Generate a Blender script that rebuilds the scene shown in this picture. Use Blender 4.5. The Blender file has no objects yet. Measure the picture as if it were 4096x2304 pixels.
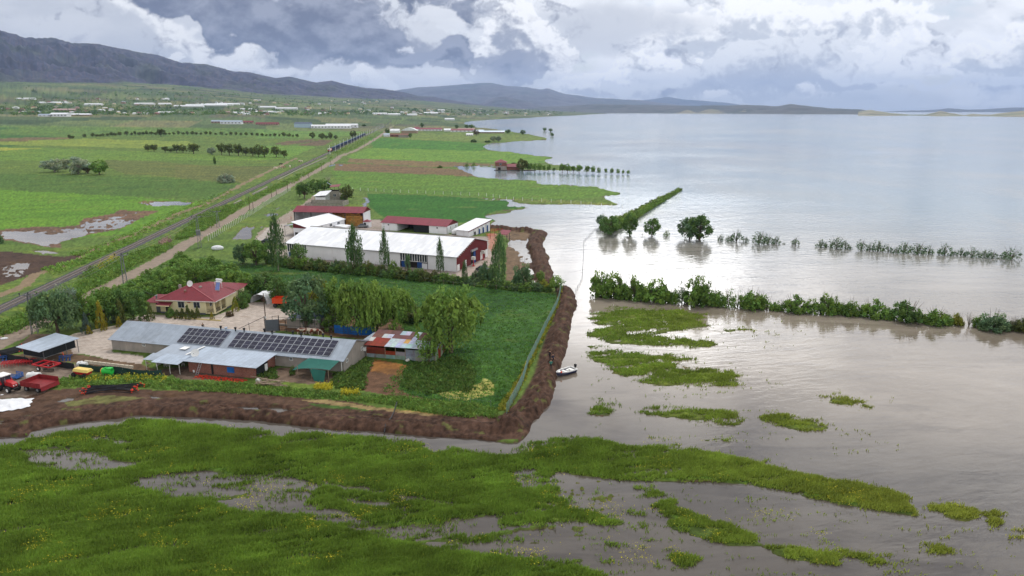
import bpy, bmesh, math, random
import numpy as np
from mathutils import Vector, Matrix
R = math.radians
random.seed(7); rng = np.random.default_rng(7)
scene = bpy.context.scene
COL = scene.collection

# ------------------------------------------------------------------ camera
H, F, CX, CY, YH = 45.0, 2731.0, 2048.0, 1152.0, 440.0
P = math.atan((CY - YH) / F)
cp, sp = math.cos(P), math.sin(P)
cam = bpy.data.cameras.new('camera'); cam_o = bpy.data.objects.new('camera', cam); COL.objects.link(cam_o)
cam.sensor_width = 36.0; cam.lens = 36.0 * F / 4096.0
cam.clip_start = 1.0; cam.clip_end = 90000.0
cam_o.location = (0, 0, H); cam_o.rotation_euler = (math.pi / 2 - P, 0, 0)
scene.camera = cam_o
scene.view_settings.view_transform = 'Standard'; scene.view_settings.look = 'None'
scene.view_settings.exposure = 0.2; scene.view_settings.gamma = 1.0
cy = scene.cycles
cy.use_denoising = True
try: cy.denoiser = 'OPENIMAGEDENOISE'
except Exception: pass
cy.max_bounces = 6; cy.diffuse_bounces = 3; cy.glossy_bounces = 3; cy.transmission_bounces = 3
cy.transparent_max_bounces = 8; cy.volume_bounces = 0; cy.caustics_reflective = False; cy.caustics_refractive = False
cy.sample_clamp_indirect = 6.0

# ------------------------------------------------------------------ geometry of the view: survey helpers
def G(px, py, z=0.0):
    """ground point at height z seen at survey pixel px, py (4096 x 2304)"""
    x = px - CX; y = CY - py
    d = np.array([x, F * cp + y * sp, -F * sp + y * cp])
    t = (z - H) / d[2]
    return Vector((d[0] * t, d[1] * t, z))
def project(x, y, z):
    d = y * cp + (H - z) * sp
    px = CX + F * x / d
    py = CY - F * (y * sp - (H - z) * cp) / d
    return px, py
def at_depth(px, py, Y):
    """point of the ray through px, py at forward distance Y"""
    x = px - CX; y = CY - py
    d = np.array([x, F * cp + y * sp, -F * sp + y * cp])
    t = Y / d[1]
    return Vector((d[0] * t, Y, H + d[2] * t))
def hgt(px, pyb, pyt, zb=0.0):
    """height of a vertical thing standing at px,pyb (height zb) whose top is seen at row pyt"""
    b = G(px, pyb, zb)
    y = CY - pyt
    # row pyt: (y*cp + (H-z)*sp)*Y' ...
    # solve CY - F*(Y*sp-(H-z)*cp)/(Y*cp+(H-z)*sp) = pyt
    k = y / F
    Y = b.y
    q = (Y * sp - k * Y * cp) / (k * sp + cp)   # q = H - z
    return (H - q) - zb
def fr(sx, ox, oy):
    return lambda pts: [(ox + a / sx, oy + b / sx) for a, b in pts]
DSP = fr(1 / 1.59006, 0, 0)
Z1 = fr(2.07, 0, 1000); Z2 = fr(2.07, 900, 1050); Z3 = fr(2.1467, 1000, 700); Z5 = fr(1.7173, 1300, 300)
Z6 = fr(1.4343, 2300, 700); Z7 = fr(1.932, 1800, 1100)
B1 = fr(2.5156, 0, 380); B2 = fr(2.5156, 1024, 380); B3 = fr(2.5156, 0, 600); B4 = fr(2.576, 700, 500)
B7 = fr(1.2578, 0, 1550); B8 = fr(1.2559, 2048, 1150); C6 = fr(4.83, 1120, 720); C7 = fr(4.39, 1750, 850)

# ------------------------------------------------------------------ sky, sun
SUN_AZ, SUN_EL = 16.0, 60.0           # degrees clockwise from +Y (the view direction)
world = bpy.data.worlds.new('World'); scene.world = world; world.use_nodes = True
class NT:
    def __init__(s, tree): s.t = tree; s.n = tree.nodes; s.l = tree.links
    def new(s, typ, **kw):
        n = s.n.new(typ)
        for k, v in kw.items(): setattr(n, k, v)
        return n
    def put(s, sock, v):
        if isinstance(v, bpy.types.NodeSocket): s.l.new(v, sock)
        else:
            try: sock.default_value = v
            except Exception: sock.default_value = tuple(v) + (1.0,)
    def m(s, op, a, b=0.0, c=0.0, clamp=False):
        n = s.new('ShaderNodeMath', operation=op, use_clamp=clamp)
        s.put(n.inputs[0], a); s.put(n.inputs[1], b)
        if op in ('MULTIPLY_ADD', 'SMOOTH_MIN', 'SMOOTH_MAX', 'COMPARE', 'WRAP'): s.put(n.inputs[2], c)
        return n.outputs[0]
    def vm(s, op, a, b=(0, 0, 0), sc=1.0):
        n = s.new('ShaderNodeVectorMath', operation=op)
        s.put(n.inputs[0], a)
        if op == 'SCALE': s.put(n.inputs[3], sc)
        else: s.put(n.inputs[1], b)
        return n.outputs[1] if op in ('LENGTH', 'DOT_PRODUCT', 'DISTANCE') else n.outputs[0]
    def noise(s, vec, scale, detail=5, rough=0.55, dist=0.0, dims='3D', color=False):
        n = s.new('ShaderNodeTexNoise', noise_dimensions=dims)
        s.l.new(vec, n.inputs['Vector'])
        n.inputs['Scale'].default_value = scale; n.inputs['Detail'].default_value = detail
        n.inputs['Roughness'].default_value = rough; n.inputs['Distortion'].default_value = dist
        return n.outputs['Color' if color else 'Fac']
    def mr(s, v, a, b, c=0.0, d=1.0, smooth=True):
        n = s.new('ShaderNodeMapRange', interpolation_type='SMOOTHSTEP' if smooth else 'LINEAR')
        s.put(n.inputs[0], v)
        for i, q in enumerate((a, b, c, d)): s.put(n.inputs[i + 1], q)
        return n.outputs[0]
    def mix(s, f, a, b, blend='MIX'):
        n = s.new('ShaderNodeMix', data_type='RGBA', blend_type=blend)
        s.put(n.inputs[0], f); s.put(n.inputs[6], a if isinstance(a, bpy.types.NodeSocket) else tuple(a)[:3] + (1,))
        s.put(n.inputs[7], b if isinstance(b, bpy.types.NodeSocket) else tuple(b)[:3] + (1,))
        return n.outputs[2]
    def xyz(s, x, y, z=0.0):
        n = s.new('ShaderNodeCombineXYZ'); s.put(n.inputs[0], x); s.put(n.inputs[1], y); s.put(n.inputs[2], z); return n.outputs[0]
    def sep(s, v):
        n = s.new('ShaderNodeSeparateXYZ'); s.l.new(v, n.inputs[0]); return n.outputs

def azel(px, py):
    x = px - CX; y = CY - py
    v = Vector((x, F * cp + y * sp, -F * sp + y * cp)).normalized()
    return math.degrees(math.atan2(v.x, v.y)), math.degrees(math.asin(v.z))

w = NT(world.node_tree)
for n in list(w.n): w.n.remove(n)
def s2l(c): return tuple(((v / 255) / 12.92 if v / 255 <= 0.04045 else ((v / 255 + 0.055) / 1.055) ** 2.4) for v in c)
# ---- numpy gradient noise
_pt = np.random.default_rng(3).permutation(4096).astype(np.int32)
_ga = np.random.default_rng(4).random(4096) * 2 * np.pi
_gx, _gy = np.cos(_ga), np.sin(_ga)
def pn(x, y, seed=0):
    xi = np.floor(x).astype(np.int64); yi = np.floor(y).astype(np.int64)
    xf = x - xi; yf = y - yi
    u = xf * xf * xf * (xf * (xf * 6 - 15) + 10); v = yf * yf * yf * (yf * (yf * 6 - 15) + 10)
    def g(ix, iy):
        h = _pt[(_pt[(ix + seed * 131) & 4095] + iy) & 4095]
        return _gx[h] * (x - ix) + _gy[h] * (y - iy)
    a = g(xi, yi); b = g(xi + 1, yi); c = g(xi, yi + 1); d = g(xi + 1, yi + 1)
    return (a + (b - a) * u) * (1 - v) + (c + (d - c) * u) * v * 1.0
def fbm(x, y, seed=0, oct=5, gain=0.5, lac=2.03):
    t = 0; a = 1.0; n = 0
    for i in range(oct):
        t = t + a * pn(x + i * 17.3, y - i * 9.1, seed + i); n += a; a *= gain; x = x * lac; y = y * lac
    return t / n * 1.6
def billow(x, y, seed=0, oct=5, gain=0.5, lac=2.1):
    """rounded puffs: positive, creased between the lumps"""
    t = 0; a = 1.0; n = 0
    for i in range(oct):
        t = t + a * (1 - 2.2 * np.abs(pn(x + i * 17.3, y - i * 9.1, seed + i))) ; n += a; a *= gain; x = x * lac; y = y * lac
    return t / n
def sst(x, a, b):
    t = np.clip((x - a) / (b - a), 0, 1); return t * t * (3 - 2 * t)
def lin(c): return np.array([(v / 255) / 12.92 if v / 255 <= 0.04045 else ((v / 255 + 0.055) / 1.055) ** 2.4 for v in c])
def mixc(a, b, f): return a * (1 - f[..., None]) + b * f[..., None]

def sky_colors(px, py):
    """px, py: survey pixel of the direction (orig 4096 frame units, continued outside). returns linear rgb, clear-air share"""
    X = px / 400.0; Y = py / 400.0
    k = np.clip((px + 200) / 3600, 0, 1)
    sw = sst(k, 0.18, 0.85)                         # towards the sun side
    # veil
    n1 = fbm(X * 0.9, Y * 2.4, 5, 6)
    base = mixc(lin((176, 186, 203)), lin((236, 240, 246)), np.clip(sw * 0.9 + 0.12, 0, 1))
    base = mixc(base, mixc(lin((198, 205, 217)), lin((214, 221, 231)), sw), sst(n1, -0.15, 0.35))
    # left corner slightly darker towards the top left
    clear = 0.75 * sst(fbm(X * 0.8 + 3, Y * 2.0, 9, 5), 0.12, 0.5) * sst(py, 480, 200) * sst(px, 1900, 2300)
    col = base
    def blob(px0, py0, rx, ry, rot=0, w=1.0, wx=0, wy=0):
        c, s = math.cos(math.radians(rot)), math.sin(math.radians(rot))
        dx = px + wx - px0; dy = py + wy - py0
        u = (dx * c + dy * s) / rx; v = (-dx * s + dy * c) / ry
        return w * np.exp(-(u * u + v * v))
    def dens(blobs, warp, wsc, amp, bsc, seed, ox=0.0, oy=0.0, st=1.35, oc=6, kind='b'):
        x = X + ox / 400; y = (Y + oy / 400) * st
        wx = fbm(x * wsc, y * wsc, seed, 5) * warp; wy = fbm(x * wsc + 7.7, y * wsc + 3.3, seed + 1, 5) * warp * 0.7
        t = 0
        for b in blobs: t = t + blob(*b, wx=wx + ox, wy=wy + oy)
        q = x + wx / 500; r = y + wy / 500
        n = (billow(q * bsc, r * bsc, seed + 2, oc, 0.58) - 0.45) * 1.5 if kind == 'b' else fbm(q * bsc, r * bsc, seed + 2, oc + 1, 0.6) * 1.35
        return t + amp * n
    # bright gaps low between the masses
    gaps = [(720, 150, 330, 55, 24, 1.1), (1000, 235, 330, 40, 14, .9), (1450, 275, 420, 30, 3, .9), (500, 60, 220, 30, 12, .6), (2050, 355, 420, 30, 0, .7), (2750, 455, 400, 20, 0, .3), (3700, 340, 500, 40, 0, .5)]
    d = dens(gaps, 170, 1.6, 0.8, 2.4, 51, kind='f')
    col = mixc(col, lin((233, 236, 240)), sst(d, 0.35, 1.25) * 0.85)
    # long soft streaks near the horizon
    st_ = fbm(X * 0.7, Y * 5.5, 61, 5)
    col = mixc(col, mixc(lin((170, 182, 203)), lin((197, 209, 224)), sw), sst(st_, 0.05, 0.4) * sst(py, 120, 380) * 0.8)
    def cumulus(blobs, seed, th=0.46, soft=0.06, warp=70, bsc=2.6, amp=0.46, cap=None, sh=None, hi=None, opac=0.97, depth=0.9):
        nonlocal col, clear
        a = dens(blobs, warp, 1.6, amp, bsc, seed)
        b = dens(blobs, warp, 1.6, amp, bsc, seed, ox=10, oy=-26)
        b2 = dens(blobs, warp, 1.6, amp, bsc, seed, ox=30, oy=-70, oc=4)
        m = sst(a, th, th + soft)
        fn = billow(X * bsc * 2.0 + 5, Y * bsc * 2.6, seed + 9, 6, 0.62) - 0.45
        thick = 0.55 * sst(b, th - 0.1, th + depth) + 0.45 * sst(b2, th - 0.1, th + depth * 1.1)
        l = 1.0 - thick * 1.05 + (a - b) * 0.9 + 1.0 * fn + 0.02
        shade = sh; light = hi
        cc = mixc(shade, light, sst(l, -0.05, 1.05))
        col = mixc(col, cc, m * opac); clear = clear * (1 - m)
    wL = mixc(lin((150, 160, 183)), lin((184, 195, 213)), sw)
    wH = mixc(lin((224, 229, 235)), lin((247, 249, 251)), sw)
    # distant small heads
    cumulus([(1460, 300, 45, 45, 0, .9), (1520, 335, 70, 34, 0, .9), (2330, 345, 130, 40, 0, .9), (2640, 300, 200, 66, -8, 1.0), (2420, 330, 100, 30, 0, .7), (3300, 345, 120, 45, 0, .8), (2750, 375, 200, 26, 0, .8), (710, 225, 40, 26, 0, .8), (3860, 415, 60, 14, 0, .9), (2560, 235, 110, 40, 0, .6)], 71, sh=wL, hi=wH, warp=40, bsc=4.2, soft=0.08)
    # big grey-white masses on the right
    cumulus([(3050, 120, 380, 95, -6, 1.15), (2850, 190, 200, 60, 0, .8), (3480, 90, 330, 50, -4, .9), (2780, 60, 260, 50, 0, .6), (4060, 190, 210, 90, -25, 1.3), (3980, 250, 250, 30, 0, .9)], 83, sh=mixc(lin((176, 188, 207)), lin((192, 202, 217)), sw), hi=wH * 0.97, warp=160, bsc=2.8, soft=0.25, amp=.6, th=.5)
    cumulus([(2900, 300, 260, 55, 0, 1.1), (3200, 270, 230, 75, -10, 1.1), (2720, 335, 180, 40, 0, .9), (3380, 320, 200, 50, 8, 1.0), (3060, 215, 150, 55, -20, .8), (3300, 180, 200, 45, -12, .8), (3560, 320, 260, 16, 0, .8), (4020, 330, 150, 40, 0, 1.0), (2500, 360, 120, 22, 0, .7)], 97, sh=mixc(lin((158, 169, 192)), lin((180, 190, 208)), sw), hi=mixc(lin((206, 213, 223)), lin((224, 230, 238)), sw), warp=130, bsc=3.2, soft=0.12, amp=.6)
    # grey layer top centre-right
    d = dens([(2450, 70, 420, 80, 3, 1.0), (2300, 190, 300, 70, 0, .7)], 90, 1.0, 0.3, 1.2, 111, kind='f')
    col = mixc(col, lin((186, 194, 208)), sst(d, 0.25, 0.9) * 0.75)
    cumulus([(1560, 125, 170, 36, 18, .9), (1700, 175, 200, 50, 12, .9), (1850, 215, 130, 45, 0, .9)], 127, sh=lin((146, 155, 178)), hi=lin((206, 212, 222)), warp=90, bsc=2.8, soft=0.14)
    # central cumulus head
    cumulus([(2060, 95, 95, 95, 0, 1.3), (2140, 165, 110, 90, 0, 1.2), (1980, 200, 130, 55, 0, .9), (2080, 240, 180, 60, 0, 1.0)], 123, sh=lin((148, 158, 182)), hi=lin((240, 242, 245)), warp=90, bsc=2.8, soft=0.1)
    # dark rain cloud across the left
    dk = [(620, -60, 420, 70, 10, 1.2), (1050, 20, 420, 110, 14, 1.35), (1300, 110, 330, 95, 14, 1.3), (950, 110, 220, 55, 22, 1.0), (1230, 205, 330, 42, 4, 1.0), (1560, 190, 300, 42, 10, 1.0), (1980, 270, 260, 34, 6, 1.25), (1780, 240, 200, 30, 8, 1.0), (1700, -30, 330, 60, 6, .9), (1250, -250, 900, 160, 0, 1.1)]
    d = dens(dk, 230, 2.0, 1.1, 2.2, 141, kind='f')
    b = dens(dk, 230, 2.0, 1.1, 2.2, 141, kind='f', oy=-45, ox=10)
    m = sst(d, 0.2, 0.95)
    tone = np.clip(0.36 + fbm(X * 1.6, Y * 2.6, 151, 7, 0.6) * 1.3 + (d - b) * 0.5, 0, 1)
    dc = mixc(lin((93, 107, 143)), lin((141, 152, 180)), tone)
    rim = sst(d, 0.72, 0.38) * sst(fbm(X * 2.2, Y * 3, 155, 4), -0.1, 0.4)
    dc = mixc(dc, lin((190, 198, 212)), rim * 0.7)
    col = mixc(col, dc, m * 0.97); clear = clear * (1 - m)
    # flat dark bases at the right and faint rain
    db = [(2960, 352, 300, 13, 0, 1.1), (3420, 378, 170, 13, 5, .9), (3120, 305, 130, 16, -8, .7), (2720, 170, 130, 24, 12, .9), (3350, 105, 240, 26, -4, .7), (3700, 295, 300, 14, 0, .7), (4020, 355, 130, 26, 0, 1.0), (2080, 290, 130, 30, 0, .5)]
    d = dens(db, 110, 2.2, 1.1, 3.0, 161, kind='f')
    col = mixc(col, mixc(lin((128, 144, 178)), lin((160, 174, 200)), sw), sst(d, 0.25, 1.3) * 0.6)
    rain = sst(py, 330, 420) * np.exp(-((px - 3150) / 600.0) ** 2) * 0.6 + sst(py, 260, 400) * np.exp(-((px - 1980) / 260.0) ** 2) * 0.35
    col = mixc(col, mixc(lin((158, 170, 195)), lin((170, 186, 208)), sw), rain)
    bb = np.exp(-((py - 300 - 0.02 * (px - 1000)) / 42.0) ** 2) * sst(px, 600, 1000) * sst(px, 2500, 1700) * sst(fbm(X * 1.1, Y * 3.0, 171, 5), -.35, .2)
    col = mixc(col, lin((232, 234, 237)), bb * 0.7)
    # thin haze band right above the horizon
    col = mixc(col, mixc(lin((176, 188, 205)), lin((190, 205, 222)), sw), sst(py, 330, 470) * 0.45)
    return col, clear

def sky_image(name, az0, az1, el0, el1, nx, ny):
    az, el = np.meshgrid(az0 + (np.arange(nx) + .5) / nx * (az1 - az0), el0 + (np.arange(ny) + .5) / ny * (el1 - el0))
    a, e = np.radians(np.clip(az, -60, 60)), np.radians(np.clip(el, -8, 50))
    x, y, z = np.sin(a) * np.cos(e), np.cos(a) * np.cos(e), np.sin(e)
    d = y * cp - z * sp; px = CX + F * x / d; py = CY - F * (y * sp + z * cp) / d
    k = sst(np.maximum(np.abs(az) - 40, (el - 22) * 0.8), 0, 16)
    lx, ly = CX + az * 50.0, YH - el * 46.0
    px = px * (1 - k) + lx * k; py = py * (1 - k) + ly * k
    c, cl = sky_colors(px, py)
    c = 1.16 * c ** 1.13; up_ = (.5 + .3 * sst(el, 8, 14))[..., None]; c = c.mean(-1, keepdims=True) * np.array([1.02, 1.0, .98]) * up_ + c * (1 - up_); c = c * (1 + 0.75 * sst(el, 8.8, 15) * sst(el, 42, 24) - .2 * sst(el, 26, 45))[..., None]
    # bright cloud just above the view, in front of the hidden sun
    g = np.exp(-((az - 12.0) / 10.0) ** 2 - ((el - 14.0) / 5.5) ** 2) * 4.6 * sst(el, 9.0, 12.0) + np.exp(-((az - SUN_AZ) / 22.0) ** 2 - ((el - SUN_EL) / 16.0) ** 2) * 1.3
    blue = sst(fbm(az / 9, el / 5, 201, 4), 0.1, 0.4) * np.exp(-((az - 17) / 12.0) ** 2 - ((el - 17) / 6.0) ** 2)
    c = c + g[..., None] * (1 - 0.9 * blue[..., None])
    cl = np.maximum(cl, blue * 0.7)
    c = c * (1 - 0.35 * sst(el, 0.0, -4.0))[..., None]
    im = bpy.data.images.new(name, nx, ny, alpha=True, float_buffer=True)
    im.colorspace_settings.name = 'Non-Color'
    buf = np.empty((ny, nx, 4), np.float32); buf[..., :3] = c; buf[..., 3] = 1 - np.clip(cl, 0, 1)
    im.alpha_mode = 'CHANNEL_PACKED'
    im.pixels.foreach_set(buf.ravel()); im.update(); im.pack()
    return im
def build_sky():
    tc = w.new('ShaderNodeTexCoord'); dirv = w.vm('NORMALIZE', tc.outputs['Generated'])
    s = w.sep(dirv)
    az = w.m('MULTIPLY', w.m('ARCTAN2', s[0], s[1]), 57.29578)
    el = w.m('MULTIPLY', w.m('ARCSINE', s[2]), 57.29578)
    sky = w.new('ShaderNodeTexSky', sky_type='NISHITA'); sky.sun_disc = False
    sky.sun_elevation = R(SUN_EL); sky.sun_rotation = R(SUN_AZ)
    def img(name, az0, az1, el0, el1, nx, ny):
        t = w.new('ShaderNodeTexImage', extension='EXTEND', interpolation='Linear'); t.image = sky_image(name, az0, az1, el0, el1, nx, ny)
        w.l.new(w.xyz(w.mr(az, az0, az1, smooth=False), w.mr(el, el0, el1, smooth=False)), t.inputs[0]); return t
    a = img('cloud_field', -46, 46, -4, 24, 1240, 380); b = img('cloud_field_wide', -180, 180, -8, 90, 480, 130)
    ins = w.m('MULTIPLY', w.mr(w.m('ABSOLUTE', az), 45.5, 43.0), w.mr(el, 23.5, 21.0))
    c = w.mix(ins, b.outputs[0], a.outputs[0])
    al = w.m('ADD', w.m('MULTIPLY', a.outputs[1], ins), w.m('MULTIPLY', b.outputs[1], w.m('SUBTRACT', 1.0, ins)))
    c = w.vm('SCALE', c, sc=10.0)
    c = w.mix(al, sky.outputs[0], c)
    bg = w.new('ShaderNodeBackground'); w.l.new(c, bg.inputs[0]); bg.inputs[1].default_value = 0.1
    out = w.new('ShaderNodeOutputWorld'); w.l.new(bg.outputs[0], out.inputs[0])
    world.cycles.sampling_method = 'MANUAL'; world.cycles.sample_map_resolution = 512
build_sky()
sun = bpy.data.lights.new('sun', 'SUN'); sun.energy = 1.5; sun.angle = R(12); sun.color = (1.0, 0.96, 0.9)
sun_o = bpy.data.objects.new('sun', sun); COL.objects.link(sun_o)
sun_o.rotation_euler = (R(90 - SUN_EL), 0, R(180 - SUN_AZ))

# ------------------------------------------------------------------ materials
MATS = {}
def mat(name, base=(0.5, 0.5, 0.5), rough=0.8, metal=0.0, var=0.12, vscale=1.5, bump=0.0, bscale=8.0, spec=0.3, attr=None, extra=None, objvar=0.0, trans=0.0):
    if name in MATS: return MATS[name]
    m = bpy.data.materials.new(name); m.use_nodes = True; t = NT(m.node_tree)
    b = m.node_tree.nodes['Principled BSDF']
    tc = t.new('ShaderNodeTexCoord'); geo = t.new('ShaderNodeNewGeometry')
    vec = tc.outputs['Object'] if attr != 'world' else geo.outputs['Position']
    if attr and attr != 'world':
        a = t.new('ShaderNodeAttribute', attribute_name=attr); colr = a.outputs['Color']
    else: colr = tuple(base)
    n1 = t.noise(vec, vscale, 4, 0.6)
    f = t.mr(n1, 0.3, 0.7, 1 - var, 1 + var, smooth=False)
    cc = t.mix(1.0, colr, t.xyz(f, f, f), 'MULTIPLY')
    if objvar:
        oi = t.new('ShaderNodeObjectInfo'); g = t.mr(oi.outputs['Random'], 0, 1, 1 - objvar, 1 + objvar, smooth=False)
        cc = t.mix(1.0, cc, t.xyz(g, g, t.m('MULTIPLY', g, 0.95)), 'MULTIPLY')
    if extra: cc = extra(t, cc, vec)
    t.l.new(cc, b.inputs['Base Color'])
    b.inputs['Roughness'].default_value = rough; b.inputs['Metallic'].default_value = metal
    b.inputs['Specular IOR Level'].default_value = spec
    if bump:
        bn = t.new('ShaderNodeBump'); bn.inputs['Strength'].default_value = bump; bn.inputs['Distance'].default_value = 0.1
        t.l.new(t.noise(vec, bscale, 4, 0.6), bn.inputs['Height']); t.l.new(bn.outputs[0], b.inputs['Normal'])
    if trans:
        tr = t.new('ShaderNodeBsdfTranslucent'); t.l.new(cc, tr.inputs[0])
        mx = t.new('ShaderNodeMixShader'); mx.inputs[0].default_value = trans
        t.l.new(b.outputs[0], mx.inputs[1]); t.l.new(tr.outputs[0], mx.inputs[2])
        t.l.new(mx.outputs[0], m.node_tree.nodes['Material Output'].inputs[0])
    MATS[name] = m
    return m
def L(*c): return tuple(float(v) for v in lin(c))

# ------------------------------------------------------------------ mesh helpers
def mesh_np(name, v, f, m=None, cols=None, smooth=False, link=True, obj=True):
    """v (n,3), f (k,3|4) int arrays"""
    me = bpy.data.meshes.new(name); v = np.asarray(v, np.float32); f = np.asarray(f, np.int32)
    me.vertices.add(len(v)); me.vertices.foreach_set('co', v.ravel())
    k = f.shape[1]; me.loops.add(f.size); me.loops.foreach_set('vertex_index', f.ravel())
    me.polygons.add(len(f)); me.polygons.foreach_set('loop_start', np.arange(0, f.size, k, dtype=np.int32))
    me.polygons.foreach_set('loop_total', np.full(len(f), k, np.int32))
    if smooth: me.polygons.foreach_set('use_smooth', np.ones(len(f), bool))
    if cols is not None:
        c = np.ones((len(v), 4), np.float32); c[:, :3] = cols
        a = me.color_attributes.new('col', 'FLOAT_COLOR', 'POINT'); a.data.foreach_set('color', c.ravel())
    me.update(calc_edges=True)
    if m: me.materials.append(m)
    if not obj: return me
    o = bpy.data.objects.new(name, me)
    if link: COL.objects.link(o)
    return o
def tag(o, label=None, cat=None, group=None, kind=None):
    if label: o['label'] = label
    if cat: o['category'] = cat
    if group: o['group'] = group
    if kind: o['kind'] = kind
    return o

# ------------------------------------------------------------------ survey of the ground (which field, bank or puddle lies where)
RW, RH = 2048, 1152
land = np.zeros((RH, RW), np.float32)          # 1 land, 0 water
cls = np.zeros((RH, RW), np.int8)              # 0 ground 1 crop 2 mud 3 road 4 paving 5 dike
crop = np.zeros((RH, RW), np.float32)          # standing crop density
colr = np.zeros((RH, RW, 3), np.float32); pud = np.zeros((RH, RW), np.float32)
def spans(pts):
    pts = [(x / 2, y / 2) for x, y in pts]
    ys = [p[1] for p in pts]; y0 = max(0, int(min(ys))); y1 = min(RH - 1, int(max(ys)) + 1)
    for r in range(y0, y1 + 1):
        yc = r + 0.5; xs = []
        for i in range(len(pts)):
            (xa, ya), (xb, yb) = pts[i], pts[(i + 1) % len(pts)]
            if (ya <= yc) != (yb <= yc): xs.append(xa + (yc - ya) * (xb - xa) / (yb - ya))
        xs.sort()
        for k in range(0, len(xs) - 1, 2):
            a, b = max(0, int(round(xs[k]))), min(RW, int(round(xs[k + 1])))
            if b > a: yield r, a, b
def fill(pts, ld=None, c=None, k=None, cr=None, pd=None):
    cc = None if c is None else lin(c)
    for r, a, b in spans(pts):
        if ld is not None: land[r, a:b] = max(ld, .62) if 0 < ld < .62 else ld; pud[r, a:b] = (1 - ld * .75) if ld < .62 else 0
        if pd is not None: pud[r, a:b] = pd
        if cc is not None: colr[r, a:b] = cc
        if k is not None: cls[r, a:b] = k
        if cr is not None: crop[r, a:b] = cr
def band(pts, w, **kw):
    """strip of world width w metres along a survey polyline"""
    P_ = [G(x, y, 0.3) for x, y in pts]
    lft, rgt = [], []
    for i, p in enumerate(P_):
        a = P_[max(0, i - 1)]; b = P_[min(len(P_) - 1, i + 1)]; d = (b - a); d.normalize(); n = Vector((-d.y, d.x, 0)) * (w / 2)
        for q, s_ in ((lft, 1), (rgt, -1)):
            v = p + n * s_; q.append(project(v.x, v.y, 0.3))
    fill(lft + rgt[::-1], **kw)

GR, GB, GY, GD, EM, FD = (86, 110, 48), (98, 130, 48), (122, 138, 58), (60, 86, 40), (44, 92, 42), (46, 82, 36)
BRN, MUD, PAV, RD = (100, 82, 66), (72, 54, 44), (184, 172, 162), (140, 122, 104)
MEA = (90, 102, 52)
# --- all land left of the shore
shore = DSP([(1490, 284), (1400, 287), (1330, 290)]) + Z5([(1530, 272), (1220, 290), (1060, 312), (960, 322), (945, 335), (1000, 345), (1030, 358), (1180, 372), (1310, 392), (1420, 408), (1560, 441),
      (1310, 457), (1150, 468), (1075, 490), (1130, 515), (1300, 528), (1390, 545), (1620, 567), (1500, 580), (1530, 606), (1755, 636), (1700, 655), (1400, 650), (1180, 640), (900, 618), (870, 624), (940, 648), (960, 660),
      (1050, 702), (1460, 724), (1455, 745), (1850, 762), (2060, 816), (1900, 832), (2030, 893), (1700, 885), (1400, 885), (1080, 846), (1300, 852), (1290, 862), (1240, 900), (1440, 905), (1210, 935), (1340, 940), (1070, 962), (1200, 1000), (1150, 1010)])
dikeN = C7([(920, 235), (1300, 265), (1560, 280), (1700, 285), (1850, 300), (1930, 350), (1880, 420), (1830, 520), (1880, 600), (1900, 700), (1980, 760), (1920, 850), (2000, 960), (2040, 1080), (2060, 1200)])
dikeE = Z7([(875, 90), (930, 95), (965, 150), (970, 220), (940, 300), (920, 400), (905, 540), (885, 620), (835, 690), (815, 780), (790, 900), (770, 990), (690, 1040), (640, 1110), (620, 1190), (540, 1270), (480, 1290), (330, 1270), (0, 1240)])
chanN = B7([(2170, 240), (1930, 215), (1700, 205), (1480, 180), (1300, 160), (1050, 145), (700, 130), (560, 150), (430, 165), (250, 190), (150, 215), (140, 240), (-40, 238)])
fill([(-40, 452), (1500, 430), (2360, 440)] + shore + dikeN + dikeE + chanN, ld=1, c=GR, k=0)
fill([(0, 300), (2370, 300), (2370, 452), (2100, 470), (1900, 480), (0, 470)], ld=1, c=GR, k=0)   # rising country beyond
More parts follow.
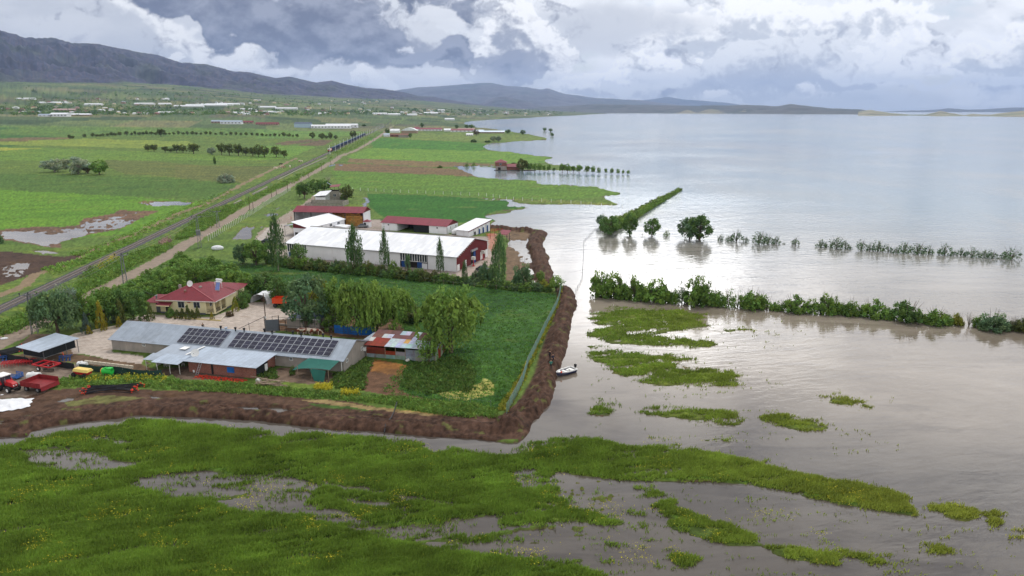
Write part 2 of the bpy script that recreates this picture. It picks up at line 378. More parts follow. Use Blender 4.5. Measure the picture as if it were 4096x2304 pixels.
# --- fields left of the railway
for pts, c in [
    (B1([(0, 190), (2576, 190), (2576, 330), (0, 330)]), (92, 118, 58)),
    (B1([(0, 330), (2576, 330), (2576, 410), (0, 420)]), (84, 114, 52)),
    (B1([(0, 470), (900, 438), (1900, 470), (2000, 500), (1450, 535), (600, 515), (0, 500)]), (116, 134, 56)),
    (B1([(0, 520), (450, 530), (2576, 620), (2576, 660), (0, 660)]), (92, 122, 48)),
    (B1([(0, 530), (430, 535), (300, 545), (0, 560)]), (140, 146, 56)),
    (B1([(0, 440), (250, 424), (480, 422), (780, 432), (700, 440), (0, 474)]), (104, 92, 66)),
    (B1([(0, 222), (450, 238), (300, 246), (0, 246)]), EM), (B1([(0, 320), (200, 330), (150, 342), (0, 344)]), (54, 96, 50)),
    (B1([(0, 398), (450, 412), (620, 424), (0, 434)]), (56, 98, 44)),
    (B1([(0, 500), (250, 510), (100, 522), (0, 522)]), (58, 96, 44)),
    (B1([(680, 282), (1150, 268), (1420, 272), (1000, 292)]), (66, 74, 50)), (B1([(1150, 270), (1500, 276), (1480, 300), (1000, 296)]), (60, 98, 60)),
    (B3([(1050, 100), (1500, 110), (2200, 170), (2576, 190), (2576, 265), (2450, 330), (2100, 320), (1700, 270), (1250, 240), (1080, 170)]), MEA),
    (B4([(0, 410), (560, 420), (1060, 420), (900, 490), (700, 600), (350, 560), (0, 540)]), (92, 100, 54)),
    (B3([(0, 240), (1700, 280), (2430, 340), (2200, 500), (1300, 470), (0, 400)]), (72, 102, 42)),
    (B3([(0, 400), (1300, 470), (2050, 520), (1350, 840), (600, 900), (0, 800)]), (86, 126, 36)),
    (B2([(0, 195), (1000, 200), (1350, 235), (1300, 290), (700, 300), (0, 300)]), (96, 132, 58)), (B2([(0, 300), (400, 310), (1100, 350), (1000, 400), (700, 440), (0, 440)]), (90, 124, 56)),
    (B2([(150, 492), (330, 462), (590, 444), (560, 470), (300, 505)]), (98, 84, 68)), (B2([(390, 512), (640, 450), (780, 454), (700, 500), (620, 516)]), (98, 84, 68)),
    (B2([(0, 515), (250, 505), (600, 522), (330, 640), (0, 660)]), (92, 128, 48)),
    ]: fill(pts, c=c)
# --- fields between railway and lake
for pts, c in [
    (B2([(1500, 262), (1990, 265), (2090, 290), (1950, 325), (1700, 335), (1400, 345), (1440, 310)]), (48, 92, 44)),
    (Z5([(300, 430), (1100, 470), (1130, 516), (900, 520), (330, 500)]), (64, 112, 40)),
    (Z5([(150, 560), (300, 500), (1300, 528), (1560, 570), (1500, 605), (800, 600), (170, 575)]), (94, 130, 50)),
    (Z5([(170, 574), (880, 598), (1170, 612), (1165, 622), (880, 620), (880, 634), (700, 630), (150, 600)]), (112, 96, 72)),
    (Z5([(80, 612), (300, 612), (930, 648), (1050, 700), (880, 690), (60, 655)]), (108, 90, 70)),
    (Z5([(40, 660), (880, 695), (1460, 722), (1455, 748), (1850, 764), (2040, 815), (1920, 832), (1600, 865), (1300, 850), (400, 805), (100, 770)]), (84, 118, 44)),
    (Z5([(290, 812), (900, 838), (1280, 860), (1400, 905), (1200, 930), (1100, 965), (1200, 1000), (900, 1010), (390, 970), (300, 900)]), (46, 96, 30)),
    (Z5([(1300, 850), (1700, 862), (1900, 880), (2030, 893), (1700, 885), (1300, 868)]), (104, 118, 56)),
    (Z5([(600, 395), (1400, 410), (1550, 440), (1310, 455), (1000, 455), (500, 440)]), (98, 118, 58)),
    ]: fill(pts, c=c)
# --- tracks, mud, plough, puddles left
road = [(-60, 1402), (0, 1375), (72, 1338), (145, 1295), (290, 1218), (435, 1145), (556, 1087), (656, 1032), (755, 970), (874, 902), (1024, 815), (1088, 780), (1205, 717), (1282, 675), (1337, 644), (1362, 624), (1418, 605), (1476, 572), (1515, 547), (1572, 503), (1620, 485)]
track = [(-60, 1205), (0, 1180), (97, 1145), (139, 1100), (318, 1041), (397, 990), (537, 938), (715, 854), (835, 813), (974, 735), (1049, 698), (1123, 663), (1185, 632)]
fill(B3([(-20, 1015), (350, 1050), (650, 1075), (900, 1020), (960, 1030), (700, 1120), (300, 1258), (-20, 1370)]), c=MUD, k=2)
fill(B3([(0, 800), (400, 775), (750, 765), (850, 690), (1150, 640), (1200, 605), (1600, 612), (1400, 700), (1200, 800), (900, 850), (600, 930), (620, 990), (400, 960), (200, 930), (0, 905)]), c=(108, 84, 72), ld=.66)
fill(B3([(1380, 520), (1650, 512), (1960, 520), (1900, 545), (1600, 558), (1450, 545)]), c=(112, 92, 74), ld=.6)
for q in [[(30, 820), (300, 822), (450, 850), (850, 835), (830, 855), (700, 895), (450, 945), (280, 920), (60, 880)], [(1520, 530), (1700, 518), (1930, 522), (1850, 550), (1600, 556)],
          [(220, 1003), (450, 1005), (680, 1036), (480, 1036)], [(1130, 920), (1340, 866), (1370, 874), (1150, 927)], [(350, 980), (460, 975), (400, 993)]]: fill(B3(q), ld=0.0)
for q in [[(880, 730), (1150, 690), (1400, 695), (1200, 790), (950, 800), (850, 790)], [(600, 790), (850, 780), (900, 830), (650, 850)]]: fill(B3(q), ld=.40)
for k_ in range(9): fill(B3([(30 - k_ * 6, 1165 + k_ * 13), (230, 1120 + k_ * 17), (400 - k_ * 22, 1136 + k_ * 15), (200, 1142 + k_ * 16), (20 - k_ * 6, 1173 + k_ * 13)]), ld=.25)
band(track, 3.0, c=(126, 108, 84), k=3)
band(road, 5.2, c=(134, 120, 106), k=3)
for q in [Z1([(160, 690), (230, 640), (240, 645), (170, 700)]), B4([(1575, 412), (1660, 402), (1640, 418), (1570, 424)]), B4([(1690, 408), (1780, 410), (1770, 420), (1690, 418)])]: fill(q, ld=.25)
# --- farm yards
fill(Z1([(480, 760), (560, 710), (700, 690), (900, 652), (980, 630), (1100, 560), (1250, 530), (1400, 545), (1750, 560), (1950, 480), (2070, 440), (2500, 520), (2360, 660), (1420, 640), (1060, 640), (930, 730), (930, 850), (1190, 880), (1175, 960), (1000, 925), (680, 862), (600, 860), (540, 800)]), c=PAV, k=4)
fill(Z2([(0, 450), (160, 370), (230, 330), (420, 340), (400, 400), (480, 500), (400, 580), (0, 600)]), c=PAV, k=4)
fill(Z1([(0, 920), (250, 880), (700, 960), (640, 1000), (560, 1060), (430, 1080), (380, 1200), (250, 1220), (0, 1240)]), c=(126, 112, 100), k=2)
fill(Z1([(0, 870), (600, 860), (1180, 950), (1300, 1000), (1300, 1060), (900, 1010), (640, 940), (300, 900), (0, 930)]), c=(104, 84, 64), k=2)
fill(Z1([(250, 700), (480, 690), (560, 740), (600, 860), (300, 860), (120, 820)]), c=(120, 100, 82), k=2)
fill(Z1([(1280, 1000), (1600, 960), (2070, 1040), (2000, 1080), (1440, 1075)]), c=(104, 88, 76), k=2)
fill(Z2([(400, 560), (1160, 640), (1500, 560), (1560, 470), (1000, 440), (420, 480)]), c=(112, 84, 60), k=2)     # cattle pen
fill(Z2([(260, 880), (700, 870), (950, 930), (960, 1000), (640, 1010), (270, 960)]), c=(110, 92, 78), k=2)
fill(Z2([(1230, 800), (1500, 850), (1470, 930), (1440, 1050), (1560, 1110), (1900, 1170), (2070, 1240), (1700, 1180), (1400, 1110), (1130, 1060), (1180, 900)]), c=(106, 80, 58), k=2)
fill(Z2([(1240, 800), (1510, 850), (1450, 940), (1200, 900)]), c=(140, 98, 52))
fill(Z2([(1500, 960), (1640, 950), (1600, 1000), (1450, 1020)]), c=(84, 70, 58))
fill(Z2([(1700, 1060), (1900, 1070), (2100, 1010), (2160, 960), (2250, 1000), (2240, 1100), (2000, 1160), (1820, 1130)]), c=(150, 150, 92))
fill(Z2([(1530, 470), (1680, 460), (1800, 530), (1560, 540)]), c=(84, 62, 48), k=2)
dark_green = DSP([(500, 648), (700, 672), (900, 690), (1415, 742), (1395, 800), (1330, 930), (1260, 1030), (1180, 1035), (1060, 1010), (960, 985), (1010, 920), (1030, 860), (1000, 800), (760, 790), (700, 755), (620, 735), (590, 700)])
fill(dark_green, c=FD, k=1)
fill(DSP([(1250, 790), (1400, 745), (1385, 820), (1330, 920), (1290, 980), (1180, 985), (1020, 960), (1060, 880), (1190, 850)]), c=(58, 94, 42), k=1)
fill(Z2([(1700, 1060), (1900, 1075), (2090, 1020), (2150, 960), (2230, 1000), (2230, 1100), (2000, 1150), (1820, 1120)]), c=(146, 146, 88), k=1)
fill(Z2([(1230, 800), (1500, 850), (1470, 930), (1440, 1050), (1560, 1110), (1900, 1170), (2070, 1240), (1700, 1180), (1400, 1110), (1130, 1060), (1180, 900)]), c=(100, 74, 56), k=2)
fill(Z2([(1240, 800), (1510, 850), (1450, 940), (1200, 900)]), c=(142, 98, 52), k=2)
# barn complex
fill(B4([(1070, 960), (1180, 900), (1300, 830), (1430, 730), (1460, 800), (1300, 900), (1240, 1000), (1130, 1030), (820, 1185), (860, 1110), (960, 1050)]), c=(152, 138, 126), k=4)
fill(B4([(820, 1190), (960, 1060), (1150, 1010), (1240, 1100), (1150, 1240)]), c=(176, 168, 160), k=4)
fill([(1180, 880), (1520, 880), (1560, 940), (1840, 940), (1990, 950), (1990, 1050), (1830, 1110), (1560, 1100), (1150, 1030)], c=(160, 148, 140), k=4)
fill([(1060, 1000), (1150, 1000), (1180, 1030), (1560, 1085), (1800, 1120), (1780, 1130), (1500, 1100), (1100, 1050)], c=(180, 168, 158), k=4)
fill(C7([(330, 1090), (600, 940), (900, 740), (985, 690), (985, 830), (800, 1010), (560, 1110), (430, 1150)]), c=(176, 160, 150), k=4)
fill(C7([(900, 380), (1040, 380), (1060, 500), (960, 720), (890, 600)]), c=(170, 120, 100), k=4)
fill(C7([(960, 250), (1700, 330), (1720, 420), (1600, 560), (1700, 800), (1720, 1240), (1200, 1200), (1200, 700), (1240, 480), (1100, 350)]), c=(112, 92, 70), k=2)
for q in [[(1240, 490), (1290, 460), (1530, 470), (1600, 420), (1620, 500), (1560, 560), (1640, 680), (1670, 780), (1660, 860), (1580, 850), (1500, 760), (1400, 770), (1440, 700), (1330, 620), (1240, 600)],
          [(1500, 960), (1600, 930), (1700, 1000), (1740, 1060), (1620, 1110), (1500, 1010)], [(1620, 1150), (1740, 1170), (1790, 1240), (1600, 1250)]]: fill(C7(q), ld=.12)
fill(C7([(1500, 780), (1680, 830), (1670, 900), (1450, 880), (1400, 800)]), ld=.45)
for q in [[(580, 1175), (650, 1100), (700, 1045), (830, 1035), (790, 1080), (800, 1110), (790, 1180)], [(880, 1040), (910, 1035), (900, 1060), (875, 1062)], [(900, 920), (1000, 900), (1070, 905), (1060, 925), (940, 935)],
          [(1030, 860), (1090, 835), (1080, 850), (1040, 870)], [(1910, 840), (1960, 780), (1945, 735), (1990, 745), (2010, 780), (1960, 845)]]: fill(B4(q), ld=.02)
fill(Z5([(1080, 842), (1220, 848), (1290, 850), (1290, 862), (1100, 852)]), ld=.3)
fill(Z5([(880, 622), (1000, 622), (1170, 618), (1170, 628), (900, 632)]), ld=.35)
# --- mud strip in front of the farm
mudS = [(-20, 1612), (100, 1590), (200, 1560), (420, 1545), (560, 1560), (800, 1565), (1000, 1572), (1200, 1592), (1400, 1606), (1560, 1640), (1800, 1668), (1990, 1690), (2050, 1600)] + Z7([(440, 1060), (560, 960), (690, 1040), (540, 1270), (330, 1270), (0, 1240)]) + chanN
fill(mudS, c=(86, 66, 54), k=5)
fill(B7([(320, 75), (500, 40), (800, 55), (760, 75), (600, 100), (420, 110), (340, 95)]), c=(106, 106, 64))
fill(B7([(1500, 62), (1620, 60), (1900, 100), (2250, 140), (2480, 165), (2300, 165), (2000, 125), (1700, 95)]), c=(136, 118, 82))
fill(B7([(1540, 80), (1750, 98), (1900, 118), (1600, 105)]), c=(70, 96, 44))
for q, v in [([(1100, 100), (1180, 92), (1300, 88), (1312, 124), (1240, 118), (1160, 112)], .22), ([(1345, 98), (1400, 90), (1470, 108), (1440, 135), (1350, 122)], .25), ([(1510, 125), (1560, 128), (1530, 130)], .3),
             ([(270, 62), (330, 44), (420, 40), (380, 58), (300, 72)], .3), ([(740, 32), (900, 46), (890, 52), (760, 42)], .3), ([(0, 160), (120, 130), (230, 118), (100, 150), (0, 172)], .42), ([(1830, 142), (1880, 150), (1960, 150), (1950, 165), (1850, 150)], .35),
             ([(960, 85), (1060, 70), (1050, 90), (980, 100)], .42), ([(2120, 170), (2150, 172), (2140, 180)], .3), ([(2370, 198), (2420, 196), (2410, 206)], .3), ([(0, 172), (100, 166), (60, 182), (0, 190)], .4)]: fill(B7(q), ld=v)
fill([(-20, 1600), (40, 1592), (120, 1590), (200, 1600), (190, 1640), (60, 1660), (-20, 1670)], ld=1)
# --- flooded crop in front: everything below the channel
cg = (74, 108, 30)
chanS = B7([(-30, 290), (0, 280), (60, 285), (150, 245), (230, 245), (300, 215), (430, 200), (640, 175), (650, 155), (800, 155), (1100, 190), (1370, 210), (1380, 240), (1430, 240), (1460, 215), (1650, 225), (1870, 240), (2050, 260), (2150, 290), (2160, 330), (2280, 300), (2400, 312), (2500, 330), (2576, 330)])
fill(chanS + B8([(100, 772), (200, 752), (340, 745), (450, 760), (600, 790), (900, 800), (1150, 850), (1400, 915), (1700, 970), (1900, 1010), (2000, 1045), (2040, 1140), (1700, 1090), (1300, 1000), (1000, 965), (700, 965), (500, 955), (250, 935), (100, 900), (0, 900)])
     + [(2048, 1900), (2048, 2330), (-30, 2330)], ld=.86, c=cg, k=1, cr=1)
fill(B8([(2080, 1080), (2200, 1075), (2340, 1100), (2350, 1165), (2250, 1170), (2100, 1110)]), ld=.78, c=(96, 112, 36), k=1, cr=.75)
fill(B8([(2370, 1110), (2450, 1105), (2470, 1160), (2430, 1190), (2370, 1180)]), ld=.78, c=(96, 112, 36), k=1, cr=.9)
isl = [([(400, 125), (500, 90), (800, 95), (970, 125), (985, 150), (870, 152), (985, 172), (975, 205), (850, 215), (750, 225), (600, 215), (480, 195), (395, 165)], .82),
       ([(385, 200), (480, 195), (600, 220), (850, 245), (1030, 268), (1030, 300), (900, 302), (700, 290), (500, 275), (388, 250)], .8),
       ([(380, 275), (480, 290), (600, 320), (780, 330), (970, 345), (960, 368), (820, 370), (800, 395), (830, 402), (1000, 405), (1160, 425), (1150, 490), (1000, 485), (850, 500), (700, 480), (560, 450), (480, 400), (390, 345)], .74),
       ([(490, 390), (560, 370), (820, 385), (850, 410), (1000, 408), (1150, 430), (1130, 485), (900, 470), (700, 440), (540, 430)], .86),
       ([(1000, 190), (1100, 178), (1200, 200), (1400, 240), (1390, 250), (1180, 228), (1010, 215)], .66), ([(1520, 540), (1600, 522), (1740, 560), (1840, 585), (1830, 605), (1650, 592), (1530, 565)], .7),
       ([(1240, 630), (1290, 612), (1450, 640), (1590, 668), (1605, 710), (1480, 722), (1350, 690), (1240, 668)], .74), ([(630, 598), (700, 583), (950, 600), (1170, 628), (1140, 690), (1000, 680), (850, 655), (640, 628)], .74),
       ([(400, 590), (430, 572), (480, 600), (515, 622), (480, 642), (390, 628)], .9), ([(1045, 282), (1090, 278), (1100, 292), (1050, 298)], .7), ([(400, 540), (430, 540), (560, 590), (540, 605), (420, 590)], .58), ([(480, 548), (560, 560), (600, 600), (520, 590)], .56),
       ([(950, 740), (1100, 752), (1110, 780), (960, 775)], .56), ([(1220, 850), (1380, 870), (1370, 895), (1240, 875)], .58), ([(1500, 358), (1600, 365), (1595, 374), (1510, 368)], .58), ([(1640, 710), (1800, 716), (1790, 732), (1650, 728)], .57),
       ([(600, 988), (740, 1000), (755, 1045), (650, 1052), (610, 1020)], .7), ([(700, 1072), (780, 1045), (830, 1090), (900, 1130), (1050, 1170), (1230, 1240), (1262, 1288), (1100, 1290), (950, 1250), (760, 1190), (800, 1150), (720, 1100)], .78),
       ([(0, 1005), (150, 1030), (300, 1060), (330, 1100), (450, 1130), (565, 1180), (500, 1192), (300, 1170), (150, 1172), (0, 1195)], .84), ([(1260, 1282), (1400, 1290), (1655, 1345), (1650, 1390), (1400, 1360), (1280, 1312)], .78),
       ([(740, 1302), (850, 1320), (950, 1360), (870, 1400), (800, 1370)], .75), ([(0, 1335), (150, 1350), (350, 1395), (500, 1460), (0, 1460)], .88), ([(1490, 1290), (1700, 1320), (1900, 1350), (2000, 1372), (1850, 1382), (1600, 1330)], .72),
       ([(2030, 1270), (2150, 1278), (2310, 1340), (2150, 1336)], .66), ([(1880, 1300), (1960, 1370), (1970, 1449), (1900, 1430)], .58), ([(570, 1110), (780, 1140), (760, 1160), (600, 1130)], .6), ([(590, 1160), (690, 1190), (680, 1210), (600, 1185)], .75),
       ([(2080, 1190), (2110, 1190), (2100, 1220)], .6), ([(2480, 1230), (2576, 1180), (2576, 1260), (2500, 1260)], .7), ([(1740, 1215), (1840, 1225), (1830, 1240), (1750, 1235)], .6), ([(620, 1215), (680, 1222), (660, 1240)], .6),
       ([(680, 750), (850, 770), (860, 790), (700, 775)], .56), ([(0, 1240), (60, 1250), (50, 1275), (0, 1280)], .7), ([(880, 1040), (990, 1050), (980, 1062), (890, 1055)], .58), ([(700, 1380), (840, 1400), (830, 1430), (720, 1405)], .6)]
for q, v in isl: fill(B8(q), ld=v, c=(98, 116, 34) if q[0][1] < 900 else (86, 112, 32), k=1, cr=min(.88, max(0.42, (v - .5) * 3.1)))
fill(B8([(400, 590), (430, 572), (480, 600), (515, 622), (480, 642), (390, 628)]), c=(44, 80, 30))
fill(B8([(820, 372), (880, 370), (990, 400), (930, 412), (830, 400)]), ld=.72, c=(150, 132, 112), k=2, cr=0)
# sparse stubble standing in open water
for q, cr_ in [([(640, 100), (1300, 130), (1500, 240), (1400, 300), (1000, 310), (950, 240)], .10), ([(380, 280), (800, 320), (1250, 420), (1300, 500), (900, 560), (400, 540)], .16), ([(1150, 420), (1400, 470), (1300, 500), (1150, 490)], .22),
               ([(380, 640), (1200, 690), (2000, 760), (2200, 800), (1400, 880), (600, 800), (380, 740)], .07), ([(1600, 500), (2000, 560), (1950, 620), (1600, 610)], .10), ([(700, 980), (2500, 1180), (2576, 1449), (700, 1449)], .10),
               ([(150, 900), (700, 980), (700, 1449), (450, 1449), (150, 1320), (0, 1320), (0, 930)], .14), ([(1180, 1040), (1450, 1060), (1430, 1180), (1200, 1160)], .25), ([(1480, 1180), (1640, 1200), (1620, 1310), (1560, 1300)], .2),
               ([(1000, 600), (1200, 620), (1170, 660), (1000, 650)], .2), ([(450, 760), (720, 790), (700, 900), (460, 860)], .3)]:
    for r, a, b in spans(B8(q)): s_ = crop[r, a:b]; crop[r, a:b] = np.maximum(s_, cr_)
# water gaps inside the near crop
for q, v in [([(1500, 640), (2000, 690), (2500, 640), (2576, 850), (2100, 800)], .5), ([(630, 475), (780, 450), (1000, 480), (930, 530), (820, 535), (740, 515)], .38), ([(800, 430), (1000, 405), (1300, 430), (1200, 440), (1000, 450), (860, 445)], .50), ([(1270, 515), (1450, 500), (1420, 560), (1440, 632), (1320, 610), (1300, 560)], .42),
             ([(1480, 585), (1620, 580), (1720, 610), (1900, 680), (2100, 705), (2300, 640), (2450, 680), (2576, 680), (2576, 830), (2400, 820), (2280, 760), (2100, 740), (1800, 690), (1500, 620)], .34), ([(1560, 465), (1700, 480), (1900, 500), (2200, 560), (2450, 600), (2300, 590), (2000, 548), (1700, 500)], .40),
             ([(180, 325), (300, 318), (390, 380), (380, 395), (250, 390), (150, 360)], .46), ([(1700, 545), (1950, 570), (1980, 600), (1750, 580)], .48), ([(450, 230), (660, 255), (640, 285), (460, 260)], .56), ([(760, 425), (1500, 440), (1600, 480), (1500, 640), (1200, 610), (1000, 560), (780, 540)], .5), ([(80, 300), (420, 310), (700, 380), (500, 420), (150, 400)], .5)]: fill(B7(q), pd=.56 if v < .45 else .40, cr=.45)
fill(B8([(0, 910), (200, 915), (600, 985), (640, 1060), (560, 1110), (700, 1180), (760, 1260), (740, 1300), (700, 1449), (500, 1449), (350, 1390), (0, 1330), (0, 1290), (60, 1270), (0, 1240), (0, 1195), (150, 1175), (400, 1190), (560, 1185), (450, 1125), (330, 1090), (150, 1030), (0, 1003)]), ld=.25, cr=.14, c=(70, 92, 36))
fill(B8([(-4, 905), (220, 915), (240, 1030), (-4, 1003)]), ld=.66, cr=.6, c=(84, 110, 36), k=1)
for q, v in isl:
    if min(p[1] for p in q) > 990 and q[0][0] < 800: fill(B8(q), ld=v, c=(80, 110, 30), k=1, cr=min(.88, max(0.42, (v - .5) * 3.1)))

def blur(a, r, axis):
    k = 2 * r + 1; c = np.cumsum(np.concatenate([np.repeat(np.take(a, [0], axis), r + 1, axis), a, np.repeat(np.take(a, [-1], axis), r, axis)], axis), axis)
    n = a.shape[axis]
    return (np.take(c, range(k, k + n), axis) - np.take(c, range(0, n), axis)) / k
landb = blur(blur(land, 6, 1), 2, 0); landb = blur(blur(landb, 4, 1), 1, 0)
cropb = blur(blur(crop, 9, 1), 4, 0); cropb = blur(blur(cropb, 5, 1), 2, 0); pud *= (land > .5); pudb = blur(blur(pud, 2, 1), 1, 0)
def look(a, px, py):
    ix = np.clip((px / 2).astype(int), 0, RW - 1); iy = np.clip((py / 2).astype(int), 0, RH - 1); return a[iy, ix]

# height profile of the rising country (knots per survey column)
KX = [-3000, -600, 0, 1000, 1600, 1900, 2100, 2300, 2400]
K0 = [1100, 1100, 1100, 1300, 2200, 3200, 4200, 6000, 8000]
KV = [2300, 2300, 2300, 2600, 4000, 5500, 6500, 8500, 9500]; KVy = [445, 445, 445, 445, 444, 446, 449, 450, 452]
KB = [4500, 4500, 4500, 6500, 8500, 9500, 10500, 11500, 12000]
BX = [-3000, 0, 397, 715, 1033, 1351, 1670, 1908, 2100, 2300, 2400]; BY = [330, 330, 331, 343, 374, 391, 402, 422, 438, 448, 452]
RX = [-3000, -700, -300, 0, 72, 159, 262, 334, 429, 556, 660, 747, 843, 954, 1018, 1113, 1169, 1272, 1336, 1391, 1471, 1533, 1609, 1678, 1737, 1824, 1882, 1940, 1987, 2100, 2300, 2400]
RY = [60, 90, 100, 118, 123, 153, 149, 171, 176, 203, 219, 250, 258, 286, 290, 312, 306, 330, 322, 338, 352, 355, 367, 384, 387, 405, 413, 419, 425, 440, 449, 452]
KR = [7000, 7000, 7000, 9500, 11500, 12500, 13000, 13500, 14000]
def zrow(Y, py): y = CY - py; k = y / F; return H - (Y * sp - k * Y * cp) / (k * sp + cp)
dik = [(G(*p_, 0), h_, w_) for p_, h_, w_ in []]
def polydist(X, Y, pts):
    best = np.full(X.shape, 1e9); 
    for (ax, ay), (bx, by) in zip(pts[:-1], pts[1:]):
        dx, dy = bx - ax, by - ay; t = np.clip(((X - ax) * dx + (Y - ay) * dy) / (dx * dx + dy * dy), 0, 1)
        best = np.minimum(best, np.hypot(X - ax - t * dx, Y - ay - t * dy))
    return best
def wpts(p): return [tuple(G(a, b, 0.5))[:2] for a, b in p]
DIKES = [(wpts(Z7([(895, 110), (920, 220), (880, 340), (835, 480), (795, 620), (765, 760), (712, 880), (640, 1000), (570, 1080), (450, 1165)])), 0.95, 2.6),
         (wpts(C7([(940, 260), (1300, 300), (1600, 320), (1800, 350), (1760, 450), (1680, 560), (1740, 700), (1820, 850), (1830, 1000), (1850, 1220)])), 1.1, 3.3),
         (wpts(Z7([(450, 1160), (300, 1170), (0, 1150)]) + B7([(2100, 200), (1930, 178), (1700, 162), (1480, 142), (1300, 126), (1050, 110), (700, 96), (560, 116), (400, 132), (200, 160), (60, 195), (-60, 210)])), 0.5, 2.2)]
RAIL = [(-60, 1275), (0, 1244), (193, 1146), (483, 1010), (795, 862), (1024, 753), (1321, 610), (1461, 541), (1552, 499), (1600, 474), (1630, 462)]
_ra, _rb = G(193, 1146, 1.2), G(1461, 541, 1.2); _rd = (_rb - _ra).normalized()
RAILW = [tuple((_ra + _rd * s_))[:2] for s_ in (-160, 0, 200, 500, 900, 1500, 2600)]
def terrain(X, Y, detail=True):
    """height, colour lookup position, class of the ground at world X, Y (arrays)"""
    px, py = project(X, Y, 0.3)
    n1 = fbm(X / 3.1, Y / 3.1, 301, 4); n2 = fbm(X / 14.0, Y / 9.0, 302, 4)
    near = sst(Y, 900, 250)
    jx = (n1 * 5 + n2 * 6) ; jy = (n2 * 3.0 + n1 * 2.0)
    lpx, lpy = px + jx, py + jy * near
    lv = look(landb, lpx, lpy)
    far = sst(Y, 300, 700)
    lv2 = lv + (lv > .04) * (lv < .97) * ((1 - far) * 0.34 * n1 + 0.30 * n2 + 0.3 * fbm(X / 6.0, Y / (2.0 + Y / 60.0), 321, 4, .6))
    z = -0.45 + 0.8 * sst(lv2, 0.15, 0.85)
    cv = look(cropb, lpx, lpy); c_ = look(cls, lpx, lpy)
    # banded, wind-laid crop canopy; thin stands outside it rise straight from shallow water
    cj = 26 * fbm(X / 7.0, Y / 1.3, 322, 4, .6) + 34 * fbm(X / 20.0, Y / 3.5, 326, 3); cv = look(cropb, lpx + cj * near, lpy + cj * .12)
    rows = fbm((X * 0.96 + Y * 0.28) / 16.0, (Y * 0.96 - X * 0.28) / 2.6, 303, 4, 0.5); k_ = sst(cv, .80, .97)
    cz = (0.05 + 0.55 * rows) * k_
    thin = -0.10 + 0.16 * sst(cv, .3, .9) + 0.16 * n1 + .30 * rows
    z = np.where(cv > .3, (np.minimum(z, 0.12) + np.maximum(cz, -0.22)) * k_ + thin * (1 - k_), np.where((cv > .02) & (z > -.2) & (c_ == 1), -0.12 + .1 * n1, z))
    z = z + (c_ == 2) * 0.10 * n1 + (c_ == 5) * 0.22 * n1 * np.minimum(lv * 1.2, 1)
    z = z + (c_ == 1) * (cv < .3) * 0.35 * fbm(X / 2.2, Y / 2.2, 304, 4) * near
    pb_ = look(pudb, px + n1 * 3, py + n1 * 2) + k_ * sst(-fbm((X * .96 + Y * .28) / 11.0, (Y * .96 - X * .28) / 1.5, 325, 4, .6), .03, .16) * sst(fbm(X / 34, Y / 20, 324, 3), -.12, .22) * .78; pm = sst(pb_ + (pb_ > .03) * ((0.45 + .2 * (c_ == 1)) * n1 + (.95 + 1.7 * (c_ == 1)) * fbm((X * .96 + Y * .28) / 5.0, (Y * .96 - X * .28) / .9, 323, 4, .6)), .42, .66); z = z * (1 - pm) - 0.14 * pm
    for pts, hh, ww in DIKES:
        d = polydist(X, Y, pts); bmp = sst(d + 1.1 * fbm(X / 3.2, Y / 3.2, 308, 3), ww * 1.05, ww * 0.1)
        rough_ = (fbm(X / .8, Y / .8, 305, 4, .6) * 0.7 + (billow(X / 1.9, Y / 1.9, 306, 4, .6) - .4) * .7)
        z = z + (1 - pm * .97) * bmp * (hh * (1 + .7 * fbm(X / 8.0, Y / 8.0, 327, 3)) + rough_ * min(hh, 1.3) * 0.9)
    d = polydist(X, Y, RAILW); z = z + (z > -.2) * 0.9 * sst(d, 5.5, 1.9)
    land_only = sst(px, 2450, 2330) * (Y > 1000)
    Y0, Yv, Yb, Yr = (np.interp(px, KX, k_) for k_ in (K0, KV, KB, KR))
    zv = zrow(Yv, np.interp(px, KX, KVy)); zb = zrow(Yb, np.interp(px, BX, BY)); zr = zrow(Yr, np.interp(px, RX, RY))
    zz = np.where(Y < Yv, zv * sst(Y, Y0 - 300, Yv + 400) , zv + (zb - zv) * np.clip((Y - Yv) / (Yb - Yv), 0, 1) ** 1.1)
    t = np.clip((Y - Yb) / (Yr - Yb), 0, 1); tb = np.clip((Y - Yr) / 2500, 0, 1)
    rel = np.abs(fbm(X / 900, Y / 900, 307, 6, 0.5)) + 0.5 * np.abs(fbm(X / 330, Y / 330, 309, 5, .55)); amp = (zr - zb) * 1.15 * (t ** 0.7) * (1 - t ** 3)
    zz = np.where(Y > Yb, zb + (zr - zb) * (0.45 * t + 0.55 * sst(t, 0, 1)) - amp * (rel - 0.12) * 1.0, zz)
    zz = np.where(Y > Yr, zr - (zr + 10) * tb * (0.6 + 0.4 * tb), zz)
    z = z + np.where(Y > 800, zz * land_only, 0) + (Y > Yv) * (Y < Yb + 200) * land_only * 6 * n2
    return z, px, py, lpx, lpy, c_, cv, n1, n2, (Y > Yb) & (land_only > 0.1), t
def ground_z(x, y):
    r_ = terrain(np.array([float(x)]), np.array([float(y)])); return float(r_[0][0])

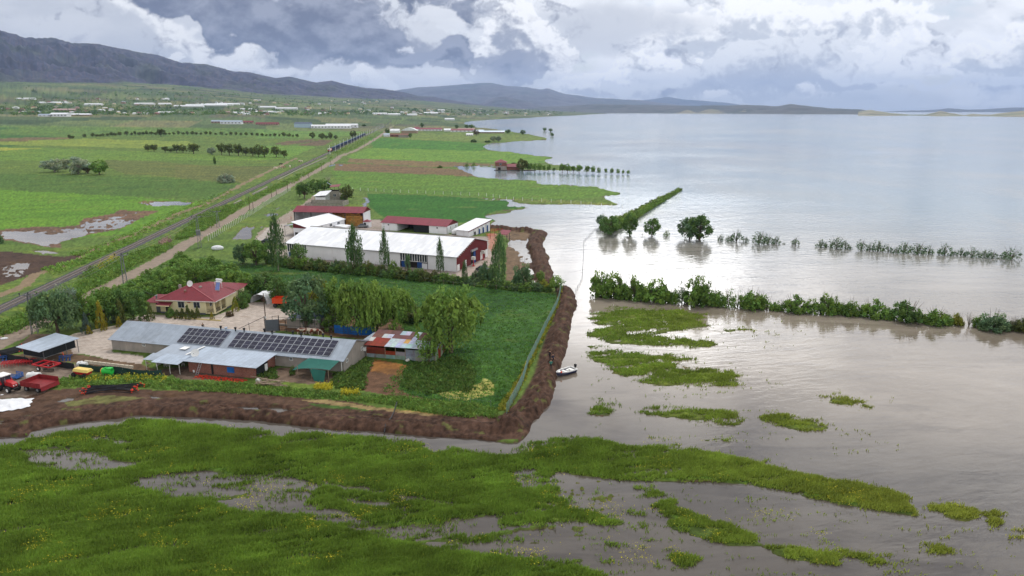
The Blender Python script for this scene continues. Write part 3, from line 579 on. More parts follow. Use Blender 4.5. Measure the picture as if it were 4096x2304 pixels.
# ------------------------------------------------------------------ ground sheet
def pavefx(t, cc, vec):
    b = t.new('ShaderNodeTexBrick'); t.l.new(vec, b.inputs['Vector']); t.l.new(cc, b.inputs['Color1']); t.l.new(t.mix(1.0, cc, (.86, .85, .84), 'MULTIPLY'), b.inputs['Color2']); t.l.new(t.mix(1.0, cc, (.6, .58, .55), 'MULTIPLY'), b.inputs['Mortar'])
    b.inputs['Scale'].default_value = 1.0; b.inputs['Brick Width'].default_value = 1.1; b.inputs['Row Height'].default_value = .55; b.inputs['Mortar Size'].default_value = .03
    return t.mix(t.mr(t.noise(t.vm('MULTIPLY', vec, (1, 2.2, 1)), .35, 6, .65, .8), .5, .72, 0, .6), b.outputs[0], L(128, 110, 92))
def build_ground():
    pys = np.concatenate([[6000, 4200, 3300, 2800, 2550, 2450], np.arange(2400, 1900, -6), np.arange(1900, 700, -4), np.arange(700, 468, -2.5)])
    Ys = np.array([G(0, p_, 0.0).y for p_ in pys])
    far = Ys[-1] * np.exp(np.linspace(0, math.log(17500 / Ys[-1]), 190))[1:]
    Ys = np.concatenate([Ys, far])
    cx = np.concatenate([[-9000, -6000, -4000, -2600, -1800, -1200, -900, -700, -550, -450, -380], np.arange(-340, 4440, 4.6), [4480, 4560, 4700, 4900, 5300, 6200, 8000, 11000]])
    U, YY = np.meshgrid(cx, Ys); X = (U - CX) / F * (YY * cp + H * sp)
    z, px, py, lpx, lpy, c_, cv, n1, n2, mtn, t = terrain(X, YY)
    # colour survey: look up the field at the place the ground is seen
    px2, py2 = project(X, YY, np.where(YY > 900, z, 0.3)); jx = n1 * 5 + n2 * 6; jy = n2 * 3 + n1 * 2
    near = sst(YY, 900, 250)
    c = look(colr, px2 + jx, py2 + jy * near).astype(np.float64)
    none = c.sum(-1) < 1e-6; c[none] = lin((88, 74, 62))
    # patchwork of small far fields
    farm = (YY > 1500) & (c_ == 0) & ~mtn & (px < 2420)
    cell = np.floor((X + 0.35 * YY) / 170) * 7.13 + np.floor((YY - 0.25 * X) / 230) * 3.77
    hsh = np.modf(np.abs(np.sin(cell) * 43758.5))[0]
    pal = np.array([lin(q) for q in [(84, 104, 66), (96, 112, 70), (70, 90, 58), (104, 108, 74), (76, 96, 62), (110, 112, 80), (58, 80, 52), (88, 92, 72)]])
    c[farm] = pal[(hsh[farm] * 8).astype(int) % 8]
    m_ = mixc(np.broadcast_to(lin((56, 60, 80)), c.shape), lin((82, 74, 80)) + 0 * c, sst(n2, -.2, .5)); gfl = fbm(X / 420, YY / 700, 311, 5)
    m_ = mixc(m_, lin((64, 72, 58)) + 0 * c, sst(gfl, 0.0, 0.4) * 0.7); m_ = mixc(m_, lin((38, 42, 46)) + 0 * c, sst(fbm(X / 200, YY / 200, 313, 6, .62), 0.0, 0.3) * 0.75)  # last mix adds dark blotches that paint slope shading into the rock colour
    c = mixc(c, m_, np.where(mtn, sst(t, 0.0, 0.1), 0.0))
    # wet brown margin where the ground meets water; yellowish sparse crop
    wet = sst(z, 0.2, 0.0) * (YY < 900) * (cv < .3) * (c_ != 4)
    c = mixc(c, lin((92, 76, 64)) + 0 * c, wet * 0.7)
    lo = (cv > .3); c = mixc(c, lin((66, 72, 36)) + 0 * c, lo * sst(z, 0.25, 0.0) * 0.8)
    # straw coloured, darker and fresh streaks inside fields
    s1 = fbm((X * .94 + YY * .3) / 60.0, (YY * .95 - X * .3) / 9.0, 315, 5); fld = ((c_ == 0) | (c_ == 1)) & ~mtn
    c = mixc(c, c * np.array([1.35, 1.18, 0.9]), sst(s1, 0.02, 0.5) * fld * 0.8); c = mixc(c, c * np.array([0.62, 0.74, 0.8]), sst(-s1, 0.05, 0.5) * fld * 0.7)
    mu = (c_ == 5) | (c_ == 2); c = mixc(c, c * 0.66, sst(n1, 0.0, 0.35) * mu); c = mixc(c, lin((104, 80, 58)) + 0 * c, sst(-n2 + n1 * .5, 0.2, 0.6) * mu * 0.35)
    dk = np.zeros_like(X)
    for (pts, hh, ww), e_ in zip(DIKES, (1.15, 1.25, 1.9)): dk = np.maximum(dk, sst(polydist(X, YY, pts), ww * e_, ww * (e_ - .3)) * (1 if hh > .6 else .999 * (YY < 108)))
    c = mixc(c, lin((75, 56, 46)) * (1 + .5 * fbm(X / 6.0, YY / 6.0, 342, 3)[..., None] + 1.1 * fbm(X / .9, YY / .9, 341, 4, .6)[..., None]), dk); gp_ = dk * sst(fbm(X / 2.5, YY / 2.0, 343, 4), .3, .48) * .6; c = mixc(c, lin((100, 108, 56)) + 0 * c, gp_); c_ = np.where(dk > 0.5, 5, c_)
    dr = polydist(X, YY, RAILW); sd = sst(dr, 9, 4.5) * (YY < 2500) * (c_ != 3)
    c = mixc(c, mixc(lin((70, 96, 40)) + 0 * c, lin((120, 128, 52)) + 0 * c, sst(n1, 0, .4)), sd * 0.6)
    bal = (dr < 2.1) & (YY < 2600); c_ = np.where(bal, 6, c_); c[bal] = lin((66, 64, 72)) * (1 + 0.3 * n1[bal][:, None])
    c_ = np.where(mtn, 7, c_)
    fine = fbm(X / 1.3, YY / 1.3, 331, 4, .65); gsel = ((c_ == 0) | (c_ == 1)) & ~mtn
    c = c * (1 + 0.75 * fine * gsel)[..., None]; c = mixc(c, lin((118, 124, 62)) + 0 * c, sst(fbm(X / 24, YY / 8, 333, 5, .6), 0.22, 0.6) * gsel * 0.55)
    gy = c.mean(-1, keepdims=True); c = np.where(gsel[..., None], (gy + (c - gy) * 0.95) * 0.95 * np.array([1.04, 1.02, .9]), c * np.where(mu[..., None], .95, 1.0))
    c = np.clip(c, 0.004, 0.9)
    ny, nx = X.shape; idx = np.arange(nx * ny).reshape(ny, nx)
    q = np.stack([idx[:-1, :-1], idx[:-1, 1:], idx[1:, 1:], idx[1:, :-1]], -1)
    zq = np.maximum.reduce([z[:-1, :-1], z[:-1, 1:], z[1:, 1:], z[1:, :-1]]); keep = zq > -0.25
    kc = c_[:-1, :-1]
    V = np.stack([X, YY, z], -1).reshape(-1, 3); C = c.reshape(-1, 3)
    gm = lambda n, r, v, b, bs, sp_=.2: mat(n, attr='col', rough=r, var=v, vscale=0.9, bump=b, bscale=bs, spec=sp_)
    defs = {0: ('meadow', gm('meadow_grass', .95, .28, .9, 1.6)), 1: ('crop_field', gm('crop', .95, .3, .9, 2.2)), 2: ('bare_ground', gm('wet_soil', .85, .3, .9, 3.0, .18)), 3: ('dirt_road', gm('dirt_road', .8, .2, .5, 3.0)),
            4: ('paving', mat('paving', attr='col', rough=.8, var=.2, vscale=.9, bump=.4, bscale=5, spec=.2, extra=pavefx)), 5: ('mud_bank', gm('mud_clods', .9, .35, 1.0, 2.6, .12)), 6: ('railway_ballast', gm('ballast', .9, .35, .8, 6.0)), 7: ('mountains', mat('mountain_rock', attr='col', rough=.95, var=.4, vscale=.012, bump=0.0))}
    for k_, (nm, mt) in defs.items():
        sel = keep & (kc == k_)
        f = q[sel]
        if not len(f): continue
        u, inv = np.unique(f, return_inverse=True)
        tag(mesh_np(nm, V[u], inv.reshape(-1, 4), mt, C[u], smooth=(k_ in (7, 0, 3, 4, 6))), kind='structure')
build_ground()

# ------------------------------------------------------------------ far hills across the lake
def hills(name, pts, Y0, Y1, Yc, ybase, c1, c2, seed, rough_=0.5, amp=0.35):
    xs = np.arange(pts[0][0], pts[-1][0] + 1, 9.0); ridge = np.interp(xs, [p[0] for p in pts], [p[1] for p in pts])
    ridge = ridge + fbm(xs / 60.0, xs * 0 + seed, seed, 5, .6) * 5.0 * rough_
    rows = np.concatenate([np.linspace(0, 1, 36), 1 + np.linspace(0.1, 1, 6)])
    T, XX = np.meshgrid(rows, xs, indexing='ij'); Rg = np.broadcast_to(ridge, T.shape)
    ya = np.interp(xs, [pts[0][0], pts[-1][0]], [Y0, Y1])[None, :] + 0 * T; YYY = ya + np.minimum(T, 1) * Yc + np.maximum(T - 1, 0) * Yc
    zr = zrow(ya + Yc, Rg); zb = np.zeros_like(zr) - 2
    X = (XX - CX) / F * (YYY * cp + H * sp)
    rel = np.abs(fbm(X / (Yc * .22), YYY / (Yc * .22), seed + 1, 5, .55))
    t = np.minimum(T, 1); z = zb + (zr - zb) * (0.5 * t + 0.5 * sst(t, 0, 1)) - (zr - zb) * amp * (t ** .6) * (1 - t ** 3) * (rel * 2 - .15)
    z = np.where(T > 1, zr * (1 - (T - 1)) - 2, z)
    n = fbm(X / (Yc * .3), YYY / (Yc * .3), seed + 2, 5, .6); c = mixc(np.broadcast_to(lin(c1), X.shape + (3,)), np.broadcast_to(lin(c2), X.shape + (3,)), sst(n, -.15, .3))
    ny, nx = X.shape; idx = np.arange(nx * ny).reshape(ny, nx); q = np.stack([idx[:-1, :-1], idx[:-1, 1:], idx[1:, 1:], idx[1:, :-1]], -1).reshape(-1, 4)
    tag(mesh_np(name, np.stack([X, YYY, z], -1).reshape(-1, 3), q, mat('hill_rock', attr='col', rough=.95, var=.3, vscale=.004), c.reshape(-1, 3), smooth=True), kind='structure')
B6 = fr(1.2578, 2048, 0)
hills('far_mountains', Z5([(300, 150), (430, 118), (530, 100), (640, 85), (820, 75), (930, 65), (1060, 55), (1150, 55), (1250, 75), (1400, 85), (1480, 100), (1530, 92), (1640, 130), (1740, 140), (1850, 158), (1960, 160), (2040, 168), (2150, 172), (2300, 190), (2500, 215), (2576, 225)]), 17000, 15000, 7000, 450, (92, 88, 88), (78, 82, 78), 401)
hills('far_foothills', Z5([(1000, 225), (1100, 180), (1180, 150), (1250, 148), (1350, 170), (1420, 190), (1500, 212), (1560, 225)]), 14500, 14500, 1800, 450, (88, 84, 86), (74, 78, 76), 411)
hills('lake_shore_hills', Z5([(1300, 240), (1500, 218), (1700, 210), (1850, 200), (2000, 205), (2200, 205), (2400, 210), (2576, 212)]) + B6([(750, 522), (900, 530), (1050, 530), (1200, 528), (1330, 535), (1395, 523), (1450, 530), (1600, 545), (1750, 550), (1850, 565), (1950, 580), (2050, 590)]), 11500, 6300, 2200, 455, (84, 84, 80), (70, 76, 70), 421)
hills('far_blue_mountains', B6([(560, 512), (700, 500), (780, 486), (850, 500), (1000, 510), (1100, 520), (1200, 535)]), 26000, 26000, 4000, 450, (90, 90, 90), (70, 76, 76), 431)
hills('tan_shore_hills', B6([(780, 572), (830, 566), (880, 553), (930, 562), (1000, 548), (1080, 560), (1170, 550), (1250, 562), (1330, 572)]), 9200, 8600, 900, 455, (136, 130, 108), (110, 112, 90), 441)
hills('right_shore_hills', B6([(1740, 562), (1800, 552), (1900, 568), (1990, 576), (2080, 578), (2150, 558), (2200, 568), (2280, 580), (2310, 572), (2400, 578), (2480, 566), (2576, 556), (2650, 548), (2800, 550)]), 5600, 4300, 1200, 466, (140, 134, 112), (110, 118, 88), 451)
hills('far_right_mountains', B6([(1800, 566), (1960, 558), (2080, 555), (2200, 545), (2300, 552), (2400, 548), (2500, 542), (2600, 540), (2800, 530)]), 15000, 15000, 3000, 450, (90, 92, 96), (80, 84, 86), 461)

# ------------------------------------------------------------------ lake and flood water: one sheet, waves in its relief
def build_water():
    m = bpy.data.materials.new('flood_water'); m.use_nodes = True; t = NT(m.node_tree); b = m.node_tree.nodes['Principled BSDF']
    geo = t.new('ShaderNodeNewGeometry'); p = geo.outputs['Position']; s = t.sep(p)
    silt = t.noise(t.vm('MULTIPLY', p, (0.5, 1.6, 1)), 0.03, 6, 0.6, 1.0)
    lakew = t.mr(t.m('ADD', s[1], t.m('MULTIPLY', s[0], 0.35)), 150.0, 420.0)
    c = t.mix(t.mr(silt, 0.35, 0.65), L(116, 106, 94), L(142, 132, 120))
    dark = t.noise(t.vm('MULTIPLY', p, (0.35, 1.3, 1)), 0.12, 5, 0.65, 0.8)
    c = t.mix(t.mr(dark, 0.5, 0.72, 0.0, 0.6), c, L(84, 74, 66))
    c = t.mix(t.mr(t.m('ADD', s[1], t.m('MULTIPLY', s[0], .25)), 125.0, 85.0), c, t.mix(t.mr(dark, .4, .65), L(84, 78, 72), L(64, 58, 54))); plume = t.mr(t.noise(t.vm('MULTIPLY', p, (1, .55, 1)), .006, 6, .62, 1.5), .4, .65); c = t.mix(lakew, c, t.mix(plume, L(116, 134, 142), L(146, 146, 138)))
    t.l.new(c, b.inputs['Base Color']); b.inputs['IOR'].default_value = 1.333; b.inputs['Specular IOR Level'].default_value = 0.75
    calm = t.mr(t.noise(t.vm('MULTIPLY', p, (0.6, 1.0, 1)), 0.008, 4, 0.6, 0.5), 0.35, 0.65, 0.35, 1.0)
    shelter = t.mr(t.m('ADD', s[0], t.m('MULTIPLY', s[1], 0.10)), 14.0, 75.0, 0.12, 1.0)
    amt = t.m('MULTIPLY', calm, shelter)
    rot = t.new('ShaderNodeVectorRotate', rotation_type='Z_AXIS'); t.l.new(p, rot.inputs['Vector']); rot.inputs['Angle'].default_value = R(-14)
    pv = t.vm('MULTIPLY', rot.outputs[0], (0.42, 1.25, 1.0))
    w1 = t.noise(pv, 0.55, 3, 0.55, 0.3); w2 = t.noise(pv, 2.0, 2, 0.5, 0.2); w3 = t.noise(pv, 0.13, 2, 0.5)
    h_ = t.m('ADD', t.m('ADD', t.m('MULTIPLY', w1, 0.42), t.m('MULTIPLY', w2, 0.075)), t.m('MULTIPLY', w3, 0.35))
    bn = t.new('ShaderNodeBump'); bn.inputs['Distance'].default_value = 1.0; t.l.new(h_, bn.inputs['Height']); t.l.new(t.m('MULTIPLY', amt, t.mr(s[1], 90.0, 260.0, 0.22, 0.42)), bn.inputs['Strength'])
    t.l.new(bn.outputs[0], b.inputs['Normal'])
    b.inputs['Roughness'].default_value = 0.08
    t.l.new(t.mr(s[1], 200.0, 1500.0, 0.06, 0.12), b.inputs['Roughness'])
    ys = [-60, 0, 40, 80, 160, 320, 640, 1300, 2600, 5200, 10000, 20000, 34000]; xs = [-30000, -8000, -2000, -500, -100, 0, 100, 500, 2000, 8000, 30000]
    v = [(x, y, 0) for y in ys for x in xs]; n = len(xs); f = [(j * n + i, j * n + i + 1, (j + 1) * n + i + 1, (j + 1) * n + i) for j in range(len(ys) - 1) for i in range(n - 1)]
    tag(mesh_np('water', v, f, m), kind='structure')
build_water()

# ------------------------------------------------------------------ vegetation
def leafmat(name, base, var=.3, trans=.25, objvar=.14):
    def ex(t, cc, vec):
        a = t.new('ShaderNodeAttribute', attribute_name='col'); return t.mix(1.0, cc, a.outputs['Color'], 'MULTIPLY')
    return mat(name, base=L(*base), rough=.75, var=var, vscale=.5, spec=.25, trans=trans, objvar=objvar, extra=ex)
LEAF = {k_: leafmat('leaf_' + k_, c_) for k_, c_ in dict(green=(114, 146, 68), dark=(96, 126, 64), crop=(86, 124, 52), willow=(122, 150, 72), silver=(146, 158, 136), olive=(98, 108, 58), poplar=(88, 116, 70), gold=(150, 140, 46), blue=(92, 112, 104), grey=(98, 124, 86), yellow=(142, 146, 58), brown=(108, 92, 68), weed=(84, 110, 50)).items()}
BARK = mat('bark', base=L(92, 80, 68), rough=.95, var=.3, vscale=3, bump=.5, bscale=12); BARKG = mat('bark_grey', base=L(150, 142, 130), rough=.95, var=.25, vscale=3)
def quads(c, d1, d2):
    """leaf cards from centres and two half-axes -> verts, faces"""
    v = np.stack([c - d1 * .9, c - d2 * .55 + d1 * .1, c + d1, c + d2 * .55 + d1 * .1], 1).reshape(-1, 3)
    return v, np.arange(len(v)).reshape(-1, 4)
def rdir(g, n):
    a = g.normal(size=(n, 3)); return a / np.linalg.norm(a, axis=1)[:, None]
def crown_np(kind, seed, nc, nl, ls):
    """unit crown: base of the plant at z=0, top at z=1, radius 0.5"""
    g = np.random.default_rng(seed); P_ = []; D_ = []; S_ = []; T_ = []; cl = []
    if kind == 'poplar':
        for i in range(nc):
            z = g.uniform(.12, 1) ** .9; rr = .5 * np.sin(np.pi * min(1, (z * .86 + .12))) ** .7 * (1.0 if z < .8 else 1.0 - (z - .8) * 2.6); a = g.uniform(0, 6.28); r0 = rr * g.uniform(.45, 1.0); cl.append((r0 * np.cos(a), r0 * np.sin(a), z * .95, .05 + .10 * g.random(), 2.2))
    elif kind == 'cone':
        for i in range(nc):
            z = g.uniform(.02, .98); rr = .48 * (1 - z) ** .75 + .02; a = g.uniform(0, 6.28); r0 = rr * g.uniform(.7, 1.0); cl.append((r0 * np.cos(a), r0 * np.sin(a), z, .05 + .06 * g.random(), 1.6))
    elif kind == 'shrub':
        for i in range(nc):
            a = g.uniform(0, 6.28); r0 = .45 * np.sqrt(g.random()); zt = (1 - (r0 / .5) ** 2) ** .5 * g.uniform(.55, 1.0); cl.append((r0 * np.cos(a), r0 * np.sin(a), max(.08, zt * g.uniform(.12, .92)), .07 + .09 * g.random(), 1.1))
    elif kind == 'open':
        for i in range(nc):
            a = g.uniform(0, 6.28); u = g.uniform(.15, 1); r0 = .46 * u ** .6 * g.uniform(.6, 1); z = .22 + .7 * g.uniform(0, 1) ** .8 * (1.05 - r0); cl.append((r0 * np.cos(a), r0 * np.sin(a), z, .05 + .07 * g.random(), 1.5))
    else:
        for i in range(nc):
            d = rdir(g, 1)[0]; rr = g.uniform(.55, 1) ** .6; lump = 1 + .22 * np.sin(3.1 * d[0] + seed) * np.cos(2.7 * d[1] + seed * 2)
            cl.append((d[0] * .46 * rr * lump, d[1] * .46 * rr * lump, .55 + d[2] * .40 * rr * lump - .02, .07 + .09 * g.random(), 1.0))
    V = []; Fq = []; C = []; off = 0
    for (x, y, z, r, el) in cl:
        n = max(3, int(nl * g.uniform(.7, 1.3))); d = rdir(g, n); rad = r * g.uniform(.45, 1.05, n)[:, None]
        c = np.array([x, y, z]) + d * rad * np.array([1, 1, el])
        c[:, 2] = np.maximum(c[:, 2], .01)
        ax = rdir(g, n) + (np.array([0, 0, 1.6]) if kind in ('poplar', 'cone') else (np.array([0, 0, .2]) if kind != 'willow' else np.array([0, 0, -1.2]))); ax /= np.linalg.norm(ax, axis=1)[:, None]
        b = np.cross(ax, d + .01); b /= np.linalg.norm(b, axis=1)[:, None] + 1e-6; s = ls * g.uniform(.6, 1.4, n)[:, None]
        v, f = quads(c, ax * s, b * s); V.append(v); Fq.append(f + off); off += len(v)
        tone = g.uniform(.72, 1.28); hue = g.uniform(-.12, .12); C.append(np.tile(np.array([tone * (1 + hue), tone, tone * (1 - hue)]), (len(v), 1)))
    if kind == 'willow':
        for i in range(int(nc * 1.3)):
            a = g.uniform(0, 6.28); r0 = .5 * g.uniform(.45, 1.0); z0 = .55 + .38 * (1 - (r0 / .5) ** 2) ** .5 * g.uniform(.6, 1); ln = g.uniform(.08, .42) * (.5 + r0); n = int(nl * .5 + ln * 30)
            zz = z0 - np.linspace(0, 1, n) * min(ln, z0 - .08); c = np.stack([np.full(n, r0 * np.cos(a)), np.full(n, r0 * np.sin(a)), zz], 1) + g.normal(size=(n, 3)) * .012
            ax = np.tile([0, 0, -1.0], (n, 1)) + g.normal(size=(n, 3)) * .7; b = np.cross(ax, rdir(g, n)); s = ls * g.uniform(.6, 1.3, n)[:, None]
            v, f = quads(c, ax * s, b * s * .8); V.append(v); Fq.append(f + off); off += len(v); tone = g.uniform(.75, 1.3); C.append(np.tile([tone, tone, tone * .9], (len(v), 1)))
    return np.concatenate(V), np.concatenate(Fq), np.concatenate(C), cl
def tube_np(p, q, r0, r1, n=5):
    p, q = np.array(p, float), np.array(q, float); d = q - p; d /= np.linalg.norm(d) + 1e-9; a = np.cross(d, [0.3, .9, .2]); a /= np.linalg.norm(a); b = np.cross(d, a)
    th = np.arange(n) / n * 2 * np.pi; ring = np.cos(th)[:, None] * a + np.sin(th)[:, None] * b
    return np.concatenate([p + ring * r0, q + ring * r1]), np.array([(i, (i + 1) % n, n + (i + 1) % n, n + i) for i in range(n)])
def trunk_np(kind, cl, seed, tr=.03):
    g = np.random.default_rng(seed); V = []; Fq = []; off = 0
    def add(p, q, a, b):
        nonlocal off
        v, f = tube_np(p, q, a, b); V.append(v); Fq.append(f + off); off += len(v)
    if kind in ('shrub', 'bare'):
        for i in range(9 if kind == 'shrub' else 26):
            a = g.uniform(0, 6.28); r0 = g.uniform(.1, .42); m_ = np.array([np.cos(a) * r0 * .5, np.sin(a) * r0 * .5, .45]); e = np.array([np.cos(a) * r0, np.sin(a) * r0, g.uniform(.7, 1.0)])
            add((0, 0, -.02), m_, tr * .5, tr * .3); add(m_, e, tr * .3, tr * .1)
            if kind == 'bare':
                for k_ in range(3): h_ = m_ + (e - m_) * g.random(); add(h_, h_ + g.normal(size=3) * .1 + np.array([0, 0, .08]), tr * .15, tr * .06)
    else:
        fk = .34 if kind in ('round', 'willow') else (.2 if kind == 'open' else .85)
        add((0, 0, -.03), (.01, 0, fk * .5), tr * 1.25, tr); add((.01, 0, fk * .5), (0, .01, fk), tr, tr * (.8 if fk < .5 else .3))
        for (x, y, z, r, el) in cl[::max(1, len(cl) // (14 if kind != 'open' else 22))]:
            if kind in ('poplar', 'cone'): add((0, 0, z * .7), (x, y, z), tr * .3, tr * .12)
            else:
                mid = np.array([x * .45, y * .45, fk + (z - fk) * .55]); add((0, 0, fk * .92), mid, tr * .55, tr * .33); add(mid, (x, y, z), tr * .33, tr * .1)
    return np.concatenate(V), np.concatenate(Fq)
PROTO = {}
SPEC = {'round': (62, 46, .038), 'willow': (64, 44, .028), 'poplar': (110, 24, .03), 'cone': (80, 16, .045), 'shrub': (64, 40, .046), 'open': (70, 24, .036), 'sparse': (44, 12, .045), 'far': (20, 13, .085), 'farcone': (16, 10, .085), 'bare': (0, 0, 0)}
def proto(kind, v):
    k_ = (kind, v)
    if k_ not in PROTO:
        nc, nl, ls = SPEC[kind]; gk = {'sparse': 'shrub', 'far': 'round', 'farcone': 'poplar'}.get(kind, kind); sd = 1000 + v * 17 + sum(map(ord, kind)); cl = []
        cm = None
        if nc: V, Fq, C, cl = crown_np(gk, sd, nc, nl, ls); cm = mesh_np('crown', V, Fq, None, C, obj=False)
        tv, tf = trunk_np('shrub' if gk == 'shrub' else gk, cl, sd + 1, {'shrub': .03, 'poplar': .02, 'bare': .022, 'cone': .03}.get(gk, .032))
        PROTO[k_] = (cm, mesh_np('trunk', tv, tf, None, obj=False))
    return PROTO[k_]
_mcache = {}
def with_mat(me, m, key):
    kk = (me.name, key)
    if kk not in _mcache:
        c = me.copy(); c.materials.clear(); c.materials.append(m); c.name = me.name.split('.')[0]; _mcache[kk] = c
    return _mcache[kk]
def tree(px, pyb, pyt, wpx, kind, leaf, label, cat='tree', group=None, name=None, zb=None, whole=False, hmul=1.0):
    z0 = 0.3; p = G(px, pyb, z0); gz = ground_z(p.x, p.y) if zb is None else zb; p = G(px, pyb, gz)
    if zb is None: gz = ground_z(p.x, p.y)
    h = max(.6, hgt(px, pyb, pyt, gz)) * hmul; d = p.y * cp + (H - gz) * sp; wd = wpx / F * d
    return tree_at(p.x, p.y, max(gz, -.2), h, wd, kind, leaf, label, cat, group, name, whole)
_rt = random.Random(5)
def tree_at(x, y, z, h, wd, kind, leaf, label, cat='tree', group=None, name=None, whole=False):
    nv = 4 if kind in ('round', 'shrub', 'far') else 3
    cm, tm = proto(kind, _rt.randrange(nv)); bark = BARKG if kind in ('bare',) or leaf in ('silver', 'poplar') else BARK
    name = name or {'round': 'broadleaf_tree', 'willow': 'willow_tree', 'poplar': 'poplar_tree', 'cone': 'conifer_shrub', 'shrub': 'shrub', 'open': 'orchard_tree', 'sparse': 'flooded_shrub', 'far': 'distant_tree', 'farcone': 'distant_poplar', 'bare': 'bare_tree'}[kind]
    rz = _rt.uniform(0, 6.28)
    if whole and cm:       # too small in the picture to show a trunk
        o = bpy.data.objects.new(name, with_mat(cm, LEAF[leaf], leaf)); COL.objects.link(o)
    else:
        o = bpy.data.objects.new(name, None); COL.objects.link(o); o.empty_display_size = .3
        if cm:
            c = bpy.data.objects.new('crown', with_mat(cm, LEAF[leaf], leaf)); COL.objects.link(c); c.parent = o
        t_ = bpy.data.objects.new('trunk' if kind not in ('shrub', 'sparse') else 'stem', with_mat(tm, bark, bark.name)); COL.objects.link(t_); t_.parent = o
    o.location = (x, y, z); o.rotation_euler = (0, 0, rz); wd *= 1.25 if kind == 'willow' else 1.1; o.scale = (wd, wd * _rt.uniform(.85, 1.1), h * 1.04)
    tag(o, label, cat, group); return o
def tr(fn, rows, kind, leaf, label, group=None, cat='tree', wm=1.0, **kw):
    for i, r in enumerate(rows):
        (bx, by), (tx, ty) = fn([(r[0], r[1]), (r[0], r[2])]); w_ = wm * r[3] * (fn([(1, 0)])[0][0] - fn([(0, 0)])[0][0])
        tree(bx, by, ty, w_, r[4] if len(r) > 4 else kind, r[5] if len(r) > 5 else leaf, r[6] if len(r) > 6 else label, cat, group, **kw)
# --- round the farm house
tr(Z1, [(480, 700, 330, 310, 'willow', 'grey', 'large grey-green tree with a drooping crown behind the black netted shelter'), (575, 640, 305, 190, 'round', 'silver', 'tall silvery tree rising above the grey-green tree beside the track'),
        (725, 640, 345, 210, 'round', 'green', 'rounded green tree between the silvery tree and the golden cypress'), (880, 590, 330, 200, 'round', 'green', 'broad green tree behind the tallest golden cypress'),
        (1010, 600, 340, 210, 'round', 'dark', 'dark tree behind the left end of the long grey barn roof'), (1110, 570, 330, 200, 'round', 'dark', 'dark tree beside the low lean-to of the cream house')], 'round', 'green', '')
tr(Z1, [(842, 650, 450, 95, 'cone', 'gold', 'tallest golden cypress among the garden trees left of the barn'), (862, 665, 572, 60, 'cone', 'gold', 'small golden cypress at the foot of the tallest golden one'), (740, 695, 628, 50, 'cone', 'gold', 'lowest golden cypress beside the paved yard kerb'),
        (720, 690, 540, 90, 'cone', 'blue', 'blue spruce standing left of the golden cypresses'), (935, 600, 440, 90, 'cone', 'blue', 'blue spruce behind the golden cypresses'), (990, 640, 560, 50, 'cone', 'gold', 'golden cypress touching the left end of the barn roof'),
        (1010, 620, 430, 90, 'cone', 'olive', 'olive green cypress right of the rear blue spruce'), (1250, 580, 455, 70, 'cone', 'olive', 'slim cypress before the lean-to of the cream house'), (1195, 580, 470, 90, 'cone', 'dark', 'dark cypress left of the slim one by the lean-to')], 'cone', 'gold', '', cat='cypress', name='conifer_shrub')
tr(Z1, [(1150, 420, 290, 150), (1090, 450, 330, 160), (1180, 360, 230, 170), (1260, 330, 210, 160), (1340, 300, 190, 150), (1300, 380, 250, 150), (1420, 265, 140, 170), (1500, 235, 110, 150), (1580, 215, 90, 150), (1480, 180, 60, 140), (1400, 330, 170, 140), (1560, 270, 120, 140), (1650, 250, 80, 170), (1720, 235, 110, 140), (1820, 270, 130, 160), (1880, 300, 160, 150),
        (1120, 380, 250, 170), (1230, 400, 270, 160), (1380, 400, 240, 160), (1460, 380, 210, 170), (1350, 350, 170, 180), (1540, 190, 60, 170), (1440, 210, 80, 160), (1620, 290, 120, 170), (1760, 180, 60, 150), (1250, 300, 160, 150), (1900, 240, 110, 150), (1990, 290, 180, 140), (1050, 420, 300, 150), (960, 430, 300, 150), (880, 430, 310, 130), (1680, 190, 70, 130), (1500, 120, 20, 120), (1950, 330, 210, 130), (1230, 440, 300, 130)], 'round', 'green', 'green orchard tree packed in the grove behind the cream house', 'trees of the grove behind the house')
tr(Z1, [(1415, 555, 468, 70, 'shrub', 'dark', 'dark rounded cypress at the left end of the bed before the house'), (1470, 565, 500, 60), (1515, 568, 490, 55), (1560, 570, 466, 60), (1600, 570, 500, 55), (1640, 568, 478, 50)], 'cone', 'olive', 'olive cypress in the row before the cream house wall', 'cypresses in the bed before the house', cat='cypress', name='conifer_shrub')
tr(Z1, [(1757, 577, 520, 40, 'cone', 'gold', 'small bright golden cypress alone at the porch corner'), (1950, 505, 398, 70, 'cone', 'yellow', 'yellow-green cypress right of the cream house porch'), (1903, 548, 500, 60, 'shrub', 'brown', 'low dull shrub on the kerb right of the porch'), (2010, 480, 390, 80, 'shrub', 'dark', 'dark shrub between the yellow-green cypress and the white tent')], 'cone', 'gold', '', cat='shrub', name='conifer_shrub')
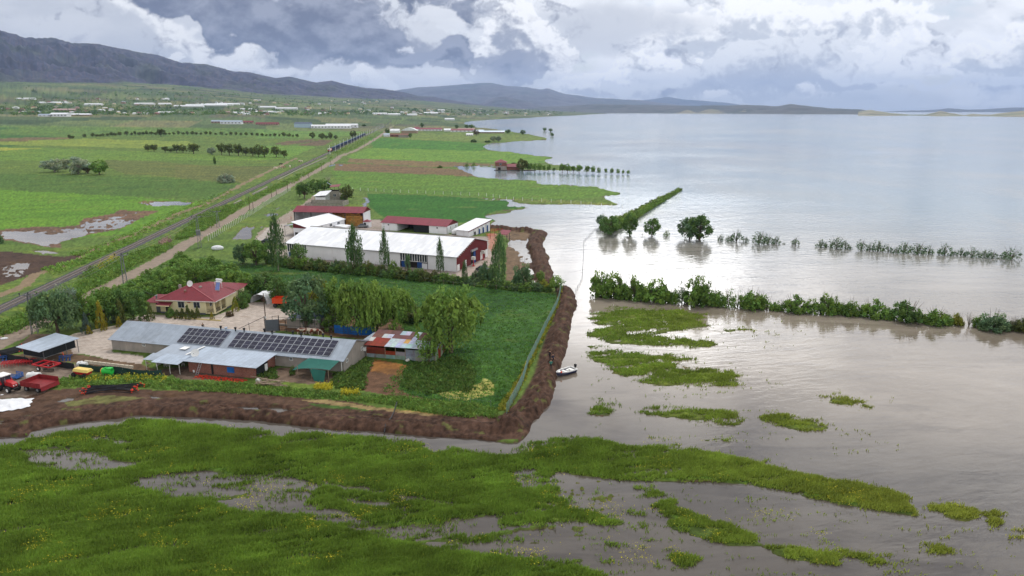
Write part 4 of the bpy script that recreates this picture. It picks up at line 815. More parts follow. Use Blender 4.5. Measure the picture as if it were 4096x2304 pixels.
tr(Z2, [(60, 230, 60, 200, 'round', 'green', 'green tree just behind the right edge of the red roof'), (200, 260, 90, 200, 'round', 'green', 'green tree behind the white tent'), (330, 250, 80, 230, 'round', 'dark', 'dark rounded tree right behind the white tent'), (150, 330, 200, 120, 'shrub', 'dark', 'dark shrub left of the white tent'),
        (455, 330, 130, 180, 'round', 'dark', 'dark tree behind the orange trailer'), (675, 555, 118, 350, 'round', 'grey', 'big grey-green tree over the little blue-roofed store'), (780, 420, 110, 180, 'round', 'yellow', 'yellow-green tree behind the big grey-green tree'),
        (865, 500, 165, 220, 'open', 'willow', 'thin tree with bare pale limbs right of the blue-roofed store'), (960, 520, 150, 240, 'round', 'willow', 'light green tree between the bare-limbed tree and the first willow'), (900, 545, 380, 180, 'shrub', 'green', 'low green tree under the bare-limbed tree'),
        (1110, 600, 140, 300, 'willow', 'willow', 'tall willow behind the blue tarpaulin'), (1260, 590, 160, 280, 'willow', 'willow', 'middle willow of the row behind the cattle pen'), (1400, 560, 205, 280, 'willow', 'willow', 'rightmost willow of the row behind the cattle pen'),
        (1580, 480, 335, 220, 'shrub', 'olive', 'low olive bush between the willow row and the great willow'), (1530, 470, 350, 160, 'shrub', 'dark', 'dark bush left of the low olive bush behind the rusty shed'), (1870, 745, 215, 430, 'willow', 'willow', 'great pale willow standing over the rusty shed'),
        (1690, 835, 590, 190, 'open', 'green', 'small open tree in front of the rusty shed wall'), (560, 930, 850, 50, 'shrub', 'weed', 'small bush against the barn wall left of the green net')], 'round', 'green', '')
# --- poplars and shrubs round the white barn
tr(Z3, [(245, 820, 385, 150, 'poplar', 'poplar', 'dense poplar left of the white barn'), (905, 850, 470, 160, 'poplar', 'poplar', 'broad poplar before the middle of the white barn'), (1165, 850, 505, 90, 'poplar', 'poplar', 'slim poplar before the white barn, right of the broad one'),
        (1635, 860, 582, 72, 'poplar', 'poplar', 'thin poplar near the right end of the white barn'), (2140, 960, 545, 150, 'poplar', 'poplar', 'tallest poplar right of the red gable'), (2035, 930, 700, 130, 'shrub', 'grey', 'grey-green bush left of the tallest poplar'), (1845, 945, 762, 55, 'poplar', 'poplar', 'young poplar in front of the red gable'),
        (2335, 960, 715, 180, 'shrub', 'grey', 'grey-green willow bush by the inner mud bank'), (1945, 930, 800, 100, 'shrub', 'grey', 'pale bush beside the concrete yard behind the hedge'), (55, 770, 565, 180, 'round', 'green', 'bushy tree at the left end of the barn hedge'), (140, 760, 590, 130, 'round', 'green', 'lower bushy tree left of the dense poplar'),
        (420, 760, 585, 150, 'open', 'dark', 'thin-leaved tree before the left window band of the white barn'), (1360, 850, 665, 60, 'open', 'grey', 'thin sapling before the right window band of the white barn'), (1235, 850, 720, 100, 'shrub', 'green', 'leafy bush right of the slim poplar'), (-60, 760, 580, 150, 'round', 'grey', 'grey bush beside the dirt road left of the barn hedge')], 'poplar', 'poplar', '')
hx = [(180, 755), (320, 785), (800, 835), (1300, 885), (1700, 925), (2000, 950), (2300, 985), (2560, 1000)]
for i in range(74):
    x = 190 + i * 32.3 + _rt.uniform(-10, 10); yb = np.interp(x, [a for a, b in hx], [b for a, b in hx]) + _rt.uniform(-10, 6); hh = _rt.uniform(75, 125) if x < 1700 else _rt.uniform(45, 85)
    tr(Z3, [(x, yb, yb - hh, _rt.uniform(80, 125))], 'shrub', _rt.choice(['dark', 'dark', 'olive', 'green', 'grey']) if x < 1700 else _rt.choice(['dark', 'grey', 'green']), 'bushy shrub in the long hedge before the white barn', 'shrubs of the hedge before the white barn', cat='shrub')
tr(Z7, [(745, 110, 20, 110, 'shrub', 'yellow', 'yellow-green bush on the bank at the right end of the hedge'), (820, 130, 0, 130, 'open', 'willow', 'sparse young tree at the north end of the fence'), (700, 90, -40, 90, 'open', 'willow', 'thin young tree behind the end of the barn hedge')], 'shrub', 'yellow', '')
tr(B4, [(1335, 760, 575, 165, 'open', 'dark', 'round dark tree left of the two-storey concrete house'), (1285, 740, 600, 90, 'open', 'dark', 'smaller dark tree touching the round dark one'), (1450, 690, 565, 140, 'round', 'dark', 'dark bush behind the white-roofed kiosk'), (1540, 680, 560, 140, 'round', 'dark', 'dark bush behind the concrete house'), (1775, 790, 610, 150, 'open', 'olive', 'bare olive tree right of the concrete house'),
        (1580, 590, 530, 90, 'bare', 'olive', 'leafless tree behind the concrete house'), (1740, 770, 700, 70, 'shrub', 'weed', 'green bush at the foot of the concrete house')], 'open', 'dark', '')
# --- left plain
tr(B3, [(550, 222, 93, 215, 'round', 'silver', 'left silvery bush of the pair in the meadow'), (790, 240, 76, 235, 'round', 'silver', 'large silvery bush in the middle of the meadow group'), (885, 235, 130, 100, 'round', 'brown', 'dark thin bush squeezed behind the large silvery one'), (1000, 248, 104, 180, 'round', 'green', 'green tree at the right of the silvery bushes'), (2275, 328, 222, 150, 'shrub', 'silver', 'lone silvery bush beside the track by the railway'),
        (10, 940, 830, 60, 'shrub', 'grey', 'grey bush cut by the left edge beside the flooded plough')], 'round', 'silver', '', hmul=1.0)
tr(B1, [(1490, 566, 492, 75), (1552, 568, 488, 105), (1665, 578, 510, 90), (1722, 578, 532, 55), (1780, 582, 488, 110), (1842, 582, 495, 95), (1950, 592, 478, 145), (2130, 600, 525, 90, 'round', 'silver', 'silvery bush in the dark tree belt of the plain'), (2232, 604, 478, 120), (2310, 608, 482, 115), (2400, 612, 482, 120), (2475, 610, 520, 80), (2545, 614, 515, 100)], 'open', 'olive', 'dark bushy tree of the belt across the left plain', 'trees of the belt across the plain')
tr(B2, [(25, 622, 498, 120), (85, 625, 510, 140), (205, 625, 508, 120), (285, 632, 548, 95)], 'open', 'olive', 'dark bushy tree of the belt across the left plain', 'trees of the belt across the plain')
xs_ = [690, 715, 840, 925, 965, 1000, 1030, 1075, 1120, 1155, 1200, 1270, 1320, 1355, 1398, 1437, 1473, 1520, 1560, 1612, 1660, 1703, 1748, 1795, 1840, 1885, 1935, 1975, 2022, 2072, 2118, 2170, 2228, 2278, 2325, 2375, 2425, 2477, 2535]
tr(B1, [(x, 345 + (x - 700) * .034, 345 + (x - 700) * .034 - _rt.uniform(22, 44), _rt.uniform(30, 52)) for x in xs_], 'open', 'olive', 'small orchard tree in the long row crossing the left plain', 'orchard row across the left plain')
tr(B2, [(x, yb, yt, w_) for x, yb, yt, w_ in [(15, 415, 375, 40), (62, 416, 380, 42), (105, 417, 390, 30), (145, 418, 388, 32), (192, 421, 380, 42), (238, 420, 388, 26), (285, 423, 370, 60), (335, 426, 382, 44), (372, 427, 396, 26), (415, 430, 388, 44)]], 'open', 'olive', 'small orchard tree in the long row crossing the left plain', 'orchard row across the left plain')
tr(B2, [(570, 436, 375, 62, 'round', 'olive', 'rounded tree standing alone left of the brown plots'), (662, 442, 384, 62, 'round', 'olive', 'rounded tree behind the brown plots'), (710, 442, 404, 30, 'round', 'olive', 'small tree between the two behind the brown plots'), (750, 445, 377, 52, 'round', 'olive', 'tall tree behind the right brown plot'), (800, 443, 405, 40, 'round', 'olive', 'low tree beside the tall one behind the brown plots'),
        (975, 430, 360, 72, 'round', 'olive', 'dark tree directly behind the train'), (1672, 328, 280, 34, 'round', 'dark', 'lone tree in the dark green far field'), (2020, 336, 298, 34, 'round', 'dark', 'left of three trees at the edge of the dark green far field'), (2120, 336, 298, 42, 'round', 'dark', 'middle of three trees at the edge of the dark green far field'), (2172, 336, 298, 54, 'round', 'dark', 'right of three trees at the edge of the dark green far field'),
        (2215, 412, 340, 70, 'open', 'brown', 'brown thin tree before the long farm sheds by the lake'), (2535, 386, 345, 54, 'round', 'dark', 'dark tree at the lake end of the long farm sheds'), (1550, 430, 385, 40, 'round', 'dark', 'dark tree beside the rusty far farm sheds'), (1325, 392, 335, 50, 'round', 'dark', 'tree between the railway and the white arched shed'),
        (2385, 468, 412, 60, 'round', 'silver', 'left silvery bush near the lake point'), (2440, 468, 412, 58, 'round', 'silver', 'right silvery bush near the lake point'), (2190, 476, 440, 60, 'shrub', 'grey', 'low grey bush by the field drain near the lake'), (2330, 477, 450, 60, 'shrub', 'grey', 'low grey bush left of the silvery pair'), (1085, 305, 285, 50, 'shrub', 'dark', 'dark hedge clump right of the long dairy sheds')], 'round', 'olive', '')
tr(B1, [(1920, 268, 232, 48, 'round', 'olive', 'round tree alone in the plain before the village'), (1612, 342, 280, 95, 'open', 'olive', 'largest dark tree standing behind the orchard row'), (1268, 250, 229, 24, 'round', 'dark', 'tiny tree beside the ruined hut in the plain'), (150, 252, 224, 52, 'round', 'dark', 'round bush at the left edge of the plain'), (1615, 232, 202, 34, 'far', 'dark', 'left of three small trees before the village'), (1680, 232, 202, 36, 'far', 'dark', 'middle of three small trees before the village'), (1742, 232, 208, 36, 'far', 'dark', 'right of three small trees before the village'), (2118, 284, 262, 28, 'round', 'dark', 'dark bush left of the stone farm sheds')], 'round', 'olive', '')
# --- by the flooded house
tr(Z5, [(1508, 387, 362, 27, 'round', 'dark', 'left of two bushes standing far out in the lake'), (1550, 392, 367, 28, 'round', 'dark', 'right of two bushes standing far out in the lake'), (1560, 424, 399, 24, 'round', 'dark', 'third bush in the lake nearest the land tip'), (1360, 408, 378, 38, 'round', 'dark', 'dark tree on the flooded grass point'), (975, 634, 598, 36, 'sparse', 'green', 'left sapling before the flooded red-roofed house'), (1022, 630, 592, 32, 'sparse', 'green', 'right sapling before the flooded red-roofed house'), (790, 638, 616, 34, 'shrub', 'dark', 'lone shrub on the field edge between the brown plots'),
        (1352, 662, 580, 84, 'round', 'olive', 'large olive tree touching the red lean-to roof by the water'), (1300, 640, 600, 50, 'round', 'olive', 'olive tree behind the red lean-to roof by the water')], 'round', 'dark', '')
tr(Z5, [(1392, 660, 600, 40), (1412, 662, 602, 36), (1440, 668, 606, 40), (1475, 668, 606, 40), (1505, 666, 620, 30), (1537, 668, 612, 34), (1572, 668, 636, 26), (1630, 672, 606, 54), (1665, 674, 610, 52), (1705, 674, 622, 40), (1745, 678, 614, 54), (1800, 680, 620, 46), (1840, 680, 624, 38), (1880, 684, 634, 30), (1928, 682, 640, 25), (1970, 684, 640, 30), (2012, 686, 644, 27), (2047, 686, 652, 22), (2082, 687, 654, 26)], 'open', 'green', 'flooded tree in the row running out from the red-roofed house', 'flooded trees running out from the lakeside house')
# --- trees and rows in the flood
n_ = 34
for i in range(n_):
    u = (i / (n_ - 1)) ** 0.8; x = 205 + (598 - 205) * u; yb = 318 + (92 - 318) * u + 10 * (1 - u); hh = 72 * (1 - u) + 22 * u
    tr(Z6, [(x, yb, yb - hh * _rt.uniform(.85, 1.15), (78 * (1 - u) + 34 * u))], 'shrub', 'willow', 'leafy willow shrub in the dense row running out into the lake', 'willow row running out into the lake', cat='shrub', name='willow_shrub')
tr(Z6, [(150, 300, 232, 50, 'round', 'grey', 'small crown at the near left end of the willow row'), (197, 352, 233, 130, 'round', 'dark', 'leftmost dark tree standing in the water'), (312, 352, 232, 90, 'round', 'dark', 'second dark tree in the water, narrow crown'), (440, 357, 248, 90, 'round', 'dark', 'square-crowned dark tree alone in the water'), (525, 358, 312, 40, 'sparse', 'green', 'sapling in the water right of the square-crowned tree'),
        (657, 374, 243, 125, 'round', 'grey', 'left one of the touching pair of trees in the water'), (714, 380, 241, 155, 'round', 'dark', 'right one of the touching pair of trees in the water'), (385, 355, 335, 12, 'bare', 'dark', 'broken stump in the water between two trees')], 'round', 'dark', '')
tr(Z6, [(835, 384, 335, 36), (880, 386, 342, 44), (925, 388, 305, 78), (980, 392, 352, 42), (1055, 400, 315, 84), (1105, 402, 332, 66), (1155, 402, 345, 50), (1198, 404, 390, 20), (1262, 408, 354, 54), (1410, 420, 365, 64), (1437, 420, 385, 30), (1500, 428, 346, 84), (1550, 430, 372, 44), (1577, 432, 404, 26), (1640, 438, 364, 64), (1690, 442, 384, 36), (1735, 444, 366, 70), (1795, 450, 394, 50), (1840, 458, 406, 34), (1885, 456, 374, 66), (1965, 460, 384, 88), (2028, 462, 402, 56), (2118, 466, 388, 76), (2172, 468, 428, 40), (2212, 468, 412, 44), (2275, 476, 410, 84), (2348, 482, 422, 66), (2392, 484, 428, 56), (2500, 490, 414, 108)],
   'sparse', 'grey', 'thin half-drowned bush in the far line standing in the lake', 'thin bushes of the far line in the lake', cat='shrub', wm=1.0)
GRP = 'shrubs of the flooded hedge before the lake'
tr(Z6, [(150, 704, 540, 110), (222, 710, 545, 130), (270, 714, 590, 90), (340, 724, 572, 100), (390, 726, 610, 70), (455, 736, 588, 130), (505, 738, 610, 70), (560, 744, 640, 66), (690, 754, 565, 140), (745, 756, 596, 100), (812, 760, 650, 84), (1010, 774, 645, 112), (1060, 776, 670, 70), (1152, 786, 722, 66), (1345, 802, 708, 80), (1440, 806, 675, 90), (1482, 808, 690, 70), (1530, 810, 720, 60), (1572, 818, 705, 66), (1612, 820, 740, 50), (1782, 836, 748, 76), (2130, 870, 790, 60)],
   'shrub', 'green', 'green leafy shrub of the flooded hedge before the lake', GRP, cat='shrub', wm=1.12)
tr(Z6, [(612, 746, 592, 60, 'sparse', 'grey', 'see-through pale bush in the left part of the flooded hedge'), (1252, 798, 675, 118, 'shrub', 'green', 'dense round shrub standing free in the flooded hedge, left of middle'), (1702, 826, 700, 124, 'shrub', 'green', 'fan-shaped shrub of the flooded hedge right of its middle'), (1905, 850, 710, 164, 'shrub', 'dark', 'largest dark round shrub of the flooded hedge'), (2062, 868, 755, 130, 'shrub', 'green', 'wide yellow-green shrub right of the largest dark one'),
        (2192, 872, 786, 74, 'shrub', 'yellow', 'yellow leafed shrub near the right end of the flooded hedge'), (2257, 878, 796, 60, 'bare', 'olive', 'leafless bush right of the yellow shrub'), (2310, 884, 800, 70, 'shrub', 'green', 'low shrub left of the grey-green round one at the end of the hedge'), (2450, 900, 820, 80, 'shrub', 'grey', 'low pale shrub right of the grey-green round one'), (2540, 906, 815, 90, 'shrub', 'olive', 'loose shrub between the leafless bush and the picture edge'), (2388, 898, 776, 140, 'shrub', 'grey', 'grey-green round shrub at the right end of the flooded hedge'), (2505, 904, 818, 66, 'bare', 'olive', 'leafless bush at the far right of the flooded hedge'), (2590, 908, 800, 60, 'shrub', 'dark', 'shrub cut by the right edge of the picture')], 'shrub', 'green', '', cat='shrub')
tr(Z6, [(880, 768, 640, 78), (932, 770, 648, 70), (1100, 780, 690, 60), (1185, 790, 715, 40), (1650, 822, 760, 46), (2020, 860, 800, 40)], 'sparse', 'green', 'thin see-through bush between the dense shrubs of the flooded hedge', 'thin bushes in the flooded hedge', cat='shrub')
# --- far villages: trees
vil = [(0, 1024, 452, 462, 56), (0, 600, 430, 446, 16), (1024, 1640, 448, 456, 34), (1640, 2230, 446, 462, 62), (100, 1640, 398, 425, 40), (1500, 2300, 436, 450, 34)]
for x0, x1, ya, yb, n_ in vil:
    for i in range(n_):
        px = _rt.uniform(x0, x1); py = _rt.uniform(ya, yb); Y0_ = float(np.interp(px, KX, KV)) * _rt.uniform(.88, 1.12) if py > 430 else float(np.interp(px, KX, KB)) * _rt.uniform(.55, .9)
        p = at_depth(px, py, Y0_); z = ground_z(p.x, p.y); h = _rt.uniform(6, 11) * (1.4 if px > 1500 else 1.15); pop = _rt.random() < .1
        if z < -0.1: continue
        tree_at(p.x, p.y, z, h * (1.6 if pop else 1), h * (.45 if pop else _rt.uniform(1.1, 1.9)), 'farcone' if pop else 'far', _rt.choice(['dark', 'dark', 'grey']), 'tall far poplar among the village trees' if pop else 'small dark tree among the far village houses', 'tree', 'far village poplars' if pop else 'trees of the far villages', whole=True)
def leaf_stuff(name, pts, size, tint, base, n=6, flat=.5, label=None, cat=None, hmin=0.0, kind='stuff'):
    """many leafy cards round the given points (x, y, z, radius, height) in one object of ground cover"""
    g = np.random.default_rng(len(pts)); pts = np.array(pts, float); m_ = len(pts); Pn = np.repeat(pts, n, axis=0); N = len(Pn)
    d = rdir(g, N); d[:, 2] = np.abs(d[:, 2]); rr = g.uniform(.5, 1, N)[:, None]
    c = Pn[:, :3] + d * rr * np.stack([Pn[:, 3], Pn[:, 3], Pn[:, 4]], 1); ax = rdir(g, N) * np.array([1, 1, .6]) + np.array([0, 0, .9]); ax /= np.linalg.norm(ax, axis=1)[:, None]; b = np.cross(ax, rdir(g, N))
    s = (size * g.uniform(.6, 1.4, N))[:, None] if np.isscalar(size) else (np.repeat(size, n) * g.uniform(.6, 1.4, N))[:, None]
    v, f = quads(c, ax * s, b * s * .9); tone = np.repeat(g.uniform(.7, 1.3, m_), n * 4)[:, None] * np.tile(np.array([[1, 1, 1]]), (N * 4, 1)); tone[:, 0] *= np.repeat(g.uniform(.85, 1.2, m_), n * 4)
    return tag(mesh_np(name, v, f, LEAF[base] if isinstance(base, str) else base, tone), kind=kind)
def scat(poly, n, fn=None, seed=1):
    g = random.Random(seed); xs = [p[0] for p in poly]; ys = [p[1] for p in poly]; out = []
    def inside(x, y):
        r = False; j = len(poly) - 1
        for i in range(len(poly)):
            if (poly[i][1] > y) != (poly[j][1] > y) and x < (poly[j][0] - poly[i][0]) * (y - poly[i][1]) / (poly[j][1] - poly[i][1]) + poly[i][0]: r = not r
            j = i
        return r
    while len(out) < n:
        x, y = g.uniform(min(xs), max(xs)), g.uniform(min(ys), max(ys))
        if inside(x, y): out.append((x, y))
    return out
def gxy0(pts, z=0.3):
    a = np.array(pts, float); x = a[:, 0] - CX; y = CY - a[:, 1]; t = (z - H) / (-F * sp + y * cp); return x * t, (F * cp + y * sp) * t
def gxy(pts, z=0.3):
    a = np.array(pts, float); x = a[:, 0] - CX; y = CY - a[:, 1]; dz = -F * sp + y * cp; t = (z - H) / dz
    X, Y = x * t, (F * cp + y * sp) * t; return X, Y, terrain(X, Y)[0]
def cover(name, polys, n, size, rad, ht, base, seed=1, cards=6):
    pts = []
    for i, (q, k_) in enumerate(polys): pts += scat(q, int(n * k_), seed=seed + i)
    X, Y, Z = gxy(pts); g = np.random.default_rng(seed); ok = Z > -.3
    leaf_stuff(name, np.stack([X, Y, Z, rad * g.uniform(.6, 1.4, len(X)), ht * g.uniform(.5, 1.3, len(X))], 1)[ok], size, None, base, n=cards)
# scrub beside the railway and the road, weeds before the farm
cover('railway_scrub', [(Z1([(0, 640), (240, 510), (420, 420), (560, 350), (760, 190), (1050, 60), (1200, 0), (1450, -60), (1400, 0), (1150, 120), (900, 260), (680, 370), (420, 540), (0, 730)]), .8), (B4([(0, 1180), (250, 960), (420, 880), (700, 800), (950, 660), (1250, 520), (1600, 360), (1640, 310), (1500, 430), (1250, 590), (1000, 690), (720, 830), (450, 1000), (200, 1150), (60, 1185)]), 1.0),
                        (B2([(770, 590), (1100, 440), (1330, 330), (1480, 230), (1500, 250), (1400, 340), (1240, 400), (1000, 540), (830, 600)]), .35)], 1150, .34, 1.3, 1.2, 'green', 21, 16)
cover('track_scrub', [(B3([(700, 1050), (1000, 960), (1700, 640), (2300, 400), (2350, 430), (1800, 740), (1300, 900), (900, 1090)]), .5), (B3([(420, 1200), (760, 1110), (1100, 960), (1450, 850), (1350, 960), (900, 1130), (560, 1258)]), .5)], 900, .35, .9, .7, 'green', 22, 8)
cover('weed_strip', [(Z1([(440, 1085), (600, 1050), (1000, 1040), (1440, 1060), (1500, 1090), (2070, 1110), (2070, 1190), (1400, 1160), (1100, 1130), (700, 1130), (440, 1140)]), .5), (Z2([(0, 1000), (300, 1030), (640, 1060), (1000, 1100), (1400, 1120), (1900, 1170), (2070, 1200), (2070, 1290), (1700, 1250), (1300, 1170), (900, 1130), (500, 1110), (0, 1070)]), .9), (Z7([(0, 985), (180, 1000), (360, 1040), (360, 1110), (200, 1090), (0, 1050)]), .2)], 1700, .2, .5, .5, 'green', 23, 12)
cover('yard_weeds', [(Z2([(880, 940), (960, 900), (1170, 800), (1240, 810), (1190, 900), (1150, 1060), (1050, 1050), (900, 1040)]), .25), (Z2([(270, 890), (400, 880), (440, 960), (350, 1000), (260, 960)]), .08), (Z2([(1480, 900), (1560, 840), (1900, 780), (2070, 860), (2070, 1080), (1900, 1060), (1700, 1100), (1450, 1040)]), .6)], 1600, .26, .5, .45, 'weed', 24, 8)
cover('dark_crop_clumps', [(dark_green, 1.0)], 9000, .16, .45, .22, 'crop', 25, 5)
cover('fence_weeds', [(Z7([(870, 130), (840, 230), (740, 450), (650, 630), (560, 830), (440, 1060), (380, 1040), (540, 800), (630, 620), (720, 440), (820, 230)]), 1.0)], 900, .22, .5, .6, 'yellow', 26, 8)
cover('mustard_flowers', [(Z2([(740, 1020), (880, 1020), (880, 1060), (740, 1050)]), .3), (Z2([(970, 1070), (1110, 1070), (1110, 1110), (970, 1105)]), .3), (Z1([(780, 170), (950, 60), (1000, 90), (840, 180)]), .4), (Z1([(700, 1060), (1400, 1040), (1400, 1090), (700, 1100)]), .3)], 420, .12, .4, .9, mat('mustard_petals', base=L(190, 180, 50), rough=.8, var=.2), 27, 10)
# --- the flooded crop in front: blades, density as surveyed
def blades():
    g = np.random.default_rng(77); N = 1100000; px = g.uniform(-420, 4520, N); py = 1180 + 1620 * g.uniform(0, 1, N) ** .97
    w0 = np.maximum(look(blur(cropb, 24, 1), px, py), look(cropb, px, py)) > .01; px, py = px[w0], py[w0]; Xq, Yq = gxy0(np.stack([px, py], 1), .1); cj = 26 * fbm(Xq / 7.0, Yq / 1.3, 322, 4, .6) + 34 * fbm(Xq / 20.0, Yq / 3.5, 326, 3); cv = look(cropb, px + cj, py + cj * .12); keep = (g.uniform(0, 1, len(px)) < np.clip(cv * 1.15, 0, 1) ** 1.05 * .95) & (cv > .04)
    px, py, cv = px[keep], py[keep], cv[keep]; X, Y, Z = gxy(np.stack([px, py], 1), .1); n = len(X)
    clump = fbm(X / 6.0, Y / 1.0, 501, 4, .6); ok = (cv > .93) | (clump > .18 - cv * .36); ok &= (Z > -.04) | (g.random(n) < .22); X, Y, Z, cv = X[ok], Y[ok], Z[ok], cv[ok]; n = len(X)
    tone = fbm(X / 5, Y / 3, 502, 4); yel = sst(X * .9 - Y * .15, -12, 55)
    base = np.maximum(Z - .05, -.1); h = (.30 + .28 * g.random(n)) * np.where(cv > .4, 1, .85); wd = .05 + .05 * g.random(n); k = 3
    V = []; C = []
    for j in range(k):
        a = g.uniform(0, 6.28, n); dx, dy = np.cos(a) * wd, np.sin(a) * wd; ox, oy = g.normal(0, .12, n), g.normal(0, .12, n); lx, ly = g.normal(.10, .14, n), g.normal(.0, .14, n)
        V.append(np.stack([np.stack([X + ox - dx, Y + oy - dy, base], 1), np.stack([X + ox + dx, Y + oy + dy, base], 1), np.stack([X + ox + lx, Y + oy + ly, base + h * g.uniform(.7, 1.15, n)], 1)], 1))
        gcol = mixc(np.tile(lin((84, 116, 42)), (n, 1)), np.tile(lin((128, 134, 56)), (n, 1)), np.clip(yel * .8 + .25 * g.random(n) + .15, 0, 1)) * (1.55 + .7 * tone + .5 * fbm(X / 22, Y / 8, 504, 3) + g.normal(0, .15, n))[:, None]
        C.append(np.repeat(np.clip(gcol, .003, 1)[:, None, :], 3, axis=1))
    V = np.concatenate(V).reshape(-1, 3); C = np.concatenate(C).reshape(-1, 3)
    tag(mesh_np('flooded_crop_blades', V, np.arange(len(V)).reshape(-1, 3), mat('crop_blades', attr='col', rough=.8, var=.15, vscale=.3, spec=.2, trans=.3), C), kind='stuff')
    # yellow mustard heads scattered through the crop
    N = 60000; px = g.uniform(0, 4096, N); py = g.uniform(1700, 2304, N); cv = look(cropb, px, py); X, Y, Z = gxy(np.stack([px, py], 1), .3)
    f = fbm(X / 9, Y / 6, 503, 4) + .35 * fbm(X / 1.6, Y / 1.6, 505, 2); k_ = (cv > .12) & (f + g.normal(0, .06, N) > .30); X, Y, Z = X[k_], Y[k_], np.maximum(Z[k_], .05) + .42 + .12 * g.random(k_.sum()); n = len(X); d = rdir(g, n); b = np.cross(d, rdir(g, n)); s = (.05 + .05 * g.random(n))[:, None]
    v, q = quads(np.stack([X, Y, Z], 1), d * s, b * s); tag(mesh_np('yellow_mustard_heads', v, q, mat('mustard_petals')), kind='stuff')
blades()

def far_woods():
    g = np.random.default_rng(91); N = 5200; bands = [(0, 1640, 452, 464, .26), (0, 640, 428, 452, .12), (560, 1640, 446, 458, .14), (1640, 2250, 438, 462, .2), (100, 1640, 396, 428, .16), (0, 1640, 340, 440, .06), (300, 1100, 372, 386, .06)]
    P_ = np.concatenate([np.stack([g.uniform(a, b, int(N * f)), g.uniform(c, d, int(N * f))], 1) for a, b, c, d, f in bands]); cl = fbm(P_[:, 0] / 46, P_[:, 1] / 5, 601, 4); P_ = P_[cl > -.02]
    Ys = np.concatenate([np.linspace(900, 2600, 60), np.linspace(2650, 12000, 200)]); X = (P_[:, :1] - CX) / F * (Ys * cp + H * sp); YY = np.broadcast_to(Ys, X.shape); Z = terrain(X, YY)[0]; r_ = project(X, YY, Z)[1]
    hit = r_ <= P_[:, 1:2]; i = np.argmax(hit, 1); ok = hit.any(1); k_ = np.arange(len(P_)); x, y, z = X[k_, i][ok], YY[k_, i][ok], Z[k_, i][ok]; ok = z > .1; x, y, z = x[ok], y[ok], z[ok]; n = len(x)
    r = g.uniform(2.2, 4.5, n) * (1 + y / 9000); leaf_stuff('far_woods', np.stack([x, y, z + 1.0, r * 1.2, r * 1.3], 1), r * .55, None, 'dark', n=9)
far_woods()

